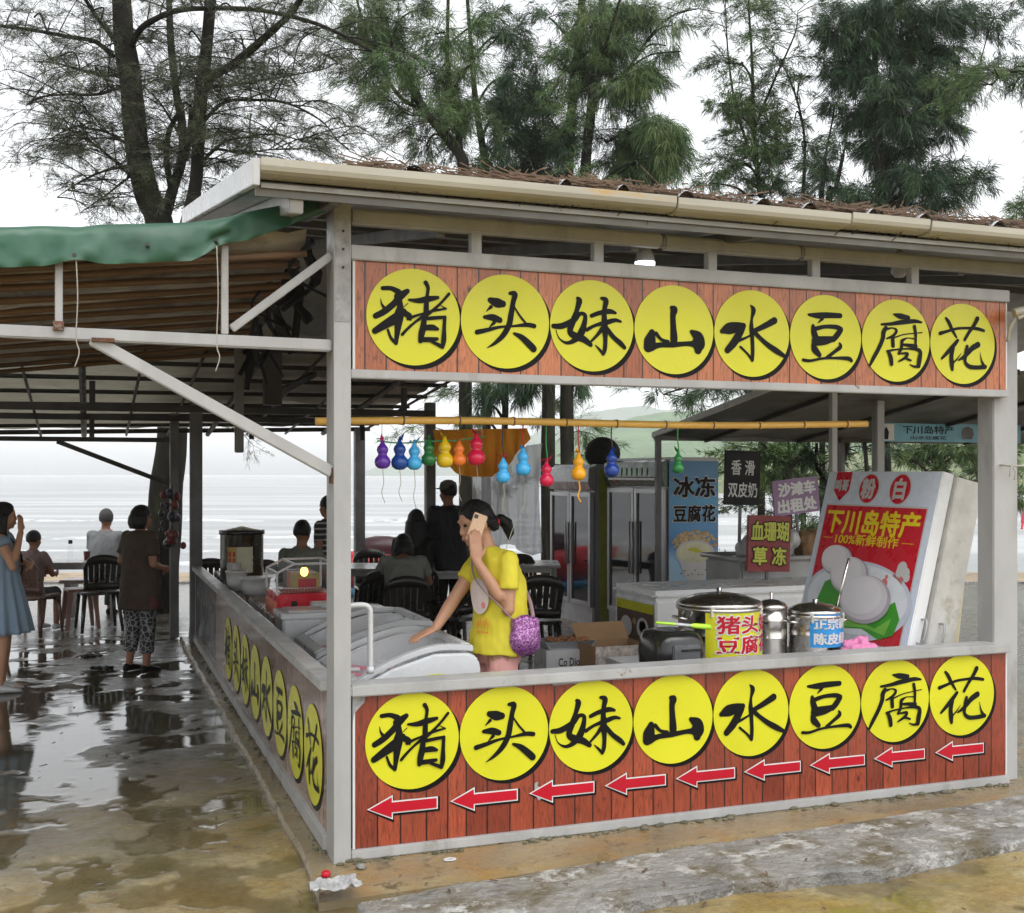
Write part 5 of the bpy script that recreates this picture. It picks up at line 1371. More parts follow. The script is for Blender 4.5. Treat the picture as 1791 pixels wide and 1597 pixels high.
# ------------------------------------------------------------------ chairs, stools, tables under the shelter
def make_chair(label, loc, rz, m, group):
    """moulded plastic chair facing local -y, seat 0.43 m"""
    t = thing('plastic_chair', label, 'chair', loc, rz, group)
    s_ = MB().loft([[(x, y, z) for x, y in ((-w_, -.21), (-w_*.6, -.23), (w_*.6, -.23), (w_, -.21), (w_, .17), (w_*.6, .2), (-w_*.6, .2), (-w_, .17))] for w_, z in ((.205, .405), (.215, .42), (.215, .432), (.2, .438))], 0, False)
    s_.build('seat', m, t, .006)
    b = MB()
    def bp(u, v): return (u*(.19+.03*v - .05*max(0, v-.8)*5*abs(u)), .19 + .10*v - .05*(1-u*u), .46 + .40*v - .05*u*u*v)
    n = 7
    for i in range(n):
        u0, u1 = -1+2*i/n+.03, -1+2*(i+1)/n-.03
        rings = []
        for v in np.linspace(0, 1, 9):
            a, c = bp(u0, v), bp(u1, v); rings.append([a, c, (c[0], c[1]+.016, c[2]), (a[0], a[1]+.016, a[2])])
        if i % 2 == 0 or True: b.loft([r for k, r in enumerate(rings) if 2 <= k <= 6] if i % 2 else rings, 0, False)
    for v0, v1 in ((0, .22), (.74, 1.0)):
        rings = []
        for u in np.linspace(-1, 1, 12):
            a, c = bp(u, v0), bp(u, v1); rings.append([(a[0], a[1]-.003, a[2]), (c[0], c[1]-.003, c[2]), (c[0], c[1]+.019, c[2]), (a[0], a[1]+.019, a[2])])
        b.loft(rings, 0, True)
    b.build('backrest', m, t)
    for sx in (-1, 1):
        MB().tube([(sx*.185, -.19, .42), (sx*.20, -.215, .2), (sx*.215, -.23, 0)], [.026, .022, .018], 8, flat=.7).build('leg', m, t)
        MB().tube([(sx*.175, .17, .42), (sx*.195, .21, .2), (sx*.215, .25, 0)], [.028, .024, .018], 8, flat=.7).build('leg', m, t)
    return t
def make_table(label, loc, rz, w_, d_, group, m):
    t = thing('dining_table', label, 'table', loc, rz, group)
    MB().box((-w_/2, -d_/2, .715), (w_/2, d_/2, .745)).build('top', m, t, .008)
    for sx in (-1, 1):
        for sy in (-1, 1):
            MB().tube([(sx*(w_/2-.07), sy*(d_/2-.07), .715), (sx*(w_/2-.05), sy*(d_/2-.05), 0)], [.026, .02], 8).build('leg', m, t)
    MB().box((-w_/2+.07, -d_/2+.06, .66), (w_/2-.07, d_/2-.06, .7145)).build('apron', m, t)
    return t
G0 = lambda px, d: (lambda v: (v.x, v.y, .001))(W(px, HZ, d))
FACE_SEA = -TH + math.pi
gch, gtb = 'plastic chairs in the seating area', 'tables in the seating area'
tm = mat('pale_table_plastic', (.42, .42, .41), .3)
tA = make_table('pale table by the sea holding a water bottle', G0(118, 13.4), -TH+.1, .95, .8, gtb, tm)
tB = copy_thing(tA, G0(600, 12.6), -TH-.1, 'pale table left of the seated diners behind the stall', gtb)
tC = copy_thing(tA, G0(735, 12.2), -TH+.2, 'pale table where the two dark diners sit', gtb)
tD = copy_thing(tA, G0(905, 13.0), -TH, 'pale table near the hanging clear plastic', gtb)
cA = make_chair('dark slatted chair between the grey shirted man and the table', G0(173, 12.9), FACE_SEA+.5, M['chair_dark'], gch)
def chair(px, d, rz, label): return copy_thing(cA, G0(px, d), rz, label, gch)
cB = make_chair('brown slatted chair with the child in it', G0(58, 12.5), FACE_SEA-.1, M['chair_brown'], gch)
chair(371, 12.4, FACE_SEA+.2, 'dark chair just right of the far stall post')
chair(490, 12.2, FACE_SEA-.4, 'dark chair behind the snack warmer')
chair(527, 10.9, FACE_SEA, 'dark chair under the short haired diner behind the snack warmer')
chair(640, 10.7, FACE_SEA+.6, 'dark chair left of the two dark diners, nearest the corner post')
chair(655, 13.4, -TH+.3, 'dark chair in front of the red beach boat')
chair(712, 10.3, FACE_SEA+.1, 'dark chair holding the diner in the pale shirt')
chair(745, 11.7, FACE_SEA-.2, 'dark chair holding the long haired diner')
chair(790, 10.6, FACE_SEA+.9, 'dark chair just behind the woman in yellow')
chair(903, 11.3, FACE_SEA-.3, 'dark chair right of the woman in yellow')
chair(935, 10.4, FACE_SEA+.2, 'dark chair beside the grey fridge')
chair(925, 12.6, -TH+.4, 'dark chair farthest back, under the clear plastic')
def make_stool(label, loc, rz, group):
    t = thing('plastic_stool', label, 'stool', loc, rz, group)
    MB().loft([[(x*w_, y*w_, z) for x, y in ((-1, -1), (1, -1), (1, 1), (-1, 1))] for w_, z in ((.155, .43), (.165, .445), (.15, .46))], 0, False).build('seat', M['stool_pink'], t, .01)
    for sx in (-1, 1):
        for sy in (-1, 1): MB().loft([[(sx*a + dx, sy*a + dy, z) for dx, dy in ((-w_, -w_), (w_, -w_), (w_, w_), (-w_, w_))] for a, z, w_ in ((.125, .43, .03), (.15, .2, .022), (.17, 0, .018))], 0, False).build('leg', M['stool_pink'], t)
    return t
sA = make_stool('pink brown plastic stool by the pale table', G0(140, 13.0), .2, 'plastic stools')
bench = thing('bench', 'dark bench under the man in the grey shirt', 'bench', G0(185, 14.0), -TH)
MB().box((-.5, -.18, .43), (.5, .18, .47)).build('seat', M['chair_brown'], bench, .006)
for s_ in (-1, 1): MB().box((s_*.42-.03, -.15, 0), (s_*.42+.03, .15, .43)).build('leg', M['chair_brown'], bench)
q = W(123, HZ, 13.3)
t = thing('water_bottle', 'clear water bottle with dark cap on the pale table by the sea', 'bottle', (q.x, q.y, .747))
MB().lathe([(.032, 0), (.035, .01), (.035, .13), (.03, .16), (.016, .18), (.016, .20)], (0, 0, 0), 18).build('body', M['clear'], t)
MB().lathe([(.022, .195), (.024, .20), (.024, .235), (.01, .24)], (0, 0, 0), 16).build('cap', M['black_plastic'], t)
q = W(152, HZ, 13.4)
t = thing('cup', 'dark red cup at the right end of the pale table', 'cup', (q.x, q.y, .747))
MB().lathe([(.03, 0), (.04, .10), (.036, .10), (.028, .006)], (0, 0, 0), 16).build('body', mat('dark_red_cup', (.15, .03, .03), .4), t)
q = W(797, HZ, 12.1)
t = thing('glass', 'drinking glass on the table behind the woman in yellow', 'glass', (q.x, q.y, .747))
MB().lathe([(.025, 0), (.033, .12), (.03, .12), (.023, .006)], (0, 0, 0), 16).build('body', M['clear'], t)
# red beach boat beyond the tables
q = W(668, HZ, 16.5)
bt = thing('beach_boat', 'small red and blue beach boat drawn up beyond the tables', 'boat', (q.x, q.y, 0), -TH)
def hull(w_, z0, z1, L): return [[(x, y*w_, z) for x, y in [(L*math.cos(a), math.sin(a)*(1-.35*max(0, math.cos(a)))) for a in [2*math.pi*k/28 for k in range(28)]]] for z, w_, L in ((z0, w_*.55, L*.8), ((z0+z1)/2, w_*.85, L*.93), (z1, w_, L), (z1-.02, w_*.86, L*.9), (z0+.15, w_*.5, L*.75))]
MB().loft(hull(.42, .12, .62, .95)).build('hull', mat('boat_red', (.60, .03, .04), .35), bt)
MB().loft([[(x, y*w_, z) for x, y in [(L*math.cos(a), math.sin(a)) for a in [2*math.pi*k/28 for k in range(28)]]] for z, w_, L in ((0, .2, .7), (.13, .3, .8))]).build('keel', mat('boat_blue', (.05, .32, .6), .4), bt)
MB().box((-.2, -.36, .52), (.15, .36, .57)).build('thwart', M['white_plastic'], bt)
MB().loft([[(x*s_, y*s_*.5-.0, z) for x, y in [(math.cos(a), math.sin(a)) for a in [2*math.pi*k/20 for k in range(20)]]] for s_, z in ((.34, .6), (.4, .68), (.3, .82), (.1, .86))]).build('canopy', mat('boat_dark', (.04, .01, .015), .4), bt)

# ------------------------------------------------------------------ people
def V3(*a): return Vector(a)
def seg(b, pts, rr, n=12, flat=1.0):
    b.tube(pts, rr, n, 0, flat); 
    for p, r_ in zip(pts, rr): b.ball(p, r_*.98, 6)
def hand(b, w, d, nrm, thumb_side, curl, k=1.0, spread=.0):
    """five fingers on a palm: w wrist, d direction, nrm palm normal, curl 0..1"""
    d = Vector(d).normalized(); nrm = Vector(nrm); nrm = (nrm - d*nrm.dot(d)).normalized(); s_ = d.cross(nrm)*thumb_side
    c = Vector(w) + d*.045*k
    Mx = Matrix((s_, d, nrm)).transposed()
    b.ball(c, (.038*k, .052*k, .016*k), 8, 0, Mx)
    for i, (off, ln) in enumerate(((.028, .070), (.010, .078), (-.009, .073), (-.027, .058))):
        p = Vector(w) + d*(.085*k) + s_*off*k; dd = d + s_*off*spread*12; pts = [p - d*.02*k]; a = 0
        for j in range(3):
            pts.append(pts[-1] + dd*math.cos(a)*ln*k*(.5, .32, .24)[j] + nrm*math.sin(a)*ln*k*(.5, .32, .24)[j] + (d*.02*k if j == 0 else V3(0, 0, 0)))
            a += curl*(1.0, 1.15, .8)[j]
        seg(b, pts, [.0098*k, .0092*k, .0084*k, .0072*k], 8)
    p = Vector(w) + d*.03*k + s_*.028*k
    seg(b, [p, p + s_*.024*k + d*.022*k + nrm*.01*k, p + s_*.030*k + d*.052*k + nrm*(.012+.02*curl)*k], [.0125*k, .011*k, .0085*k], 8)

STAND = dict(pel=(0, 0, .88), wai=(0, 0, 1.02), che=(0, .0, 1.20), sho=(0, .01, 1.33), nec=(0, .005, 1.40), hea=(0, -.015, 1.515),
             sL=(.165, .01, 1.325), eL=(.20, .03, 1.05), wL=(.20, -.03, .82), sR=(-.165, .01, 1.325), eR=(-.20, .03, 1.05), wR=(-.20, -.03, .82),
             hL=(.085, 0, .86), kL=(.09, -.01, .46), aL=(.09, .02, .075), hR=(-.085, 0, .86), kR=(-.09, -.01, .46), aR=(-.09, .02, .075))
SIT = dict(pel=(0, .06, .52), wai=(0, .05, .66), che=(0, .02, .86), sho=(0, .0, 1.00), nec=(0, -.01, 1.07), hea=(0, -.03, 1.185),
           sL=(.17, .0, .99), eL=(.22, -.10, .74), wL=(.12, -.32, .74), sR=(-.17, .0, .99), eR=(-.22, -.10, .74), wR=(-.12, -.32, .74),
           hL=(.09, .05, .50), kL=(.11, -.36, .48), aL=(.11, -.33, .075), hR=(-.09, .05, .50), kR=(-.11, -.36, .48), aR=(-.11, -.33, .075))

def figure(label, loc, rz, base, over=None, k=1.0, skin='skin', pitch=0.0, yaw=0.0, top=None, bottom=None, hair='bob', hairm='hair', shoe='black', sleeve=.42, leg=.95, hem=-.12,
           handL=None, handR=None, girth=1.0, voxel=.0075, dress=None, cap=None, seed=0):
    J = {a: Vector(c)*k for a, c in base.items()}
    if over: J.update({a: Vector(c)*k for a, c in over.items()})
    t = thing('person', label, 'person', (loc[0], loc[1], loc[2] - (.009 if over is not None or base is STAND else 0)), rz)
    g = girth*k
    TR = [('pel', .155, .115), ('wai', .132, .098), ('che', .155, .112), ('sho', .155, .085)]
    def ring(c, rx, ry, n=24, tilt=0): return [(c.x+rx*math.cos(2*math.pi*i/n), c.y+ry*math.sin(2*math.pi*i/n), c.z) for i in range(n)]
    def torso(b, inf, lo=None, nk=True):
        P = [(J[a], rx*g+inf*(2.4 if a == 'pel' and inf else 2.5 if a == 'wai' else 1.35 if a == 'che' else 1), ry*g+inf*(2.4 if a == 'pel' and inf else 2.7 if a == 'wai' else 1.6 if a == 'che' else 1)) for a, rx, ry in TR]
        C = catmull([(p.x, p.y, p.z, rx, ry) for p, rx, ry in P], 5)
        rings = [ring(Vector(c[:3]), c[3], c[4]) for c in C]
        e = J['sho'] + (J['nec']-J['sho'])*.45
        rings.append(ring(e, .10*g+inf*.6, .07*g+inf*.6))
        rings.append(ring(J['nec'] - V3(0, 0, .01*k), .058*k+inf*.5, .056*k+inf*.5))
        if lo is not None:
            p = J['pel']; rings = [ring(V3(p.x, p.y, p.z+lo*k), (.165 + .05*max(0, -lo-.1))*g+inf*2.1, (.125+.05*max(0, -lo-.1))*g+inf*2.4)] + rings
        else: rings = [ring(J['pel'] - V3(0, 0, .07*k), .13*g+inf, .10*g+inf)] + rings
        b.loft(rings)
    # --- body
    b = MB(); torso(b, 0.0)
    Rh = Matrix.Rotation(yaw, 3, 'Z') @ Matrix.Rotation(pitch, 3, 'X')
    h = J['hea']
    def hp(x, y, z): return h + Rh @ V3(x, y, z)*k
    b.ball(hp(0, .008, .018), (.073*k, .094*k, .095*k), 12, 0, Rh)
    b.ball(hp(0, -.022, -.045), (.056*k, .066*k, .064*k), 10, 0, Rh)
    b.ball(hp(0, -.052, -.088), (.028*k, .026*k, .022*k), 8, 0, Rh)
    seg(b, [hp(0, -.080, .010), hp(0, -.088, -.015), hp(0, -.090, -.028)], [.008*k, .010*k, .013*k], 8)
    for s_ in (-1, 1):
        b.ball(hp(s_*.075, .012, -.005), (.009*k, .019*k, .030*k), 6, 0, Rh)
        b.ball(hp(s_*.034, -.062, -.028), (.024*k, .022*k, .022*k), 6, 0, Rh)
        b.ball(hp(s_*.030, -.074, .030), (.024*k, .012*k, .008*k), 6, 0, Rh)
    b.ball(hp(0, -.083, -.057), (.022*k, .012*k, .006*k), 6, 0, Rh); b.ball(hp(0, -.081, -.067), (.020*k, .012*k, .007*k), 6, 0, Rh)
    seg(b, [J['nec'] - V3(0, 0, .04*k), J['nec'].lerp(h, .35), h + V3(0, .01*k, -.04*k)], [.056*k, .050*k, .052*k])
    for s_ in 'LR':
        sh, e, w = J['s'+s_], J['e'+s_], J['w'+s_]
        seg(b, [sh, sh.lerp(e, .4), e, e.lerp(w, .3), w], [.050*g, .044*g, .036*k, .037*k, .025*k])
        hd_ = (handL if s_ == 'L' else handR) or dict()
        hand(b, w, hd_.get('d', (w-e)), hd_.get('n', (-1 if s_ == 'L' else 1, -.2, 0)), (1 if s_ == 'L' else -1)*hd_.get('t', 1), hd_.get('c', .5), k, hd_.get('s', 0))
        hi, kn, an = J['h'+s_], J['k'+s_], J['a'+s_]
        seg(b, [hi, hi.lerp(kn, .5), kn, kn.lerp(an, .3), an], [.086*g, .070*g, .054*k, .052*k, .035*k])
        f0 = Vector((an.x, an.y, .0)) if base is STAND else Vector((an.x, an.y, 0))
        b.ball((an.x, an.y-.06*k, .03*k + (an.z-.075*k)), (.040*k, .12*k, .028*k), 8)
    me = remesh(b, voxel*k, 5)
    link('body', me, M[skin], t)
    # --- face
    for s_ in (-1, 1):
        MB().ball(hp(s_*.031, -.077, .012), (.013*k, .008*k, .008*k), 6, 0, Rh).build('eye', M['black'], t)
    MB().ball(hp(0, -.0865, -.062), (.020*k, .008*k, .008*k), 6, 0, Rh).build('lips', M.setdefault('lips', mat('lips', (.32, .09, .07), .45)), t)
    # --- hair
    b = MB()
    if hair != 'bald':
        n = 22; rings = []
        for i in range(13):
            a = math.pi/2 - (math.pi*.66)*i/12
            ring_ = []
            for j in range(n):
                u = 2*math.pi*j/n; face = max(0, -math.sin(u))**1.5      # 1 in front
                aa = math.pi/2 - (math.pi/2-a)*(1 - .54*face)
                ring_.append(hp(.083*math.cos(aa)*math.cos(u), .012+.104*math.cos(aa)*math.sin(u), .022+.108*math.sin(aa)))
            rings.append(ring_)
        b.loft(rings, 0, True, True)
        if hair == 'bob':
            for u in np.linspace(R(-15), R(195), 14):
                p0 = hp(.078*math.cos(u), .018+.092*math.sin(u), .0); p1 = hp(.080*math.cos(u), .022+.092*math.sin(u), -.06); p2 = hp(.068*math.cos(u), .022+.082*math.sin(u), -.105)
                seg(b, [p0, p1, p2], [.022*k, .021*k, .012*k], 8)
        if hair == 'long':
            for u in np.linspace(R(-12), R(192), 14):
                p0 = hp(.078*math.cos(u), .018+.092*math.sin(u), .0); p1 = hp(.085*math.cos(u), .03+.09*math.sin(u), -.10)
                seg(b, [p0, p1, p1 + V3(.004*math.cos(u), .012, -.12)*k, p1 + V3(-.01*math.cos(u), .02, -.25)*k], [.022*k, .026*k, .026*k, .010*k], 8)
        if hair == 'tail':
            for u in np.linspace(R(20), R(160), 9):
                p0 = hp(.075*math.cos(u), .018+.088*math.sin(u), -.0); p1 = hp(.045*math.cos(u), .06+.05*math.sin(u), -.045)
                seg(b, [p0, p1], [.022*k, .018*k], 8)
            for u in np.linspace(R(-70), R(-15), 4):
                seg(b, [hp(.070, .012+.05*math.sin(u), .06), hp(.079, .012+.045*math.sin(u), .01)], [.016*k, .010*k], 8)
                seg(b, [hp(-.070, .012+.05*math.sin(u), .06), hp(-.079, .012+.045*math.sin(u), .01)], [.016*k, .010*k], 8)
        link('hair', remesh(b, .008*k, 2, .0035, 30.0, seed), M[hairm], t)
        if hair == 'tail':
            b = MB(); seg(b, [hp(0, .125, -.02), hp(0, .155, -.015), hp(-.0, .185, -.05), hp(0, .19, -.10), hp(.0, .175, -.14)], [.018*k, .030*k, .034*k, .026*k, .008*k], 10)
            link('ponytail', remesh(b, .007*k, 2, .005, 30.0, seed), M[hairm], t)
            MB().tube([hp(0, .112, -.022), hp(0, .132, -.02)], .026*k, 12).build('hair_tie', M['red'], t)
    if cap:
        b = MB(); b.lathe([(.088*k, .0), (.092*k, .03*k), (.080*k, .075*k), (.04*k, .10*k), (.008*k, .105*k)], (0, 0, 0), 20)
        b.ball((0, -.11*k, .012*k), (.07*k, .07*k, .009*k), 8)
        b.v = [tuple(hp(p[0]/k, p[1]/k+.01, p[2]/k+.03)) for p in b.v]
        b.build('cap', cap, t)
    # --- clothes
    if top:
        b = MB(); torso(b, .016*k, hem)
        if hem < -.05 and base is not SIT: pass
        for s_ in 'LR':
            sh, e, w = J['s'+s_], J['e'+s_], J['w'+s_]
            if sleeve <= 1:
                q = sh.lerp(e, sleeve*1.15)
                seg(b, [sh + (J['sho']-sh)*.25, sh, sh.lerp(q, .6)], [.054*g, .057*g, .056*g]); b.tube([sh, q], [.056*g, .061*g], 14)
            else:
                q = e.lerp(w, (sleeve-1)); seg(b, [sh + (J['sho']-sh)*.25, sh, e, q], [.060*g, .062*g, .052*k, .042*k])
        link('shirt', remesh(b, .0095*k, 3, .011*k, 13.0, seed+3), top, t)
    if bottom:
        b = MB(); p = J['pel']
        b.loft([ring(p + V3(0, 0, dz*k), rx*g+.004, ry*g+.004) for dz, rx, ry in ((-.10, .138, .104), (-.03, .152, .115), (.06, .146, .108), (.11, .134, .100))])
        for s_ in 'LR':
            hi, kn, an = J['h'+s_], J['k'+s_], J['a'+s_]
            if leg <= .5: q = hi.lerp(kn, leg*2); seg(b, [hi, hi.lerp(q, .6)], [.076*g, .082*g]); b.tube([hi, q], [.078*g, .088*g], 14)
            else: q = kn.lerp(an, (leg-.5)*2); seg(b, [hi, hi.lerp(kn, .5), kn], [.086*g, .084*g, .076*k]); b.tube([kn, q], [.075*k, .066*k], 14)
        link('trousers' if leg > .5 else 'shorts', remesh(b, .0095*k, 3, .010*k, 9.5, seed+8), bottom, t)
    if shoe:
        for s_ in 'LR':
            an = J['a'+s_]; z0 = an.z-.075*k
            b = MB()
            prof = [(-.185, .014, .02), (-.16, .036, .035), (-.11, .045, .05), (-.05, .042, .066), (.0, .038, .075), (.04, .036, .075), (.062, .022, .06)]
            b.loft([[(an.x + w_*math.cos(a), an.y+y*k, z0 + max(0, .5+.5*math.sin(a))*h_*k*1.12) for a in [2*math.pi*i/14 for i in range(14)]] for y, w_, h_ in [(y, w_*k, h_) for y, w_, h_ in prof]])
            link('shoe', remesh(b, .008*k, 2), M[shoe], t)
    return t, J, hp, torso

# woman in the yellow shirt
yel = mat('yellow_tee', (.66, .57, .035), .75, .0, .08, 5.0, bump=.15, bs=120)
m, n, l, b_ = nt('sequins'); tc = n.new('ShaderNodeTexCoord').outputs['Object']
v = n.new('ShaderNodeTexVoronoi'); v.inputs['Scale'].default_value = 190; l.new(tc, v.inputs['Vector'])
r = ramp(n, ((.0, (.05, .012, .07)), (.35, (.20, .045, .21)), (.7, (.36, .12, .34)), (1, (.52, .34, .50)))); 
sp = n.new('ShaderNodeSeparateColor'); l.new(v.outputs['Color'], sp.inputs[0]); l.new(sp.outputs[0], r.inputs[0])
l.new(r.outputs[0], b_.inputs['Base Color']); b_.inputs['Roughness'].default_value = .3; b_.inputs['Metallic'].default_value = .35
M['sequin'] = m
gl = W(866, HZ, 6.12)
GR = R(-84)
girl, GJ, ghp, gtor = figure('woman in yellow tee shirt talking on a phone and leaning on the freezer', (gl.x, gl.y, .0), GR, STAND,
    dict(pel=(0, .02, .86), wai=(0, .03, 1.0), che=(0, .015, 1.18), sho=(0, -.01, 1.315), nec=(0, -.05, 1.385), hea=(0, -.115, 1.495),
         sL=(.155, .0, 1.31), eL=(.17, -.005, 1.055), wL=(.130, -.165, 1.305), sR=(-.155, -.01, 1.30), eR=(-.15, -.17, 1.09), wR=(-.10, -.30, .945)),
    1.0, 'skin', R(14), R(4), yel, mat('pink_shorts', (.72, .36, .33), .8, bump=.2, bs=90), 'tail', 'hair', 'white_plastic', .50, .42, -.045,
    handL=dict(d=(-.10, -.05, 1), n=(-1, .0, -.1), c=.20, t=-1, s=.045), handR=dict(d=(.15, -1, -.35), n=(0, -.3, -1), c=.25, s=.03), voxel=.0055, seed=1)
# phone held at the ear
ph_ = thing('mobile_phone', 'gold mobile phone held to the ear of the woman in yellow', 'phone', (0, 0, 0))
pm = Matrix.Translation(girl.location) @ Matrix.Rotation(GR, 4, 'Z')
pc = pm @ (ghp(.092, -.045, -.005))
ph_.location = pc; ph_.rotation_euler = (R(-20), R(-4), GR + R(90) - R(100))
b = MB().box((-.005, -.038, -.075), (.005, .038, .075)); b.build('case', mat('gold_metal', (.62, .42, .27), .3, .2, .05), ph_, .004)
MB().box((.0049, -.032, .045), (.0065, -.012, .065)).build('camera', M['black_plastic'], ph_)
# print on the shirt front: plain pale oval and orange strokes
b = MB(); nn = 10
def onshirt(u, z, out=.03):
    a = R(-90) + u; z_ = z
    P_ = [(GJ[a_].z, GJ[a_].y, rx+.016, ry+.018) for a_, rx, ry in (('pel', .177, .137), ('wai', .156, .125), ('che', .161, .122), ('sho', .155, .085))]
    y0_ = np.interp(z_, [q[0] for q in P_], [q[1] for q in P_]); rx = np.interp(z_, [q[0] for q in P_], [q[2] for q in P_]); ry = np.interp(z_, [q[0] for q in P_], [q[3] for q in P_])
    return ((rx+out)*math.cos(a), y0_ + (ry+out)*math.sin(a), z_)
def patch(b, u0, z0, ru, rz_, out, m):
    V = [onshirt(u0, z0, out)]; n = 22
    for rr_ in (.5, 1):
        V += [onshirt(u0+ru*rr_*math.cos(2*math.pi*i/n), z0+rz_*rr_*math.sin(2*math.pi*i/n), out) for i in range(n)]
    Fc = [(0, 1+i, 1+(i+1) % n) for i in range(n)] + [(1+i, 1+n+i, 1+n+(i+1) % n, 1+(i+1) % n) for i in range(n)]
    b.add(V, Fc, m, True)
patch(b, .32, 1.12, .40, .095, .014, 0); patch(b, .52, 1.075, .07, .018, .0165, 1)
for i in range(7): patch(b, .22+.075*i, .965+.012*(i % 3), .022, .022, .014, 2)
for i in range(5): patch(b, .3+.09*i, .935, .045, .006, .0145, 2)
b.build('shirt_print', [mat('pale_print', (.68, .58, .55), .8), mat('pink_print', (.70, .22, .22), .8), mat('orange_shirt_print', (.65, .25, .03), .8)], girl)
# bag
bag = thing('shoulder_bag', 'purple sequinned shoulder bag at the hip of the woman in yellow', 'bag', (0, 0, 0), GR)
bc = pm @ V3(.205, .075, .985-.055); bag.location = bc
b = MB(); b.box((-.026, -.074, -.085), (.026, .074, .08)); b.ball((0, 0, -.03), (.046, .09, .09), 10); b.ball((0, 0, .03), (.034, .082, .07), 10)
link('pouch', remesh(b, .006, 14, .005, 22), M['sequin'], bag)
L_ = lambda p: (Matrix.Rotation(-GR, 3, 'Z') @ ((pm @ Vector(p)) - bc))
sc_ = [(.20, .0, 1.01), (.172, -.07, 1.09), (.12, -.135, 1.17), (.03, -.145, 1.25), (-.07, -.085, 1.36), (-.085, .03, 1.375), (-.02, .12, 1.25), (.10, .150, 1.10), (.19, .13, 1.01)]
MB().tube(catmull([L_(p) for p in sc_], 5), .011, 6, flat=.4).build('strap', mat('mauve_strap', (.30, .20, .24), .7), bag)

# woman in brown shirt on the walkway
m, n, l, b_ = nt('patterned_cotton'); tc = n.new('ShaderNodeTexCoord').outputs['Object']
v = n.new('ShaderNodeTexVoronoi'); v.feature = 'DISTANCE_TO_EDGE'; v.inputs['Scale'].default_value = 24; l.new(tc, v.inputs['Vector'])
r = ramp(n, ((.04, (.28, .29, .31)), (.10, (.028, .028, .034)))); l.new(v.outputs['Distance'], r.inputs[0]); l.new(r.outputs[0], b_.inputs['Base Color']); b_.inputs['Roughness'].default_value = .85
M['pattern'] = m
q = W(246, HZ, 10.2)
figure('woman in brown shirt and patterned cropped trousers standing on the wet walkway', (q.x, q.y, .0), FACE_SEA - R(30), STAND, dict(
    eL=(.22, .05, 1.08), wL=(.20, -.14, .98), eR=(-.235, .06, 1.07), wR=(-.16, -.14, 1.02), kL=(.11, -.02, .46), aL=(.14, .02, .075), aR=(-.10, .02, .075)),
    .905, 'skin_tan', R(4), R(-22), mat('brown_blouse', (.050, .034, .022), .85, .0, .3, 3.0, (.15, .035, .03), (.57, .66)), M['pattern'], 'bob', 'hair', 'black', .62, .84, -.26, girth=1.16, seed=11)
# woman in the pale blue dress at the left edge
q = W(5, HZ, 9.3)
bl, BJ, bhp, _ = figure('woman in pale blue dress shading her face at the left edge', (q.x, q.y, .0), FACE_SEA - R(72), STAND,
    dict(sR=(-.16, .01, 1.325), eR=(-.22, -.10, 1.09), wR=(-.075, -.15, 1.38), eL=(.20, -.10, 1.12), wL=(-.02, -.20, 1.10)), .935, 'skin', R(0), R(10), None, None, 'long', 'hair', 'white_plastic',
    handR=dict(d=(.3, .05, 1), n=(.6, .8, 0), c=.35), seed=17)
k = .935; rings = []
for z, rx, ry, fl in ((1.375, .085, .065, 0), (1.345, .16, .085, 0), (1.27, .178, .118, 0), (1.18, .178, .130, 0), (1.05, .165, .125, .004), (.95, .18, .142, .008), (.82, .215, .175, .013), (.68, .245, .205, .018), (.55, .27, .23, .022), (.515, .275, .235, .024)):
    rings.append([((rx + fl*math.cos(13*a+z*2))*math.cos(a)*k, (ry + fl*math.cos(13*a+z*2))*math.sin(a)*k, z*k) for a in [2*math.pi*i/156 for i in range(156)]])
dm = mat('pale_blue_cotton', (.24, .33, .44), .85, .0, .1, 3.0, bump=.15, bs=80)
MB().loft(rings, 0, True).build('dress', dm, bl)
for s_ in 'LR': MB().tube([BJ['s'+s_], BJ['s'+s_].lerp(BJ['e'+s_], .28)], [.066*k, .074*k], 14).build('sleeve', dm, bl)
MB().tube(catmull([(-.12*k, -.02, 1.375*k), (-.05, -.135*k, 1.22*k), (.10, -.14*k, 1.02*k), (.20*k, .0, .90*k), (.05, .16*k, 1.05*k), (-.10, .13*k, 1.27*k), (-.12*k, -.01, 1.375*k)], 6), .009, 6).build('strap', M['black'], bl)
MB().ball((.215*k, -.02, .86*k), (.035, .07, .06), 8).build('pouch', M['black'], bl)
# seated man in the grey shirt
q = W(184, HZ, 14.05)
figure('older man in grey shirt seated facing the sea', (q.x, q.y, .0), FACE_SEA - R(8), SIT, dict(wL=(.10, -.33, .80), wR=(-.10, -.33, .80)), 1.02, 'skin_tan', R(-2), R(12), mat('grey_shirt', (.24, .25, .26), .85), mat('dark_trousers', (.03, .03, .035), .85), 'short', 'hair_grey', 'black', .55, .95, -.02, girth=1.1, voxel=.010, seed=21)
q = W(57, HZ, 12.7)
figure('child with short black hair seated in the brown chair', (q.x, q.y, .0), FACE_SEA - R(14), SIT, None, .86, 'skin_tan', R(6), R(-10), mat('mauve_tee', (.24, .17, .17), .85), mat('child_shorts', (.05, .05, .06), .85), 'short', 'hair', 'white_plastic', .45, .45, -.02, voxel=.010, seed=25)
q = W(527, HZ, 10.95)
figure('diner with short black hair in grey green shirt behind the snack warmer', (q.x, q.y, .0), FACE_SEA - R(10), SIT, None, 1.0, 'skin_tan', R(8), R(0), mat('grey_green_shirt', (.17, .18, .15), .85), mat('dark_trousers', (.03, .03, .03), .85), 'short', 'hair', 'black', .5, .95, -.02, voxel=.010, seed=31)
m, n, l, b_ = nt('striped_knit'); tc = n.new('ShaderNodeTexCoord').outputs['Object']
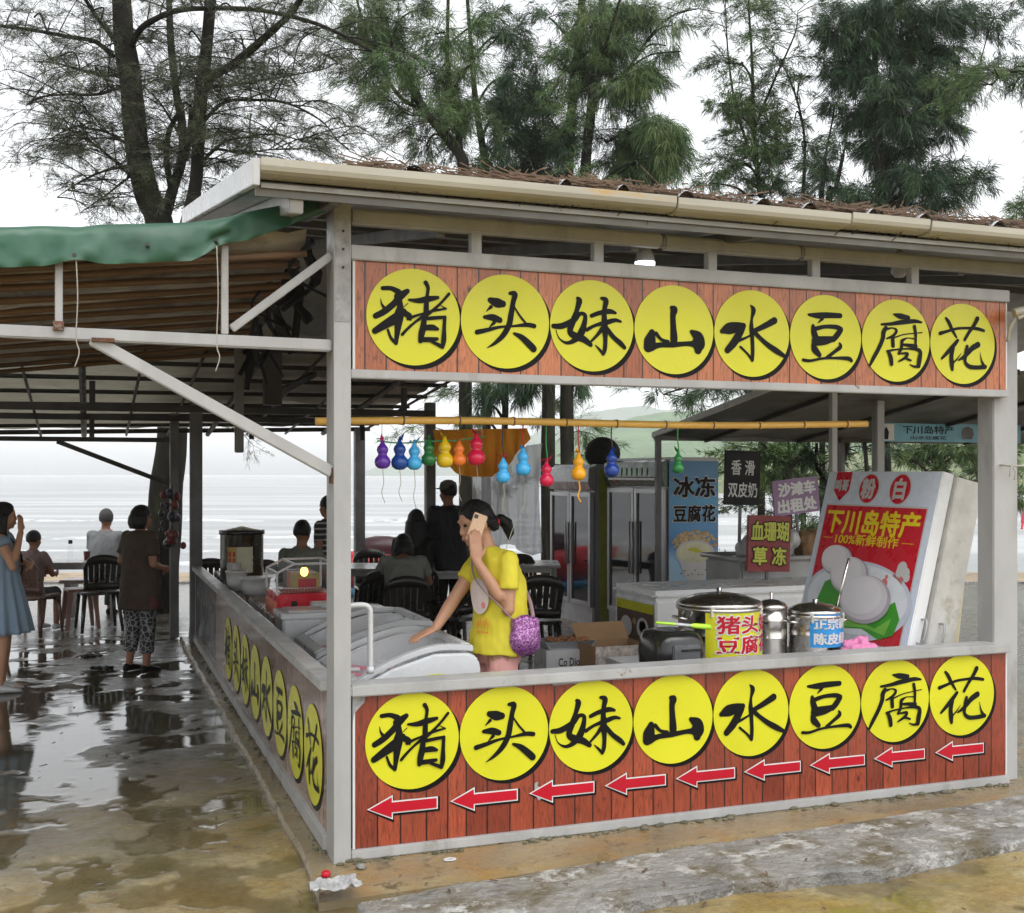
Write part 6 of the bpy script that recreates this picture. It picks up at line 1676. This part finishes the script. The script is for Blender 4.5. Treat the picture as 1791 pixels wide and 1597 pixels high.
sp = n.new('ShaderNodeSeparateXYZ'); l.new(tc, sp.inputs[0]); fr_ = mth(n, l, 'FRACT', mth(n, l, 'MULTIPLY', sp.outputs[2], 18.0)); r = ramp(n, ((.68, (.03, .03, .035)), (.72, (.40, .40, .38)))); l.new(fr_, r.inputs[0]); l.new(r.outputs[0], b_.inputs['Base Color']); b_.inputs['Roughness'].default_value = .85
q = W(575, HZ, 11.6)
figure('person in dark striped shirt standing partly behind the corner post', (q.x, q.y, .0), FACE_SEA + R(60), STAND, None, .94, 'skin_tan', R(0), R(0), m, mat('dark_trousers', (.03, .03, .03), .85), 'short', 'hair', 'black', .5, .95, -.1, voxel=.010, seed=35)
q = W(706, HZ, 10.4)
figure('diner in pale shirt bent low over the table behind the freezers', (q.x, q.y, .0), FACE_SEA + R(6), SIT, dict(sho=(0, -.12, .98), che=(0, -.05, .85), nec=(0, -.18, 1.02), hea=(0, -.25, 1.08), sL=(.17, -.12, .96), sR=(-.17, -.12, .96), eL=(.24, -.25, .75), eR=(-.24, -.25, .75), wL=(.1, -.42, .77), wR=(-.1, -.42, .77)), 1.0, 'skin_tan', R(30), R(0), mat('pale_grey_shirt', (.16, .17, .15), .85), mat('dark_trousers', (.02, .02, .02), .85), 'bob', 'hair', 'black', .5, .95, -.04, voxel=.010, seed=41)
q = W(727, HZ, 11.8)
figure('diner with long dark hair in black clothes seated facing the sea', (q.x, q.y, .0), FACE_SEA - R(5), SIT, None, 1.06, 'skin_tan', R(0), R(0), M['black'], M['black'], 'long', 'hair', 'black', 1.6, .95, -.04, voxel=.010, seed=43)
q = W(784, HZ, 12.1)
figure('person in grey cap and black jacket standing behind the woman in yellow', (q.x, q.y, .0), FACE_SEA + R(25), STAND, dict(eL=(.22, -.02, 1.07), wL=(.12, -.2, .98), eR=(-.22, -.02, 1.07), wR=(-.12, -.2, .98)), 1.03, 'skin_tan', R(0), R(15), mat('black_jacket', (.012, .012, .016), .7), M['black'], 'short', 'hair', 'black', 1.9, .95, -.14, girth=1.05, cap=mat('grey_cap', (.10, .09, .085), .8), voxel=.010, seed=47)

# ------------------------------------------------------------------ feathery coast trees
class Leaves:
    def __init__(s, seed): s.T = []; s.rg = np.random.default_rng(seed)
    def tufts(s, P, D, n, ln, w, droop, spread):
        """n needles at every point P (k,3) leaving around direction D"""
        rg = s.rg; k = len(P)
        if k == 0: return
        P = np.repeat(np.asarray(P), n, 0); D = np.repeat(np.asarray(D), n, 0)
        N = D + rg.normal(0, spread, (k*n, 3)); N[:, 2] -= droop
        N /= np.linalg.norm(N, axis=1, keepdims=True) + 1e-9
        L = ln * rg.uniform(.45, 1.25, (k*n, 1))
        side = np.cross(N, rg.normal(0, 1, (k*n, 3))); side /= np.linalg.norm(side, axis=1, keepdims=True) + 1e-9
        P = P + rg.normal(0, ln*.12, P.shape)
        ww = w * rg.uniform(.6, 1.3, (k*n, 1))
        mid = P + N*L*.5; tip = P + N*L; tip[:, 2] -= droop*L[:, 0]*.35
        s.T.append(np.stack([P, mid + side*ww*.5, tip, mid - side*ww*.5], 1))
    def mesh(s, name):
        A = np.concatenate(s.T).astype(np.float32); q = len(A)
        me = bpy.data.meshes.new(name)
        me.vertices.add(q*4); me.vertices.foreach_set('co', A.reshape(-1))
        me.loops.add(q*4); me.loops.foreach_set('vertex_index', np.arange(q*4, dtype=np.int32))
        me.polygons.add(q); me.polygons.foreach_set('loop_start', np.arange(0, q*4, 4, dtype=np.int32))
        me.update(calc_edges=True)
        return me

def resample(pts, step):
    P = [Vector(p) for p in pts]; out = [P[0]]
    for a, c in zip(P[:-1], P[1:]):
        n = max(1, int((c-a).length/step))
        out += [a.lerp(c, i/n) for i in range(1, n+1)]
    return out

def wood(b, pts, r0, r1, n=10, rough=.12, seed=0):
    C = [Vector(c) for c in catmull(pts, 6)]
    k = len(C); rr = [r0 + (r1-r0)*i/(k-1) for i in range(k)]
    st = len(b.v)
    b.tube(C, rr, n)
    if r0 > .04:
        ctr = [c for c in C for _ in range(n)]
        for i in range(st, st + k*n):
            p = Vector(b.v[i]); c = ctr[i-st]
            b.v[i] = tuple(c + (p-c)*(1 + rough*1.6*noise.noise(Vector((p.x*5+seed, p.y*5, p.z*1.6)))))
    return C

def tree(label, depth, trunks, clumps, seed, leafm, base, twig=(.035, .008), needles=(15, .20, .010), droop=.5, group=None, limb_r=.03, dens=118):
    """trunks: [(px path, r0, r1, foliage 0..1)], clumps: [(px, py, rx, ry, density)] at photo positions, depth metres away"""
    rg = random.Random(seed); lv = Leaves(seed); s_ = depth/F
    O = W(base, HZ, depth); O = Vector((O.x, O.y, 0))
    t = thing('coast_tree', label, 'tree', O, 0, group)
    b = MB(); axis = []
    def off(): return rg.gauss(0, 1)
    for pth, r0, r1, fol in trunks:
        pts = []
        for i, q in enumerate(pth):
            dd = q[2] if len(q) > 2 else (0 if i == 0 else rg.gauss(0, .25)*(i/len(pth)))
            p = W(q[0], q[1], depth + dd)
            p = p - O
            if i == 0 and q[1] >= 880: p.z = -.45      # foot stays in the sand
            pts.append(p)
        C = wood(b, pts, r0, r1, 12 if r0 > .1 else 8, seed=seed)
        axis += [(c, r0+(r1-r0)*i/len(C)) for i, c in enumerate(C)]
        if fol:
            # side twigs carrying feathery sprays along the limb
            L = resample(C, .16)
            for i, c in enumerate(L):
                if i < len(L)*.12 and r0 > .08: continue
                if rg.random() > fol*(.75 if base == 300 else 1): continue
                a = rg.uniform(0, 2*math.pi); ln = rg.uniform(.35, 1.15)
                d = Vector((math.cos(a), math.sin(a), rg.uniform(-.25, .55))).normalized()
                q = [c, c + d*ln*.4 + Vector((0, 0, .04)), c + d*ln*.75, c + d*ln + Vector((0, 0, -.22*ln))]
                Q = [Vector(z_) for z_ in catmull(q, 3)]
                b.tube(Q, [.007*(1-.8*j/(len(Q)-1)) + .002 for j in range(len(Q))], 4)
                for j in range(2, len(Q)):
                    for _ in range(rg.choice((1, 1, 2))):
                        a2 = rg.uniform(0, 6.28); d2 = (d*.8 + Vector((math.cos(a2), math.sin(a2), rg.uniform(-.5, .3)))*.8).normalized(); l2 = rg.uniform(.15, .42)
                        e2 = Q[j] + d2*l2 + Vector((0, 0, -.06))
                        b.tube([Q[j], Q[j].lerp(e2, .5), e2], [.003, .0025, .0015], 3)
                        lv.tufts([Q[j].lerp(e2, .4), Q[j].lerp(e2, .7), e2], [d2]*3, needles[0], needles[1]*.75, needles[2]*.8, droop*.5, .55)
    for ci, (px, py, rx, ry, den) in enumerate(clumps):
        RX, RZ = rx*s_, ry*s_; RY = (RX+RZ)*.6
        C = W(px, py, depth + rg.uniform(-.5, .7)*1.0) - O
        # limb from the nearest wood below
        if axis:
            below = [(a_, r_) for a_, r_ in axis if a_.z < C.z + .3] or axis
            a_, r_ = min(below, key=lambda q: (q[0]-C).length + .5*abs(q[0].z - (C.z - .8)))
            mid = a_.lerp(C, .5) + Vector((rg.uniform(-.1, .1), rg.uniform(-.1, .1), .15))
            Q = wood(b, [a_, mid, C], min(limb_r, r_*.6), .012, 6)
        else: Q = [C]
        nt_ = max(3, int(den*RX*RZ*dens))
        P, D = [], []
        for k in range(nt_):
            u = Vector((rg.gauss(0, 1), rg.gauss(0, 1), rg.gauss(0, 1))).normalized() * rg.random()**.45
            e = C + Vector((u.x*RX, u.y*RY, u.z*RZ))
            st = C + Vector((u.x*RX, u.y*RY, u.z*RZ))*.25 if rg.random() < .7 else rg.choice(Q)
            st = st.lerp(C, .2)
            d = (e - st); ln = d.length
            if ln < .05: continue
            d.normalize()
            m1 = st.lerp(e, .55) + Vector((0, 0, .10*ln)); e2 = e + Vector((0, 0, -droop*.15*ln))
            if ln > .25 and k % 2 == 0: b.tube([st, m1, e2], [.009, .006, .002], 3)
            for w_ in (.35, .6, .8, 1.0):
                p = st.lerp(m1, w_*2) if w_ < .5 else m1.lerp(e2, w_*2-1)
                P.append(p); D.append(d)
        lv.tufts(P, D, needles[0], needles[1], needles[2], droop, .6)
    b.build('trunk', M['bark'], t)
    if lv.T: link('crown', lv.mesh('crown'), leafm, t)
    return t

# big tree through the shelter
tree('large dark tree with several mossy trunks rising behind the green tarp', 14.6,
     [([(278, 1085, 0), (288, 900, 0), (302, 740, 0), (302, 560, 0), (278, 392, 0), (256, 340, 0), (240, 268, 0), (234, 196, .1), (224, 107, .2), (214, 36, .2), (208, -120, .2)], .21, .118, .10),
      ([(278, 400, 0), (290, 372, .2), (303, 328, .3), (319, 271, .4), (318, 214, .4), (308, 160, .5), (299, 71, .5), (294, -40, .6)], .085, .04, .45),
      ([(300, 335, .3), (292, 280, .4), (296, 230, .5), (318, 190, .4)], .045, .035, .2),
      ([(322, 280, .4), (333, 230, .3), (336, 190, .3)], .05, .04, .1),
      ([(318, 420, -.3), (339, 339, -.3), (347, 250, -.4), (352, 160, -.4), (361, 89, -.5), (368, 0, -.5), (372, -100, -.5)], .082, .07, .25),
      ([(357, 146, -.4), (378, 130, -.5), (411, 111, -.8), (457, 71, -1.1), (500, 32, -1.4), (525, 0, -1.6), (560, -60, -2)], .06, .03, .6),
      ([(230, 86, .2), (238, 62, 0), (257, 42, -.2), (304, 20, -.6), (357, 15, -.8), (446, 17, -1), (536, 36, -1.2), (600, 62, -1.4), (650, 90, -1.5)], .045, .015, .75),
      ([(198, 98, .2), (180, 82, .3), (161, 71, .4), (118, 64, .6), (64, 54, .9), (0, 46, 1.2), (-60, 50, 1.4)], .035, .018, .85),
      ([(200, 70, .2), (185, 50, .2), (171, 32, .1), (150, 0, 0), (120, -50, 0)], .035, .02, .6),
      ([(219, 250, .1), (200, 238, .3), (179, 229, .5), (150, 224, .7), (125, 222, .9), (85, 245, 1.2)], .022, .006, .95),
      ([(228, 308, .1), (205, 285, .3), (171, 257, .6), (143, 236, .8), (110, 225, 1.0)], .022, .006, .95),
      ([(214, 130, .1), (180, 132, .5), (140, 122, .9), (95, 110, 1.2), (60, 108, 1.5)], .025, .007, .95),
      ([(216, 150, .1), (170, 165, -.3), (120, 165, -.6), (70, 170, -.9), (45, 185, -1)], .022, .006, .9),
      ([(222, 290, .1), (180, 300, -.3), (140, 318, -.6), (100, 345, -.8)], .020, .005, .9),
      ([(226, 310, .1), (180, 345, -.2), (140, 372, .2)], .016, .004, .6),
      ([(350, 220, -.4), (390, 180, -.6), (440, 175, -.9), (500, 180, -1.2), (560, 210, -1.4), (590, 245, -1.5)], .026, .006, .95),
      ([(352, 150, -.4), (400, 150, -.1), (460, 140, .2), (520, 130, .5), (570, 120, .8)], .024, .006, .95),
      ([(346, 290, -.3), (390, 250, -.4), (430, 240, -.5), (480, 235, -.7), (540, 250, -.9)], .024, .005, .95),
      ([(345, 300, -.3), (375, 262, -.1), (420, 268, .2), (470, 262, .5), (520, 262, .8)], .022, .005, .95),
      ([(305, 150, .5), (330, 110, .9), (360, 95, 1.2)], .02, .006, .8),
      ([(311, 230, .4), (280, 180, .8), (250, 150, 1.1)], .02, .006, .8)],
     [(100, 100, 70, 30, .5), (160, 20, 60, 35, .6), (60, 30, 60, 30, .55), (110, 175, 55, 28, .45), (110, 230, 60, 24, .55), (95, 262, 40, 22, .9), (130, 330, 45, 22, .35), (420, 60, 60, 34, .5), (410, 70, 24, 18, 1.4), (470, 110, 55, 30, .5),
      (520, 150, 55, 30, .5), (440, 200, 50, 26, .5), (500, 220, 50, 26, .5), (280, 110, 40, 50, .5), (330, 60, 40, 40, .5), (410, 20, 70, 22, .6), (560, 50, 60, 35, .7), (590, 110, 35, 30, .7), (170, 130, 40, 30, .4), (320, 190, 22, 30, .8), (560, 265, 40, 18, .5), (610, 262, 30, 10, .5)],
     3, M['needle_grey'], 300, needles=(11, .15, .0065), droop=.28, dens=30, limb_r=.012)

tree('leaning tree with pale green hanging sprays left of centre above the roof', 19.0,
     [([(815, 900, 0), (815, 420, 0), (811, 293, 0), (786, 246, 0), (743, 193, 0), (704, 125, 0), (682, 89, .2), (640, 80, .3), (590, 65, .5)], .12, .03, .25),
      ([(742, 193, 0), (700, 170, .4), (668, 120, .6), (640, 60, .8), (620, -20, 1)], .04, .02, .5),
      ([(786, 246, 0), (750, 205, -.3), (716, 201, -.5), (690, 180, -.6)], .025, .008, .6),
      ([(782, 110, 0), (783, 40, 0), (785, -60, 0)], .035, .025, .2), ([(811, 293, 0), (795, 200, .1), (782, 110, 0)], .05, .035, .1)],
     [(640, 30, 60, 45, 1.6), (680, 60, 50, 40, 1.6), (720, 20, 50, 34, .9), (700, 110, 60, 40, 1.0), (650, 120, 40, 36, .8), (690, 165, 55, 34, .8), (760, 60, 60, 50, .8), (770, 120, 50, 44, .9), (800, 185, 34, 64, 1.9), (780, 150, 40, 30, .9), (745, 255, 42, 30, 1.2), (790, 265, 36, 26, 1.0), (740, 180, 60, 40, .6), (830, 60, 44, 60, .8), (830, 110, 40, 40, .8)],
     5, M['needle'], 815, needles=(13, .24, .011), droop=.55)
tree('dense dark tree in the middle behind the roof with two straight trunks', 20.5,
     [([(850, 900, 0), (850, 420, 0), (848, 296, 0), (838, 220, 0), (829, 150, 0), (822, 60, 0), (815, -30, 0)], .09, .03, .2),
      ([(960, 900, 0), (960, 660, 0), (985, 420, .2), (993, 303, .2), (998, 220, .2), (1004, 143, .2), (1014, 53, .2), (1020, -40, .2)], .13, .06, .2)],
     [(900, 130, 34, 40, 2.0), (890, 190, 50, 44, 2.2), (940, 180, 44, 50, 2.2), (880, 250, 46, 40, 2.0), (940, 250, 54, 44, 2.6), (910, 300, 60, 34, 2.2), (970, 310, 40, 30, 2.0), (990, 250, 30, 50, 1.3), (900, 60, 56, 44, .8), (940, 100, 40, 36, .9), (960, 30, 60, 40, .6), (860, 30, 40, 40, .7), (1000, 110, 44, 60, .9), (860, 290, 30, 40, 1.2)],
     7, M['needle_dark'], 905, needles=(14, .24, .012), droop=.5)
tree('tall drooping tree with long hanging sprays right of the middle', 20.0,
     [([(1000, 900, 0), (992, 660, 0), (1020, 420, 0), (1025, 286, 0), (1032, 210, 0), (1036, 160, 0), (1050, 60, 0), (1056, -50, 0)], .13, .05, .3),
      ([(1030, 200, 0), (1062, 150, .3), (1095, 125, .5), (1140, 60, .8), (1180, 25, 1.0), (1225, 15, 1.1)], .045, .008, .7),
      ([(1060, 250, 0), (1085, 235, .2), (1110, 220, .3)], .02, .01, .3), ([(1036, 160, 0), (1068, 52, -.4), (1090, -20, -.6)], .04, .015, .4)],
     [(1030, 50, 44, 60, 1.3), (1040, 110, 34, 50, 1.3), (1075, 80, 36, 60, 1.6), (1080, 30, 60, 40, 1.1), (1110, 150, 36, 34, 2.4), (1125, 125, 30, 30, 1.6), (1060, 170, 30, 40, 1.2), (1130, 30, 50, 34, .7), (1175, 45, 44, 26, .6), (1165, 80, 20, 34, .6), (1190, 90, 14, 30, .4), (1080, 280, 46, 34, 1.6), (1110, 250, 50, 44, 2.3), (1150, 230, 50, 30, 2.4), (1170, 270, 46, 40, 2.4), (1130, 300, 60, 26, 2.0), (1190, 240, 26, 26, 1.4), (1050, 320, 40, 20, 1.4)],
     9, M['needle'], 1000, needles=(14, .27, .011), droop=.95)
tree('slender pale tree with open wispy top between the two dense trees', 21.0,
     [([(1330, 950, 0), (1335, 420, 0), (1328, 330, 0), (1318, 220, 0), (1316, 120, 0), (1310, 20, 0), (1308, -20, 0)], .07, .008, .5),
      ([(1325, 300, 0), (1290, 200, .3), (1275, 110, .5), (1270, 40, .6), (1268, 10, .6)], .03, .005, .7), ([(1318, 230, 0), (1350, 150, -.3), (1390, 60, -.5), (1395, 20, -.5)], .03, .005, .7),
      ([(1405, 950, 0), (1405, 420, 0), (1404, 350, 0), (1408, 260, 0), (1398, 190, 0), (1372, 120, 0), (1330, 70, 0)], .05, .006, .5)],
     [(1260, 180, 44, 40, .9), (1300, 190, 50, 44, 1.5), (1345, 215, 44, 40, 1.8), (1320, 260, 56, 36, 1.8), (1360, 260, 36, 40, 1.5), (1275, 290, 50, 34, 1.2), (1240, 320, 40, 24, 1.0), (1350, 310, 30, 34, 1.6), (1300, 320, 50, 24, 1.2), (1300, 110, 50, 36, .5), (1370, 110, 36, 40, .35), (1400, 150, 36, 36, .4), (1270, 110, 34, 40, .35), (1415, 250, 26, 30, .8), (1390, 210, 30, 30, .6)],
     11, M['needle'], 1330, needles=(10, .20, .013), droop=.35)
tree('dense dark green tree with layered crown at the right', 20.0,
     [([(1540, 950, 0), (1540, 420, 0), (1538, 300, 0), (1532, 180, 0), (1530, 80, 0), (1528, -10, 0)], .12, .03, .2),
      ([(1480, 950, .4), (1450, 400, .4), (1462, 330, .4), (1475, 270, .4)], .07, .03, .3), ([(1440, 950, .6), (1436, 400, .6), (1440, 320, .6), (1444, 270, .6)], .06, .03, .3),
      ([(1538, 240, 0), (1600, 200, .2), (1660, 150, .4), (1720, 120, .5), (1760, 140, .5)], .045, .008, .5), ([(1532, 90, 0), (1600, 50, .2), (1680, 30, .4), (1760, 34, .5)], .04, .008, .5)],
     [(1500, 20, 56, 26, 2.0), (1560, 25, 60, 34, 2.4), (1630, 30, 60, 34, 1.8), (1700, 30, 56, 30, 1.0), (1740, 28, 30, 20, .8), (1460, 50, 40, 30, 2.0), (1510, 70, 60, 36, 2.4), (1590, 80, 56, 40, 2.4), (1660, 80, 46, 36, 1.6), (1445, 110, 24, 20, 1.4), (1490, 130, 46, 34, 2.4), (1550, 150, 56, 40, 2.5), (1620, 140, 50, 40, 2.3), (1680, 150, 36, 36, 1.4), (1510, 200, 50, 36, 2.4), (1580, 210, 56, 36, 2.4), (1640, 190, 40, 40, 1.9), (1460, 180, 26, 24, 1.5), (1540, 260, 44, 40, 2.4), (1600, 260, 40, 30, 1.7), (1660, 225, 40, 28, 1.3), (1560, 310, 40, 40, 2.4), (1610, 310, 50, 34, 2.0), (1660, 300, 50, 30, 1.6), (1640, 345, 60, 26, 2.0), (1710, 320, 28, 36, 1.3), (1440, 290, 24, 30, 1.2), (1500, 340, 46, 26, 1.7), (1560, 355, 50, 20, 1.8), (1470, 250, 20, 26, .9)],
     13, M['needle_dark'], 1540, needles=(16, .25, .012), droop=.6)
tree('tree at the right edge with only thin branch tips in view', 18.0,
     [([(1900, 950, 0), (1900, 400, 0), (1890, 200, 0)], .12, .06, .1), ([(1892, 230, 0), (1830, 150, 0), (1790, 125, 0), (1750, 135, 0), (1735, 150, 0)], .03, .005, .6)],
     [(1800, 130, 44, 26, .6), (1770, 160, 26, 18, .6), (1790, 375, 40, 34, 2.2), (1820, 350, 40, 40, 2.0), (1850, 100, 50, 50, 1.2)], 17, M['needle'], 1900, needles=(12, .22, .011), droop=.5)
# foliage seen through the stall opening
tree('dark tree seen under the upper sign, hanging sprays beside twin trunks', 18.5,
     [([(965, 960, 0), (962, 800, 0), (960, 700, 0), (958, 560, 0)], .085, .08, 0), ([(990, 960, .2), (990, 800, .2), (990, 700, .2), (992, 560, .2)], .10, .09, 0), ([(880, 800, .5), (884, 700, .5), (880, 560, .5)], .05, .05, 0)],
     [(850, 690, 26, 30, 2.0), (880, 670, 34, 30, 2.4), (920, 680, 26, 40, 1.6), (935, 650, 40, 30, 1.8), (1010, 670, 26, 24, 1.4), (835, 715, 18, 18, 1.0), (815, 730, 14, 14, .6), (1000, 640, 50, 20, 1.6)], 19, M['needle_dark'], 965, needles=(12, .24, .012), droop=.9)
tree('overhanging branch with dark sprays just under the upper sign', 17.0,
     [([(1560, 960, 0), (1540, 700, 0), (1500, 600, 0), (1400, 640, 0), (1300, 660, 0), (1220, 672, 0), (1160, 690, 0)], .10, .008, .4)],
     [(1150, 692, 34, 10, 1.0), (1200, 690, 40, 12, 1.5), (1245, 680, 40, 14, 1.8), (1290, 672, 40, 16, 2.0), (1340, 660, 40, 20, 2.0)], 23, M['needle_dark'], 1560, needles=(11, .2, .011), droop=.5)
tree('leafy tree with short mossy trunk behind the purple banner', 16.0,
     [([(1378, 1010, 0), (1378, 880, 0), (1376, 820, 0), (1372, 780, 0)], .065, .05, .2), ([(1376, 820, 0), (1350, 790, .2), (1330, 775, .3)], .02, .01, .5)],
     [(1350, 800, 24, 26, 2.2), (1380, 785, 34, 24, 1.8), (1410, 795, 26, 24, 1.6), (1340, 830, 14, 16, 1.2), (1420, 770, 30, 14, 1.4)], 27, M['needle'], 1378, needles=(12, .16, .02), droop=.4)
tree('leaning dark trunk between the purple banner and the light boxes', 13.0,
     [([(1432, 1080, 0), (1440, 960, 0), (1448, 880, 0), (1470, 800, 0), (1500, 700, 0)], .075, .06, .1), ([(1455, 860, 0), (1430, 820, .1), (1420, 790, .2)], .03, .015, .5)],
     [(1430, 790, 26, 20, 1.2), (1470, 780, 30, 20, 1.4)], 29, M['needle_dark'], 1440, needles=(10, .16, .014), droop=.5)
tree('green bushy tree on the bank under the blue sign', 26.0,
     [([(1640, 1000, 0), (1640, 860, 0), (1650, 790, 0)], .08, .04, .2), ([(1720, 1000, 1), (1715, 860, 1), (1700, 790, 1)], .08, .04, .2)],
     [(1600, 795, 34, 20, 2.2), (1640, 785, 34, 20, 2.4), (1560, 790, 26, 20, 1.0), (1690, 785, 34, 22, 2.0), (1725, 790, 26, 22, 2.2), (1640, 820, 30, 14, 1.2), (1720, 830, 30, 20, 1.6), (1760, 800, 30, 40, 2.0), (1700, 860, 40, 24, 2.0), (1760, 870, 40, 30, 2.0), (1660, 850, 40, 20, 1.6), (1610, 840, 30, 16, 1.4)], 31, M['needle'], 1640, needles=(12, .22, .02), droop=.4)

# ------------------------------------------------------------------ sea air
hz_ = MB().box((-1750, -30, -1.9), (1750, 1850, 150))
m = bpy.data.materials.new('sea_haze'); m.use_nodes = True
m.node_tree.nodes.clear()
ov = m.node_tree.nodes.new('ShaderNodeOutputMaterial'); pv = m.node_tree.nodes.new('ShaderNodeVolumePrincipled')
pv.inputs['Color'].default_value = (.93, .95, .97, 1); pv.inputs['Density'].default_value = .0005; pv.inputs['Anisotropy'].default_value = .0
m.node_tree.links.new(pv.outputs[0], ov.inputs['Volume'])
if HAZE:
    ho = tag(hz_.build('haze', m), kind='stuff'); ho.location = (CAM.x, CAM.y, 0); ho.rotation_euler = (0, 0, -TH)

fuse_all()
